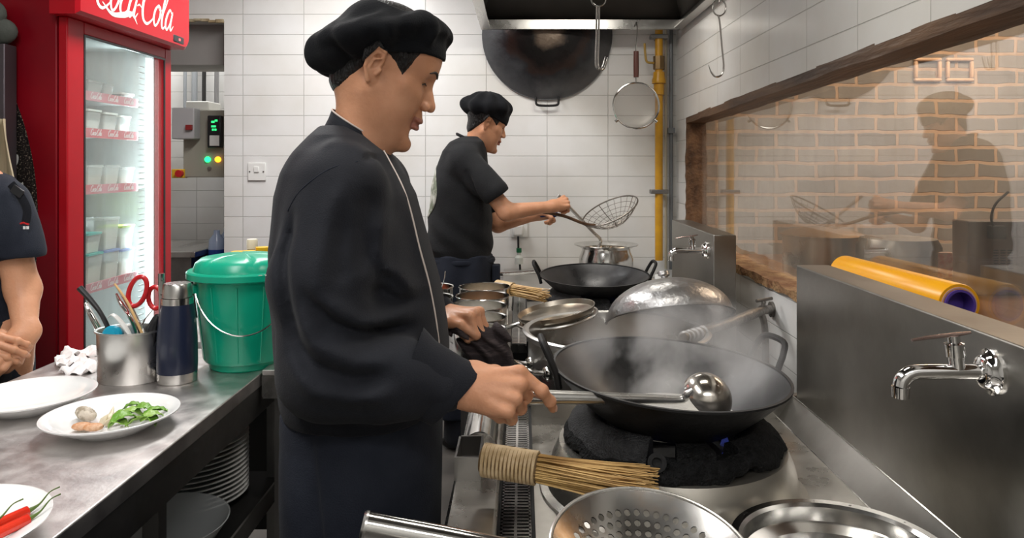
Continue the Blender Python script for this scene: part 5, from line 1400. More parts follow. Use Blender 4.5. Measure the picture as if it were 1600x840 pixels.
def sines(P, seed, freq, st=(1, 1, 1)):      # smooth pseudo-noise
    r = np.random.RandomState(seed); o = 0
    for i in range(6):
        v = r.normal(size=3); v /= np.linalg.norm(v); v *= freq * (0.6 + .35 * i)
        o = o + np.sin(P[0] * v[0] * st[0] + P[1] * v[1] * st[1] + P[2] * v[2] * st[2] + r.uniform(0, 6)) / (1 + .35 * i)
    return o / 3.5

# ---- head in its own frame: origin mid-head at ear level, +X forward, +Y the head's left, +Z up
def headSDF(P, neck=None, skin_only=True):
    x, y, z = P
    z = np.where(z < 0, z / 1.13, z)
    x = x + .17 * np.minimum(z, 0) * np.clip((x + .01) / .05, 0, 1); P = (x, y, z)
    ya = np.abs(y); Q = (x, ya, z)
    d = sE(P, (-.012, 0, .045), (.098, .077, .083))
    d = smin(d, sE(P, (.026, 0, .006), (.066, .066, .082)), .03)          # face mass
    d = smin(d, sE(Q, (.040, .030, -.035), (.040, .032, .048)), .025)     # cheeks
    d = smin(d, sC(Q, (-.006, .054, -.036), (.046, .026, -.094), .020, .017), .030)     # jawline
    d = smin(d, sE(P, (.050, 0, -.080), (.036, .030, .028)), .025)        # mouth mass / lower face
    d = smin(d, sE(P, (.077, 0, -.097), (.016, .019, .014)), .016)        # chin
    d = smin(d, sE(P, (.032, 0, -.096), (.035, .026, .014)), .02)         # under chin
    d = smin(d, sE(P, (.060, 0, .056), (.030, .050, .038)), .03)          # forehead
    d = smin(d, sC(Q, (.083, .010, .033), (.070, .042, .032), .0085, .008), .016)        # brow
    d = smin(d, sC(Q, (.066, .040, -.010), (.048, .057, -.004), .012, .010), .022)       # cheekbone
    d = smax(d, -sE(Q, (.094, .031, .015), (.012, .017, .012)), .012)     # eye socket
    d = smin(d, sE(Q, (.0705, .031, .014), (.0125, .0145, .0115)), .004)  # lids over eyeball
    d = smax(d, -sC(Q, (.086, .018, .0105), (.0785, .042, .0095), .0014), .0025)       # lid slit
    d = smin(d, sC(P, (.086, 0, .022), (.106, 0, -.014), .0065, .0075), .011)      # bridge
    d = smin(d, sE(P, (.093, 0, -.012), (.017, .0125, .017)), .008)
    d = smin(d, sE(P, (.108, 0, -.020), (.0105, .0105, .0095)), .007)     # tip
    d = smin(d, sE(Q, (.098, .0135, -.024), (.0095, .0068, .0075)), .005) # wing
    d = smax(d, -sE(Q, (.1020, .0062, -.0330), (.0030, .0024, .003)), .002)          # nostril
    d = smin(d, sE(P, (.088, 0, -.044), (.011, .016, .012)), .01)         # philtrum area
    d = smin(d, sE(P, (.0945, 0, -.0495), (.0085, .0200, .0062)), .004)   # upper lip
    d = smin(d, sE(P, (.0905, 0, -.0625), (.0088, .0165, .0068)), .005)   # lower lip
    d = smax(d, -sC(Q, (.1010, 0, -.0562), (.084, .022, -.0565), .0020), .0025)       # lip parting
    d = smax(d, -sE(P, (.0925, 0, -.078), (.010, .016, .0062)), .010)     # hollow over chin
    # ear
    e = sC(Q, (-.007, .076, -.020), (-.015, .085, .018), .010, .0175, ((0.35, 1, 0), 2.4))
    e = smax(e, -sE(Q, (-.010, .093, .008), (.0105, .0125, .017)), .003)
    e = smin(e, sC(Q, (.001, .081, -.002), (-.003, .081, -.010), .0036), .003)
    e = smin(e, chain(Q, [(-.004, .086, .018), (-.016, .0885, .012), (-.018, .086, -.006)], [.002, .0026, .002], .002), .002)
    ring = chain(Q, [(.000, .081, .012), (-.003, .087, .031), (-.018, .092, .036), (-.030, .092, .018), (-.026, .087, -.006), (-.012, .081, -.024)], [.0026, .0034, .0040, .0036, .0032, .0050], .002)
    e = smin(e, ring, .0025)
    d = smin(d, e, .005)
    return d
def headcol(P):                               # 1 = lips
    x, y, z = P
    return ((x > .083) & (np.abs(y) < .020) & (z < -.0445) & (z > -.070) & (x > .087 - .06 * 0))

# ---- right hand in its own frame: wrist at origin, +X to the knuckles, back of hand +Z, thumb side +Y
def handpts(curl, spread=(.07, .02, -.03, -.09), thumb=None, dx=(0, 0, 0, 0)):
    base = [(.088, .0285, 0), (.091, .0085, .0025), (.087, -.0115, .001), (.079, -.0300, -.003)]
    L = [(.042, .025, .020), (.046, .029, .021), (.042, .027, .020), (.034, .020, .018)]
    R = [(.0098, .0088, .0080, .0066), (.0100, .0090, .0082, .0068), (.0094, .0086, .0078, .0064), (.0084, .0076, .0068, .0056)]
    out = []
    for i in range(4):
        p = np.array(base[i], float); ang = 0; pts = [p.copy()]
        for j in range(3):
            ang += curl[i][j]
            dirv = np.array([math.cos(ang) * math.cos(spread[i]), math.sin(spread[i]) * math.cos(ang * .8), -math.sin(ang)])
            p = p + dirv / np.linalg.norm(dirv) * L[i][j]; pts.append(p.copy())
        out.append((pts, R[i]))
    th = thumb or [(.022, .026, -.010), (.050, .046, -.022), (.074, .046, -.036), (.094, .036, -.044)]
    return out, th
def handSDF(P, curl, spread=(.07, .02, -.03, -.09), thumb=None):
    fingers, th = handpts(curl, spread, thumb)
    d = sC(P, (-.02, 0, 0), (.012, 0, 0), .026, .027, ((0, 0, 1), 1.45))
    palm = sC(P, (.015, .004, -.003), (.074, .020, -.003), .024, .0165, ((0, 0, 1), 1.35))
    palm = smin(palm, sC(P, (.015, -.006, -.003), (.068, -.022, -.005), .023, .0155, ((0, 0, 1), 1.3)), .015)
    palm = smin(palm, sC(P, (.02, .004, -.002), (.076, .001, -.001), .022, .017, ((0, 0, 1), 1.25)), .015)
    palm = smin(palm, sC(P, (.022, -.020, -.010), (.058, -.026, -.010), .013, .011), .014)
    d = smin(d, palm, .02)
    d = smin(d, chain(P, th[:2], [.015, .0125], .01), .02)
    d = smin(d, chain(P, th[1:], [.0118, .0105, .0078], .004), .006)
    for pts, R in fingers:
        f = chain(P, pts, R, .004)
        f = smin(f, sE(P, tuple(pts[0] + np.array([0, 0, .002])), (.0108, .0098, .0102)), .006)
        for q in (1, 2): f = smin(f, sE(P, tuple(pts[q]), (R[q] * 1.09,) * 3), .004)
        d = smin(d, f, .0055)
    # tendons on the back of the hand
    for pts, R in fingers:
        b = pts[0]; d = smin(d, sC(P, (.028, b[1] * .45, .0095), (b[0] - .010, b[1], b[2] + .0065), .003, .003), .012)
    return d
def nails(curl, spread=(.07, .02, -.03, -.09), thumb=None):
    fingers, th = handpts(curl, spread, thumb); out = []
    for pts, R in fingers: out.append((pts[-2], pts[-1], R[-1]))
    out.append((np.array(th[-2]), np.array(th[-1]), .0085)); return out

# cloth / skin materials
skin = mat('warm_skin', (.52, .245, .135), .46, col2=(.60, .30, .175), ns=14, sss=.12, bump=.10, bs=160, spec=.4, rvar=.05)
skin_b = skin
lipm = mat('lip_skin', (.40, .165, .115), .38, sss=.1, bump=.1, bs=200)
hairm = mat('black_hair', (.008, .007, .007), .42, bump=1.0, bs=130, bst=(1.4, 1.4, .35), dist=.02)
browm = mat('eyebrow_hair', (.015, .010, .008), .6)
eye_w = mat('eye_dark', (.05, .035, .03), .1)
cloth_b = mat('black_twill', (.0085, .0092, .0130), .78, col2=(.014, .0155, .021), ns=3, bump=.22, bs=420, sheen=.05, spec=.22)
cloth_hat = mat('black_hat_cloth', (.0055, .006, .0075), .88, col2=(.010, .0105, .012), ns=6, bump=.25, bs=350, sheen=.03, spec=.12)
cloth_ap = mat('navy_black_apron_cloth', (.0085, .0105, .018), .76, col2=(.024, .028, .040), ns=4, bump=.2, bs=380, sheen=.03, spec=.15)
cloth_tee = mat('charcoal_tee_knit', (.013, .0135, .015), .9, col2=(.020, .0205, .022), ns=5, bump=.3, bs=260, sheen=.04, spec=.12)
piping = mat('pale_piping', (.60, .52, .47), .6)
shoe = mat('black_shoe', (.01, .01, .01), .35)

def build_head(g, M, h=.0028, neck=None):
    f = (lambda P: smin(headSDF(P), chain(P, neck[0], neck[1], .02), .022)) if neck else headSDF
    lo, hi = [-.125, -.105, -.128], [.128, .105, .14]
    if neck:
        for p, r in zip(*neck):
            for i in range(3): lo[i] = min(lo[i], p[i] - r - .01); hi[i] = max(hi[i], p[i] + r + .01)
    n0 = len(g.f); v0 = len(g.v)
    surfnet(f, lo, hi, h, g, None)
    V_ = np.array(g.v[v0:]); Fc = np.array(g.f[n0:]) - v0
    cen = V_[Fc].mean(1)
    lip = (cen[:, 0] > .0865) & (np.abs(cen[:, 1]) < .0205) & (((cen[:, 2] < -.0455 * 1.13) & (cen[:, 2] > -.0685 * 1.13)))
    for i in np.nonzero(lip)[0]: g.m[n0 + i] = 1
    g.v[v0:] = [tuple(M @ Vector(p)) for p in V_]
    return g
def hair_g(M, h=.003, neck=None):
    def f(P):
        x, y, z = P; ya = np.abs(y)
        hl = np.interp(x, [-.13, -.07, -.023, -.018, .004, .025, .041, .050, .060, .2], [-.085, -.08, .005, .035, .033, .018, .006, .045, .08, .09])
        d = headSDF(P)
        if neck: d = smin(d, chain(P, neck[0], neck[1], .02), .022)
        d = d - .0055 * np.clip((z - hl) / .02, .12, 1) - .0010 * sines(P, 5, 160, (1, 1, .4))
        # keep above a hairline: behind the ear down to the nape, sideburn, forehead
        hl = hl + .0035 * sines(P, 9, 260)
        m = (hl - z)
        d = np.maximum(d, m)
        ear = sE((x, ya, z), (-.014, .083, .004), (.020, .016, .034))
        return smax(d, -ear, .003)
    return surfnet(f, (-.13, -.10, -.10), (.12, .10, .145), h, None, M)
def frameM(o, x, zhint):
    x = Vector(x).normalized(); z = Vector(zhint); z = (z - x * z.dot(x)).normalized(); y = z.cross(x)
    M = Matrix((x, y, z)).transposed().to_4x4(); return Matrix.Translation(o) @ M
def addnails(root, M, args, parentname='fingernails'):
    g = G()
    for a, b, r in nails(*args):
        a, b = Vector(a), Vector(b); d = (b - a).normalized()
        up = Vector((0, 0, 1)) if abs(d.z) < .8 else Vector((1, 0, 0))
        if d.z < -.5: up = Vector((1, 0, 0)) if True else up
        up = (up - d * up.dot(d)).normalized()
        # outward side of a curled finger: perpendicular to d, away from the palm
        out = d.cross(Vector((0, 1, 0))); out = -out if out.dot(Vector((.5, 0, 1))) < 0 and abs(d.x) > .2 else out
        c = b + out.normalized() * (r * .80) - d * .001
        Mx = M @ Matrix.Translation(c) @ Matrix((d, d.cross(out).normalized(), out.normalized())).transposed().to_4x4()
        g.ball((0, 0, 0), (.0062, .0050, .0022), Mx, 12, 8)
    return part('fingernails', g, mat('nail', (.58, .34, .25), .3), root)

# ================================================================ front chef
Yc = 1.47
chef = thing('person', 'cook in black chef jacket and floppy black hat ladling from the steaming wok', 'person', (-.33, 1.47, 0), world=True)
# head placement: nose tip at pixel (677,171), ear at (590,106)
hp = math.radians(25); hyaw = math.radians(9)
fw = Vector((math.cos(hp) * math.cos(hyaw), math.cos(hp) * math.sin(hyaw), -math.sin(hp)))
upv = Vector((math.sin(hp), 0, math.cos(hp)))
HC = V(598, 112, 1.475)
MH = frameM(HC, fw, upv) @ Matrix.Scale(1.03, 4)
MHi = MH.inverted()
nk0, nk1 = MHi @ V(575, 165, 1.475), MHi @ V(556, 245, 1.475)
body = G()
NECK1 = ([(-.030, 0, -.035), tuple(nk0 + Vector((.002, 0, 0))), tuple(nk1)], [.054, .0545, .062])
build_head(body, MH, .0021, NECK1)
# right hand around the ladle handle
WR = V(717, 600, 1.275)
KN = V(816, 606, 1.262)
MR = frameM(WR, V(812, 618, 1.262) - V(722, 607, 1.275), Vector((.10, -.84, .54))) @ Matrix.Scale(1.16, 4)
curlR = [(.32, .62, .40), (1.35, 1.35, .75), (1.45, 1.4, .8), (1.5, 1.35, .8)]
thR = [(.020, .024, -.012), (.046, .034, -.036), (.074, .030, -.048), (.096, .016, -.050)]
sprR = (-.50, -.08, -.08, -.12)
def fR(P):
    L = xf(P, MR)
    d = handSDF(L, curlR, sprR, thR)
    W = MR
    return smin(d, sC(L, (-.10, -.008, -.002), (-.004, 0, 0), .036, .0275, ((0, 0, 1), 1.22)), .02)
def bounds(M, lo, hi):
    c = [M @ Vector((x, y, z)) for x in (lo[0], hi[0]) for y in (lo[1], hi[1]) for z in (lo[2], hi[2])]
    return [min(p[i] for p in c) for i in range(3)], [max(p[i] for p in c) for i in range(3)]
def local_net(M, f, lo, hi, h, g): return surfnet(f, lo, hi, h, g, M)
def handmesh(g, M, curl, spr, th, h=.0022, arm=None):
    def f(L):
        d = handSDF(L, curl, spr, th)
        if arm: d = smin(d, chain(L, arm[0], arm[1], .02, ((0, 0, 1), 1.15)), .02)
        return d
    lo = [-.08, -.06, -.10]; hi = [.17, .075, .04]
    if arm:
        for p, r in zip(*arm):
            for i in range(3): lo[i] = min(lo[i], p[i] - r - .006); hi[i] = max(hi[i], p[i] + r + .006)
    return surfnet(f, lo, hi, h, g, M)
handmesh(body, MR, curlR, sprR, thR, .0022, ([(-.13, -.006, -.004), (-.004, 0, 0)], [.040, .027]))
# left hand holding the cloth (mirrored frame)
sprL = (.10, .02, -.05, -.12)
WL = V(694, 492, 1.70)
xL = (V(742, 490, 1.66) - WL).normalized()
ML = frameM(WL, xL, Vector((0.0, -.75, .66))) @ Matrix.Diagonal((1, -1, 1, 1))
ML = frameM(WL, xL, Vector((.1, -.15, 1))) @ Matrix.Diagonal((1, -1, 1, 1))
curlL = [(1.3, 1.5, .8), (1.4, 1.5, .8), (1.4, 1.5, .8), (1.4, 1.5, .8)]
thL = [(.018, .024, -.004), (.044, .043, -.006), (.074, .044, -.014), (.096, .036, -.036)]
gl_ = G(); handmesh(gl_, ML, curlL, sprL, thL, .0024, ([(-.12, 0, 0), (-.004, 0, 0)], [.036, .027]))
b0 = len(body.v); body.v += gl_.v; body.f += [tuple(b0 + i for i in reversed(f)) for f in gl_.f]; body.m += gl_.m
# coarse unseen body under the clothes
def fB(P):
    d = sE(P, (-.35, 1.48, 1.25), (.12, .17, .22))
    d = smin(d, sE(P, (-.33, 1.48, .98), (.12, .15, .18)), .06)
    for yy in (1.40, 1.55):
        d = smin(d, chain(P, [(-.33, yy, .92), (-.32, yy, .50), (-.35, yy, .10)], [.085, .055, .04], .03), .04)
    d = smin(d, chain(P, [(-.34, 1.33, 1.36), (-.365, 1.285, 1.09), tuple(WR + (V(728, 606, 1.275) - V(812, 622, 1.262)).normalized() * .10)], [.05, .042, .036], .03), .03)
    d = smin(d, chain(P, [(-.33, 1.64, 1.36), (-.33, 1.71, 1.10), tuple(WL - xL * .10)], [.05, .042, .034], .03), .03)
    return d
surfnet(fB, (-.52, 1.20, .06), (-.10, 1.80, 1.50), .014, body)
part('body', body, [skin, lipm], chef, 'tanned skin', sharp=180)
g = hair_g(MH, .0024, NECK1); part('hair', g, hairm, chef, 'short black hair', sharp=60)
# eyebrow and eye
def project_front(f, p, dirx=(-1, 0, 0)):
    # march towards the surface of an SDF
    p = np.array(p, float); dv = np.array(dirx, float)
    for _ in range(60):
        q = float(np.ravel(f((np.array([p[0]]), np.array([p[1]]), np.array([p[2]]))))[0])
        if q < .0008: break
        p = p + dv * min(max(q, .0006), .02)
    return Vector(p)
def face(M, y, z, off=.0008): return M @ (project_front(headSDF, (.15, y, z)) + Vector((off, 0, 0)))
def facelines(M, root, k=1.0):
    for s_ in (-1, 1):
        g = G(); g.tube(cr([face(M, s_ * .012, .0335), face(M, s_ * .022, .0385), face(M, s_ * .034, .040), face(M, s_ * .048, .034)], 4), lerps([.0018 * k, .0030 * k, .0028 * k, .0010], 4), 8)
        part('eyebrow', g, browm, root)
        g = G(); g.tube(cr([face(M, s_ * .017, .0108), face(M, s_ * .026, .0125), face(M, s_ * .036, .0122), face(M, s_ * .046, .0100)], 4), lerps([.0008, .0017 * k, .0018 * k, .0008], 4), 6)
        part('eyelashes', g, browm, root)
facelines(MH, chef)
for s_ in (-1, 1):
    g = G(); g.ball(MH @ Vector((.0715, s_ * .031, .0125)), .0115, n=14, m=10); part('eye', g, eye_w, chef)
g = G(); g.ball((0, 0, 0), (.004, .009, .0024), MH @ Matrix.Translation((.0965, 0, -.0632)), 12, 8); part('teeth', g, mat('tooth', (.7, .66, .58), .3), chef)

# hat
def pxz(px, py, Y=1.475): return V(px, py, Y)
def fHat(P):
    x, y, z = P
    L = xf(P, MH)
    # band hugging the head
    band = sE(L, (-.006, 0, .050), (.109, .088, .094))
    band = np.maximum(np.maximum(band, np.interp(L[0], [-.1, -.077, -.028, .0617, .098, .12], [-.03, -.027, .022, .062, .070, .070]) - L[2]), L[2] - .115)
    band = np.maximum(band, -(sE(L, (-.008, 0, .045), (.102, .081, .088))))
    A = pxz(592, 65); 
    u = Vector((1, 0, .16)).normalized(); Mh = frameM(A, u, Vector((-.16, 0, 1)))
    H = xf(P, Mh)
    ang = np.arctan2(H[1], H[0]); rad = np.sqrt(H[0] ** 2 + H[1] ** 2)
    puff = sE(H, (-.002, 0, .004), (.134, .128, .046))
    puff = smin(puff, sE(H, (-.075, 0, -.024), (.058, .088, .034)), .03)
    puff = smin(puff, sE(H, (.066, -.004, .010), (.062, .080, .032)), .03)
    puff = smin(puff, sE(H, (.112, 0, -.006), (.030, .055, .016)), .02)
    puff = smin(puff, sE(H, (.0, 0, .026), (.08, .09, .024)), .03)
    fold = .0065 * np.sin(ang * 9 + 1.3 + rad * 14) * np.clip((rad - .03) / .07, 0, 1) + .0042 * np.sin(ang * 17 + .7) * np.clip((rad - .06) / .06, 0, 1)
    lowf = .006 * sines(H, 12, 34) 
    puff = puff + fold * np.clip(.6 - H[2] * 12, .25, 1) + lowf
    # soft dents on top
    puff = smax(puff, -sC(H, (-.06, -.13, .045), (.03, -.05, .062), .014), .03)
    puff = smax(puff, -sC(H, (.04, -.12, .035), (.085, -.03, .062), .010), .025)
    d = smin(band, puff, .012)
    return d
lo, hi = pxz(470, 130), pxz(715, -6)
g = surfnet(fHat, (lo.x, 1.31, 1.475), (hi.x + .01, 1.64, 1.745), .0030)
part('hat', g, cloth_hat, chef, 'floppy black cloth chef hat', sharp=180)

# jacket
def loftSDF(P, st, k=2.4):
    # st rows: z, xl, xr, yc, yh
    st = sorted(st); zz = np.array([s[0] for s in st])
    x, y, z = P
    xl = np.interp(z, zz, [s[1] for s in st]); xr = np.interp(z, zz, [s[2] for s in st]); yc = np.interp(z, zz, [s[3] for s in st]); yh = np.interp(z, zz, [s[4] for s in st])
    a = (xr - xl) / 2; cx_ = (xr + xl) / 2
    r = (np.abs((x - cx_) / a) ** k + np.abs((y - yc) / yh) ** k) ** (1 / k)
    d = (r - 1) * np.minimum(a, yh)
    return np.maximum(d, np.maximum(zz[0] - z, z - zz[-1]))
def JX(px): return (px - CX) / F * Yc
def JZ(py): return CZ - (py - CY) / F * Yc
rows = [(190, 512, 532, .05), (200, 505, 556, .085), (214, 495, 580, .13), (240, 476, 606, .17), (270, 459, 626, .195), (304, 446, 645, .207), (383, 436, 668, .21), (442, 435, 684, .21), (511, 440, 698, .205), (583, 446, 700, .20), (612, 450, 696, .198), (634, 458, 684, .190)]
ST = [(JZ(a), JX(b), JX(c), 1.475, d_) for a, b, c, d_ in rows]
SH = (-.318, 1.315, 1.352); EL = (-.328, 1.262, 1.052)
CUFF = tuple(V(690, 602, 1.275))
arm_d = (Vector(CUFF) - Vector(EL)).normalized()
SHL = (-.33, 1.645, 1.355); ELL = (-.34, 1.715, 1.07); CUFL = tuple(WL - xL * .035)
def fold(d, P, a, b, r, amp=1, k=.02):       # raised fold riding on the surface
    return smin(d, np.maximum(sC(P, a, b, r, r * .4), d - .011 * amp), k)
def groove(d, P, a, b, r, k=.018): return smax(d, -sC(P, a, b, r, r * .5), k)
def v3(px, py, Y): return tuple(V(px, py, Y))
def fJ(P):
    d = loftSDF(P, ST)
    d = smin(d, sE(P, (-.362, 1.475, 1.372), (.085, .165, .07)), .04)
    # back blouse and belly fullness
    sl = chain(P, [SH, (-.343, 1.272, 1.20), EL], [.082, .086, .080], .03)
    fo = chain(P, [EL, tuple(Vector(EL).lerp(Vector(CUFF), .55)), CUFF], [.082, .070, .048], .03)
    arm = smin(sl, fo, .035)
    # lower sleeve sag at the elbow
    arm = smin(arm, sE(P, v3(515, 584, 1.27), (.07, .055, .045)), .04)
    d = smin(d, arm, .022)
    dl = chain(P, [SHL, ELL, CUFL], [.08, .075, .058], .03); d = smin(d, dl, .03)
    # folds
    Yn = 1.195
    near = np.clip((1.40 - P[1]) * 14, 0, 1)
    def line(pts, w_, A):                      # soft ridge (+) or crease (-) along a projected line
        nonlocal d
        pts = [V(a[0], a[1], 1.20) for a in pts]; best = None
        for i in range(len(pts) - 1):
            ax, az, bx, bz = pts[i].x, pts[i].z, pts[i + 1].x, pts[i + 1].z
            L2 = (bx - ax) ** 2 + (bz - az) ** 2
            t = np.clip(((P[0] - ax) * (bx - ax) + (P[2] - az) * (bz - az)) / L2, 0, 1)
            q = np.sqrt((P[0] - ax - t * (bx - ax)) ** 2 + (P[2] - az - t * (bz - az)) ** 2)
            u = (i + t) / (len(pts) - 1)
            e = np.exp(-(q / w_) ** 2) * np.clip(np.sin(np.pi * np.clip(u, .02, .98)) * 1.6, 0, 1)
            best = e if best is None else np.maximum(best, e)
        d = d - 1.5 * A * best * near
    for pts, w_, A in (([(446, 320), (438, 400), (452, 480), (470, 540)], .012, -.012),       # behind the upper arm
                       ([(600, 320), (622, 400), (640, 470), (648, 510)], .013, -.014),       # arm against chest
                       ([(462, 470), (500, 530), (560, 560), (620, 566)], .016, .010), ([(452, 510), (490, 565), (550, 590), (610, 592)], .012, -.009),
                       ([(450, 545), (500, 600), (560, 618), (630, 612)], .016, .009), ([(470, 440), (520, 505), (580, 535), (640, 540)], .011, -.008),
                       ([(500, 455), (560, 505), (630, 515)], .013, .008), ([(560, 455), (600, 490), (650, 500)], .010, -.008),
                       ([(590, 420), (625, 465), (655, 482)], .011, .008), ([(540, 270), (512, 330), (500, 420), (504, 480)], .018, .006),
                       ([(570, 290), (556, 360), (560, 440)], .014, -.006), ([(590, 330), (584, 400), (598, 450)], .013, .006), ([(530, 330), (528, 400), (536, 450)], .012, -.005),
                       ([(470, 230), (500, 216), (540, 226), (575, 250)], .010, .003), ([(556, 210), (560, 236), (556, 256)], .006, -.004)):
        line(pts, w_, A)
    # diagonal drape
    x, y, z = P
    u = x * .75 + z * .65
    d = d + .0030 * np.sin(u * 62 + 3 * np.sin(z * 14 + x * 9)) * np.clip((1.25 - z) * 5, .15, 1) * .5 + .0025 * sines(P, 21, 22, (1, .6, .55))
    # open collar and neck hole
    d = smax(d, -chain(P, [tuple(MH @ Vector(nk0)), tuple(MH @ Vector(nk1))], [.058, .060], .01), .006)
    return d
g = surfnet(fJ, (-.535, 1.14, .925), (-.05, 1.815, 1.475), .0052)
# trim the cuff end flat and hollow it
def wr(*a): return None
part('chef_jacket', g, cloth_b, chef, 'black long sleeved chef jacket', sharp=180)
# turned-up cuffs as real shells around the wrists
def cuffmesh(c, d, r0, r1, L, th=.004, sq=.82, wob=3, upv=(0, 0, 1), flare=0, seed=1):
    Mx = frameM(c, d, upv); n = 48; rings = []
    rng = np.random.RandomState(seed); ph = rng.uniform(0, 6, 4)
    prof = [(0, r0), (.25, r0 * .35 + r1 * .65), (.7, r1), (.97, r1 * 1.0), (1, r1 - th * .5), (.97, r1 - th), (.5, r1 - th * 1.4), (0, r0 - th * 2)]
    for u, r in prof:
        ring = []
        for i in range(n):
            a = 2 * PI * i / n
            rr = r * (1 + .025 * math.sin(3 * a + ph[0]) + .015 * math.sin(7 * a + ph[1]))
            ring.append(Mx @ Vector((u * L + .020 * math.sin(a) * (u * 1.3 - .3), rr * math.cos(a) * sq, rr * math.sin(a))))
        rings.append(ring)
    g = G(); g.loft(rings, cap=False); return g
cd = (V(714, 620, 1.275) - V(640, 586, 1.27)).normalized()
part('sleeve_cuff', cuffmesh(V(634, 582, 1.275), cd, .080, .062, .096, upv=(-.2, 0, 1), sq=.80), cloth_b, chef, 'wide folded black cuff', sharp=60)
part('sleeve_cuff', cuffmesh(Vector(CUFL) - xL * .05, xL, .060, .050, .07, seed=4), cloth_b, chef, sharp=60)
# stand collar
def collar(front, back, h, th, ysz, seg=56, lean=.0, top=None):
    pass
cA, cB = V(604, 243, 1.475), V(513, 200, 1.475)    # front / back lower
tA, tB = V(599, 222, 1.475), V(519, 171, 1.475)    # front / back upper
g = G(); rings = []; n = 64
for (a_, b_, s_, off) in ((cA, cB, 1.10, 0), (cA.lerp(tA, .5), cB.lerp(tB, .5), 1.02, 0), (tA, tB, .97, 0), (tA, tB, .93, .002), (tA, tB, .90, -.001), (cA, cB, 1.0, 0)):
    cc = (a_ + b_) / 2; hx = (a_ - b_) / 2 * s_
    rings.append([cc + hx * math.cos(2 * PI * i / n) + Vector((0, .066 * s_ * math.sin(2 * PI * i / n), .0)) + Vector((0, 0, off)) for i in range(n)])
g.loft(rings, cap=False)
part('collar', g, cloth_b, chef, 'stand collar', sharp=60)
g = G(); cc = (tA + tB) / 2; hx = (tA - tB) / 2 * .965
g.tube([cc + hx * math.cos(2 * PI * i / n) + Vector((0, .064 * math.sin(2 * PI * i / n), .0012)) for i in range(n + 1)], .0017, 6, cap=False)
Pf = [(604, 236, 1.44), (612, 255, 1.43), (630, 290, 1.42), (648, 326, 1.41), (662, 380, 1.40), (672, 430, 1.40), (682, 480, 1.40), (690, 530, 1.40)]
part('collar_piping', g, piping, chef, 'thin pale piping')
def project_front(f, p, dirx=(-1, 0, 0)):
    # march towards the surface of an SDF
    p = np.array(p, float); dv = np.array(dirx, float)
    for _ in range(60):
        q = float(f((np.array([p[0]]), np.array([p[1]]), np.array([p[2]])))[0])
        if q < .0008: break
        p = p + dv * min(max(q, .0006), .02)
    return Vector(p)
pts = []
for (px, py, yy) in Pf:
    s_ = V(px, py, 1.47); p = project_front(fJ, (s_.x + .16, yy, s_.z)); pts.append(p)
g = G(); g.tube(cr(pts, 5), .0022, 6); part('front_piping', g, piping, chef, 'pale piping down the jacket front')
# shoulder seam
pts = []
for (px, py) in ((556, 252), (520, 262), (486, 284), (462, 306), (446, 330)):
    s_ = V(px, py, 1.25); pts.append(project_front(fJ, (s_.x * 1.0, 1.10, s_.z + 0), (0, 1, 0)) + Vector((0, .0005, 0)))
g = G(); g.tube(cr(pts, 6), .0010, 5); part('shoulder_seam', g, cloth_ap, chef)
# small tear with white threads on the back
s_ = project_front(fJ, (V(436, 417, 1.30).x, 1.10, V(436, 417, 1.33).z), (0, 1, 0))
g = G(); rr = np.random.RandomState(3)
for k in range(5): a = s_ + Vector((rr.uniform(-.006, .006), -.001, rr.uniform(-.002, .002))); g.tube([a, a + Vector((rr.uniform(-.006, .006), -.002, rr.uniform(-.004, .004)))], .0005, 4)
part('loose_threads', g, piping, chef, 'tiny frayed pale threads')

# apron over trousers
rowsA = [(626, 446, 690, .188), (654, 442, 688, .192), (700, 440, 686, .195), (760, 438, 684, .195), (840, 438, 682, .190), (1000, 440, 678, .185), (1080, 446, 672, .18)]
STA = [(JZ(a), JX(b), JX(c), 1.475, d_) for a, b, c, d_ in rowsA]
def fA(P):
    x, y, z = P
    d = loftSDF(P, STA, 2.2)
    d = d + .008 * np.sin(x * 48 + 1.5 * np.sin(z * 7) + 1) * np.clip((1.0 - z) * 3, .2, 1) * .7 + .003 * sines(P, 31, 20, (1, 1, .3))
    # the apron edge overlaps at the back hip: groove
    ax, az = V(486, 650, 1.29).x, V(486, 650, 1.29).z; bx, bz = V(508, 860, 1.29).x, V(508, 860, 1.29).z
    t = np.clip((az - z) / (az - bz), 0, 1); q = x - (ax + (bx - ax) * t)
    d = d + .009 * (1 / (1 + np.exp(q / .0022))) * (y < 1.45) * np.clip((az - z) * 12, 0, 1)
    # waistband tie
    return d
g = surfnet(fA, (-.53, 1.23, JZ(1080)), (-.13, 1.72, JZ(626)), .006)
part('apron', g, cloth_ap, chef, 'long dark navy black apron', sharp=180)
def ringline(st, z, off, r, n=72):
    s = sorted(st); zz = [q[0] for q in s]; xl = np.interp(z, zz, [q[1] for q in s]); xr = np.interp(z, zz, [q[2] for q in s]); yh = np.interp(z, zz, [q[4] for q in s])
    a, b, c = (xr - xl) / 2 + off, yh + off, (xl + xr) / 2; out = []
    for i in range(n + 1):
        t = 2 * PI * i / n; cs, sn = math.cos(t), math.sin(t)
        out.append((c + a * abs(cs) ** .9 * (1 if cs > 0 else -1), 1.475 + b * abs(sn) ** .9 * (1 if sn > 0 else -1), z))
    return out
def fT(P):
    d = None
    for yy in (1.40, 1.55):
        e = chain(P, [(-.335, yy, .93), (-.33, yy, .5), (-.345, yy, .07)], [.092, .085, .07], .03); d = e if d is None else smin(d, e, .03)
    return d + .003 * sines(P, 8, 30)
g = surfnet(fT, (-.50, 1.2, .04), (-.18, 1.75, .98), .012); part('trousers', g, cloth_b, chef, sharp=180)
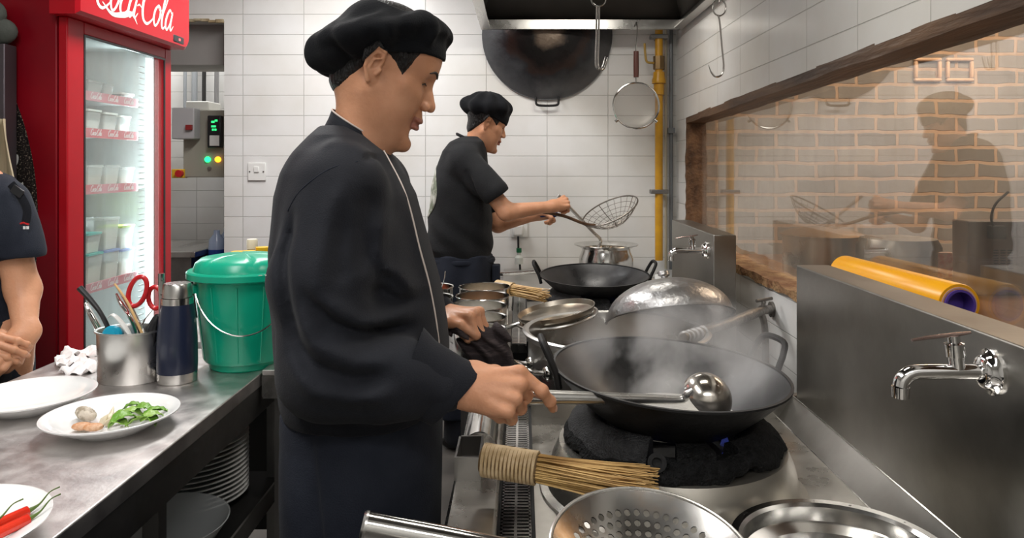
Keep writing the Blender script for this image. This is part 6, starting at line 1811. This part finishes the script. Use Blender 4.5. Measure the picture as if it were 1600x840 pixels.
for yy in (1.40, 1.55):
    g = surfnet(lambda P: np.maximum(smin(sE(P, (-.30, yy, .035), (.14, .05, .05)), sE(P, (-.36, yy, .06), (.06, .045, .05)), .03), .004 - P[2]), (-.5, yy - .08, -.02), (-.1, yy + .08, .14), .008); part('shoe', g, shoe, chef, sharp=60)
addnails(chef, MR, (curlR, sprR, thR))
# cloth in the left hand
cm = mat('dark_plaid_towel', (.028, .02, .022), .9, col2=(.10, .075, .075), ns=5, st=(1, 1, 6), lo=.5, hi=.62, bump=.4, bs=60)
def fTw(P):
    d = sE(P, v3(752, 530, 1.67), (.050, .034, .034))
    d = smin(d, sE(P, v3(766, 560, 1.67), (.042, .030, .055)), .03)
    d = smin(d, sE(P, v3(722, 514, 1.65), (.032, .03, .018)), .02)
    d = smin(d, sC(P, v3(780, 520, 1.66), v3(788, 594, 1.66), .014, .016), .03)
    d = smin(d, sC(P, v3(734, 546, 1.66), v3(752, 592, 1.66), .012, .014), .02)
    L = P
    return d + .0055 * np.sin(P[0] * 150 + P[2] * 95 + 2 * np.sin(P[2] * 50)) + .003 * sines(P, 3, 90)
g = surfnet(fTw, tuple(V(694, 604, 1.66) - Vector((0, .07, 0))), tuple(V(806, 488, 1.66) + Vector((0, .07, 0))), .0034)
single('kitchen_cloth', g, cm, 'dark plaid cloth crumpled in the chef left hand', 'cloth', sharp=180)

# ================================================================ second cook
Yk = 3.75
ck = thing('person', 'cook in charcoal tee and black beret working at the far wok', 'person', (-.30, 3.75, 0), world=True)
hp = math.radians(22); hyaw = math.radians(16)
fw2 = Vector((math.cos(hp) * math.cos(hyaw), math.cos(hp) * math.sin(hyaw), -math.sin(hp)))
MK = frameM(V(759, 193, Yk), fw2, Vector((math.sin(hp), 0, math.cos(hp))))
MKi = MK.inverted()
kn0, kn1 = MKi @ V(748, 213, Yk), MKi @ V(738, 240, Yk)
bd = G(); NECK2 = ([(-.03, 0, -.035), tuple(kn0), tuple(kn1)], [.05, .052, .06])
build_head(bd, MK, .0036, NECK2)
def kx(px, Y=Yk): return (px - CX) / F * Y
def kz(py, Y=Yk): return CZ - (py - CY) / F * Y
# right arm (towards the camera)
WK = V(862, 322, 3.62); EK = V(792, 331, 3.53); SK = V(733, 258, 3.56)
xK = (V(884, 312, 3.66) - V(866, 318, 3.63)).normalized()
MRK = frameM(WK, xK, Vector((0, -.75, .66)))
curlK = [(1.2, 1.3, .7), (1.35, 1.3, .7), (1.4, 1.3, .7), (1.4, 1.3, .7)]
iM = MRK.inverted()
handmesh(bd, MRK, curlK, sprL, thR, .0035, ([tuple(iM @ SK), tuple(iM @ EK), (-.004, 0, 0)], [.038, .044, .027]))
# left arm (beyond), hand around the blue cloth and skimmer handle
WK2 = V(838, 337, 3.84); EK2 = V(778, 352, 3.92); SK2 = V(732, 262, 3.94)
xK2 = (V(862, 332, 3.80) - WK2).normalized()
MLK = frameM(WK2, xK2, Vector((.1, .3, 1))) @ Matrix.Diagonal((1, -1, 1, 1))
iM = MLK.inverted(); gl_ = G()
handmesh(gl_, MLK, curlK, sprL, thL, .0035, ([tuple(iM @ SK2), tuple(iM @ EK2), (-.004, 0, 0)], [.046, .042, .026]))
b0 = len(bd.v); bd.v += gl_.v; bd.f += [tuple(b0 + i for i in reversed(f)) for f in gl_.f]; bd.m += gl_.m
def fB2(P):
    d = sE(P, (-.31, 3.75, 1.20), (.09, .13, .20)); d = smin(d, sE(P, (-.31, 3.75, .98), (.08, .10, .15)), .06)
    for yy in (3.69, 3.81): d = smin(d, chain(P, [(-.29, yy, .90), (-.28, yy, .50), (-.30, yy, .10)], [.07, .055, .04], .03), .04)
    return d
surfnet(fB2, (-.45, 3.55, .05), (-.12, 3.96, 1.46), .014, bd)
part('body', bd, [skin, lipm], ck, 'tanned skin', sharp=180)
part('hair', hair_g(MK, .0036, NECK2), hairm, ck, sharp=60)
facelines(MK, ck)
def fHat2(P):
    L = xf(P, MK)
    band = sE(L, (-.008, 0, .045), (.112, .090, .100)); band = np.maximum(band, -(L[2] - .040 + .12 * L[0]))
    band = np.maximum(band, L[2] - .10)
    H = xf(P, frameM(V(761, 168, Yk), Vector((1, 0, -.10)), Vector((.10, 0, 1))))
    ang = np.arctan2(H[1], H[0]); rad = np.sqrt(H[0] ** 2 + H[1] ** 2)
    p = sE(H, (0, 0, .0), (.125, .115, .062)); p = smin(p, sE(H, (.0, 0, .035), (.075, .08, .045)), .03); p = smin(p, sE(H, (-.095, 0, .012), (.035, .05, .022)), .02)
    p = p + .0065 * np.sin(ang * 8 + 1 + rad * 20) * np.clip(rad / .08, 0, 1) + .004 * sines(H, 4, 50)
    return smin(band, p, .015)
g = surfnet(fHat2, tuple(V(712, 235, Yk) - Vector((0, .16, 0))), tuple(V(812, 132, Yk) + Vector((0, .16, 0))), .0042)
part('beret', g, cloth_hat, ck, 'puffy black cloth beret', sharp=180)
rowsK = [(213, 722, 752, .07), (222, 704, 758, .13), (236, 692, 760, .17), (262, 682, 764, .185), (290, 675, 766, .185), (333, 671, 768, .18), (370, 668, 769, .175), (388, 669, 770, .17), (400, 678, 768, .16), (412, 682, 766, .158)]
SK_ = [(kz(a), kx(b), kx(c), 3.75, d_) for a, b, c, d_ in rowsK]
def fT2(P):
    d = loftSDF(P, SK_, 2.3)
    d = smin(d, sE(P, (kx(728), 3.75, kz(240)), (.085, .16, .06)), .04)
    sl = sC(P, (kx(730), 3.60, kz(254)), tuple(V(772, 300, 3.53)), .082, .070); sl = np.maximum(sl, (P[0] - kx(776, 3.53)) * .62 - (P[2] - kz(304, 3.53)) * .80 - .012)
    d = smin(d, sl, .03)
    s2 = sC(P, (kx(730), 3.90, kz(252)), tuple(V(768, 318, 3.93)), .072, .062); d = smin(d, s2, .03)
    x, y, z = P
    d = d + .004 * np.sin((x * .8 + z * .6) * 50 + 2 * np.sin(z * 12)) * np.clip((1.35 - z) * 4, .1, 1) + .004 * sines(P, 17, 22)
    d = groove(d, P, v3(728, 270, 3.50), v3(756, 320, 3.53), .012)
    d = smax(d, -sC(P, tuple(MK @ Vector(kn0)), tuple(MK @ Vector(kn1)), .054, .056), .006)
    return d
g = surfnet(fT2, (kx(655), 3.42, kz(418)), (kx(812), 4.04, kz(206)), .0065)
part('tee_shirt', g, cloth_tee, ck, 'short sleeved charcoal tee', sharp=180)
g = G(); cc = V(734, 219, Yk)
g.tube([cc + Vector((.062 * math.cos(a), .062 * math.sin(a), -.030 * math.cos(a))) for a in [2 * PI * i / 40 for i in range(41)]], .011, 8, cap=False, fl=.7); part('collar', g, cloth_tee, ck)
# pale print on the back, lifted off the surface samples
def decal(f, grid, m_, root, name, lab, direction=(0, 1, 0), start=3.3):
    n, k = len(grid), len(grid[0]); vs = []
    for row in grid:
        for (px, py) in row:
            s_ = V(px, py, 3.58); vs.append(project_front(f, (s_.x, start, s_.z), direction) - Vector(direction) * .002)
    fs = [(i * k + j, i * k + j + 1, (i + 1) * k + j + 1, (i + 1) * k + j) for i in range(n - 1) for j in range(k - 1)]
    g = G(); g.add(vs, fs); return part(name, g, m_, root, lab, solid=.001, sharp=180)
prm = mat('faded_white_print', (.52, .52, .47), .8, col2=(.16, .18, .13), ns=22, lo=.42, hi=.6)
# print wraps around the back: march from the back (-X) side
vs = []; nn = 16
for i in range(nn + 1):
    for j in range(7):
        z = kz(258 + (340 - 258) * i / nn); w_ = math.sin(PI * (i + .6) / (nn + 1.2)) ** .6
        a = math.radians(186 + 44 * w_ * j / 6)
        d0 = Vector((math.cos(a), math.sin(a) , 0)); o = Vector((-.29, 3.75, z)) + d0 * .40
        vs.append(project_front(fT2, o, tuple(-d0)) + d0 * .002)
g = G(); g.add(vs, [(i * 7 + j, i * 7 + j + 1, (i + 1) * 7 + j + 1, (i + 1) * 7 + j) for i in range(nn) for j in range(6)])
part('back_print', g, prm, ck, 'faded white print on the back', solid=.001, sharp=180)
rowsKA = [(396, 673, 771, .165), (410, 670, 773, .17), (440, 668, 774, .175), (520, 668, 774, .18), (640, 670, 772, .18)]
SKA = [(kz(a), kx(b), kx(c), 3.75, d_) for a, b, c, d_ in rowsKA]
def fA2(P):
    d = loftSDF(P, SKA, 2.3); return d + .006 * np.sin(P[0] * 42 + 1) + .004 * sines(P, 6, 16, (1, 1, .3))
g = surfnet(fA2, (kx(655), 3.52, kz(640)), (kx(790), 3.98, kz(394)), .008); part('apron', g, cloth_ap, ck, 'long black waist apron', sharp=180)
g = G(); g.tube([(kx(721) + (kx(773) - kx(671)) / 2 * .985 * math.cos(a), 3.75 + .166 * math.sin(a), kz(405)) for a in [2 * PI * i / 48 for i in range(49)]], .009, 8, cap=False, fl=1.5, up=(0, 0, 1)); part('apron_tie', g, cloth_ap, ck)
g = G(); g.bb(kx(770), kx(782), 3.66, 3.72, kz(436), kz(410)); part('apron_pocket', g, cloth_ap, ck, bevel=.006)
for yy in (3.66, 3.85):
    g = surfnet(lambda P: chain(P, [(-.29, yy, .5), (-.31, yy, .07)], [.09, .075], .03), (-.45, yy - .12, .02), (-.15, yy + .12, .55), .014); part('trouser_leg', g, cloth_b, ck, sharp=180)
    g = surfnet(lambda P: np.maximum(sE(P, (-.26, yy, .035), (.14, .05, .05)), .004 - P[2]), (-.45, yy - .08, -.02), (-.05, yy + .08, .14), .01); part('shoe', g, shoe, ck, sharp=60)
g = surfnet(lambda P: sC(P, v3(846, 333, 3.80), v3(866, 334, 3.78), .022, .018) + .004 * sines(P, 2, 120), tuple(V(832, 346, 3.79) - Vector((0, .04, 0))), tuple(V(876, 320, 3.79) + Vector((0, .04, 0))), .004)
single('grip_cloth', g, mat('blue_cloth', (.01, .035, .17), .8), 'small blue cloth wrapped round the skimmer handle', 'cloth', sharp=180)

# ================================================================ person at the left edge
Yl = 2.06
pl = thing('person', 'person in black polo and apron with clasped hands at the left edge', 'person', (-1.62, 2.06, 0), world=True)
def lx(px, Y=Yl): return (px - CX) / F * Y
def lz(py, Y=Yl): return CZ - (py - CY) / F * Y
bd = G()
fw3 = Vector((.75, -.45, -.25)); MP = frameM((lx(-70), Yl, 1.625), fw3, Vector((.2, 0, 1)))
MPi = MP.inverted(); NECK3 = ([(-.028, 0, -.035), tuple(MPi @ Vector((lx(-70) - .01, Yl + .02, 1.50))), tuple(MPi @ Vector((lx(-70) - .01, Yl + .035, 1.38)))], [.05, .051, .06])
build_head(bd, MP, .004, NECK3)
# left arm with bend, clasped hands
SL_ = Vector((lx(2), 2.06, lz(320))); EL_ = V(36, 452, 2.06); WL_ = V(38, 525, 1.98); HL_ = V(8, 565, 1.93)
xh = (V(-4, 562, 1.90) - V(38, 527, 1.96)).normalized()
MLH = frameM(WL_, xh, Vector((.65, -.55, .35))) @ Matrix.Diagonal((1, 1, 1, 1))
iM = MLH.inverted(); curlP = [(.75, .7, .4), (.8, .75, .4), (.85, .75, .4), (.9, .75, .4)]
thP = [(.020, .024, -.010), (.050, .040, -.020), (.074, .038, -.034), (.092, .028, -.040)]
handmesh(bd, MLH, curlP, sprL, thP, .0032, ([tuple(iM @ SL_), tuple(iM @ EL_), (-.004, 0, 0)], [.048, .043, .027]))
WR2 = V(-40, 535, 1.96); xh2 = (V(18, 548, 1.885) - WR2).normalized()
MRH = frameM(WR2, xh2, Vector((-.1, -.8, .5)))
gl_ = G(); iM = MRH.inverted()
handmesh(bd, MRH, curlP, sprL, thP, .0032, ([tuple(iM @ Vector((lx(-150), 2.06, lz(320)))), tuple(iM @ V(-150, 470, 2.06)), (-.004, 0, 0)], [.048, .043, .027]))
def fB3(P):
    d = sE(P, (lx(-70), 2.1, 1.18), (.17, .11, .24)); d = smin(d, sE(P, (lx(-70), 2.1, .95), (.15, .11, .18)), .06)
    for xx in (-.10, .10): d = smin(d, chain(P, [(lx(-70) + xx, 2.1, .92), (lx(-70) + xx, 2.1, .5), (lx(-70) + xx, 2.1, .1)], [.085, .055, .04], .03), .04)
    return d
surfnet(fB3, (lx(-70) - .2, 1.95, .05), (lx(-70) + .2, 2.25, 1.44), .014, bd)
part('body', bd, [skin, lipm], pl, 'tanned skin', sharp=180)
facelines(MP, pl)
part('hair', hair_g(MP, .004, NECK3), hairm, pl, sharp=60)
rowsP = [(262, -100, -40, .07), (276, -135, -8, .09), (300, -160, 12, .115), (330, -165, 22, .125), (400, -160, 22, .125), (480, -158, 20, .125), (560, -160, 24, .125), (600, -160, 26, .125)]
SP_ = [(lz(a), lx(b), lx(c), 2.10, d_) for a, b, c, d_ in rowsP]
def fP(P):
    d = loftSDF(P, SP_, 2.3)
    sl = sC(P, (lx(2), 2.07, lz(315)), (lx(30), 2.06, lz(396)), .066, .066); sl = np.maximum(sl, lz(402) - P[2]); d = smin(d, sl, .03)
    s2 = sC(P, (lx(-142), 2.07, lz(315)), (lx(-165), 2.06, lz(396)), .066, .066); s2 = np.maximum(s2, lz(402) - P[2]); d = smin(d, s2, .03)
    return d + .003 * sines(P, 13, 30) + .002 * np.sin(P[0] * 60 + P[2] * 40)
g = surfnet(fP, (lx(-205), 1.92, lz(600)), (lx(70), 2.28, lz(258)), .0065); part('polo_shirt', g, cloth_ap, pl, 'dark navy polo', sharp=180)
rowsPA = [(500, -140, 16, .13), (560, -150, 22, .135), (700, -160, 26, .14), (1000, -160, 26, .14)]
SPA = [(lz(a), lx(b), lx(c), 2.095, d_) for a, b, c, d_ in rowsPA]
g = surfnet(lambda P: loftSDF(P, SPA, 2.3) + .004 * np.sin(P[0] * 50), (lx(-175), 1.92, lz(1000)), (lx(45), 2.28, lz(498)), .009); part('apron', g, cloth_b, pl, 'black apron', sharp=180)
def onP(px, py):
    s_ = V(px, py, 1.97); p = project_front(fP, (s_.x, 1.7, s_.z), (0, 1, 0)); p.y = min(p.y, 2.03)
    return p + Vector((0, -.003, 0))
g = G(); g.tube(cr([onP(-6, 288), onP(4, 300), onP(12, 312), onP(20, 330), onP(18, 350)], 4), .012, 8, fl=.25, up=(0, 1, 0)); part('apron_strap', g, cloth_b, pl)
c = onP(6, 300); g = G(); g.box(c + Vector((0, -.004, 0)), (.034, .006, .024), Matrix.Translation(c) @ Matrix.Rotation(.6, 4, 'Y') @ Matrix.Translation(-c)); part('strap_buckle', g, black_p, pl, bevel=.002)
g = G(); c = onP(16, 356)
for k in range(4): g.box(c + Vector((-.018 + k * .009, -.001, -.004)), (.006, .002, .008))
part('badge_text', g, mat('white_badge', (.75, .75, .74), .5), pl, 'small white badge lettering')
g = G(); g.tube([c + Vector((-.014, -.001, .006)), c + Vector((-.002, -.002, .010)), c + Vector((.012, -.001, .005))], .003, 6); part('badge_mark', g, redp, pl, 'small red badge mark')
for xx in (-.10, .10):
    g = surfnet(lambda P: np.maximum(sE(P, (lx(-70) + xx, 2.05, .035), (.05, .14, .05)), .004 - P[2]), (lx(-70) + xx - .07, 1.88, -.02), (lx(-70) + xx + .07, 2.22, .14), .01); part('shoe', g, shoe, pl, sharp=60)
    g = surfnet(lambda P: chain(P, [(lx(-70) + xx, 2.1, .5), (lx(-70) + xx, 2.1, .07)], [.085, .07], .03), (lx(-70) + xx - .12, 1.96, .02), (lx(-70) + xx + .12, 2.24, .5), .014); part('trouser_leg', g, cloth_b, pl, sharp=180)

# ================================================================ steam over the near wok
def steam_mat():
    m = bpy.data.materials.new('steam'); m.use_nodes = True; N = m.node_tree.nodes; L = m.node_tree.links
    N.remove(N['Principled BSDF'])
    pv = N.new('ShaderNodeVolumePrincipled'); pv.inputs['Color'].default_value = (.95, .95, .97, 1); pv.inputs['Anisotropy'].default_value = .3
    tc = N.new('ShaderNodeTexCoord'); nz = N.new('ShaderNodeTexNoise'); nz.inputs['Scale'].default_value = 8; nz.inputs['Detail'].default_value = 4; nz.inputs['Distortion'].default_value = .3
    mp = N.new('ShaderNodeMapping'); mp.inputs['Scale'].default_value = (1, 1, .9); mp.inputs['Location'].default_value = (.3, .1, .2)
    L.new(tc.outputs['Object'], mp.inputs[0]); L.new(mp.outputs[0], nz.inputs['Vector'])
    r = N.new('ShaderNodeMapRange'); r.inputs['From Min'].default_value = .44; r.inputs['From Max'].default_value = .74; r.inputs['To Max'].default_value = 1
    L.new(nz.outputs['Fac'], r.inputs['Value'])
    # fall off towards the hull of the plume
    ln = N.new('ShaderNodeVectorMath'); ln.operation = 'LENGTH'
    sc = N.new('ShaderNodeVectorMath'); sc.operation = 'MULTIPLY'; sc.inputs[1].default_value = (1 / .25, 1 / .24, 1 / .14)
    L.new(tc.outputs['Object'], sc.inputs[0]); L.new(sc.outputs[0], ln.inputs[0])
    fo = N.new('ShaderNodeMapRange'); fo.inputs['From Min'].default_value = 1.0; fo.inputs['From Max'].default_value = .35
    L.new(ln.outputs['Value'], fo.inputs['Value'])
    mu = N.new('ShaderNodeMath'); mu.operation = 'MULTIPLY'; L.new(r.outputs[0], mu.inputs[0]); L.new(fo.outputs[0], mu.inputs[1])
    m2 = N.new('ShaderNodeMath'); m2.operation = 'MULTIPLY'; m2.inputs[1].default_value = STEAM
    L.new(mu.outputs[0], m2.inputs[0]); L.new(m2.outputs[0], pv.inputs['Density'])
    L.new(pv.outputs[0], N['Material Output'].inputs['Volume']); return m
STEAM = 21
g = G(); g.ball((0, 0, 0), (.25, .24, .14), n=40, m=24)
tag(part('steam', g, steam_mat(), None), 'white steam rising out of the near wok', 'steam', kind='stuff').location = (.33, 1.56, .995)
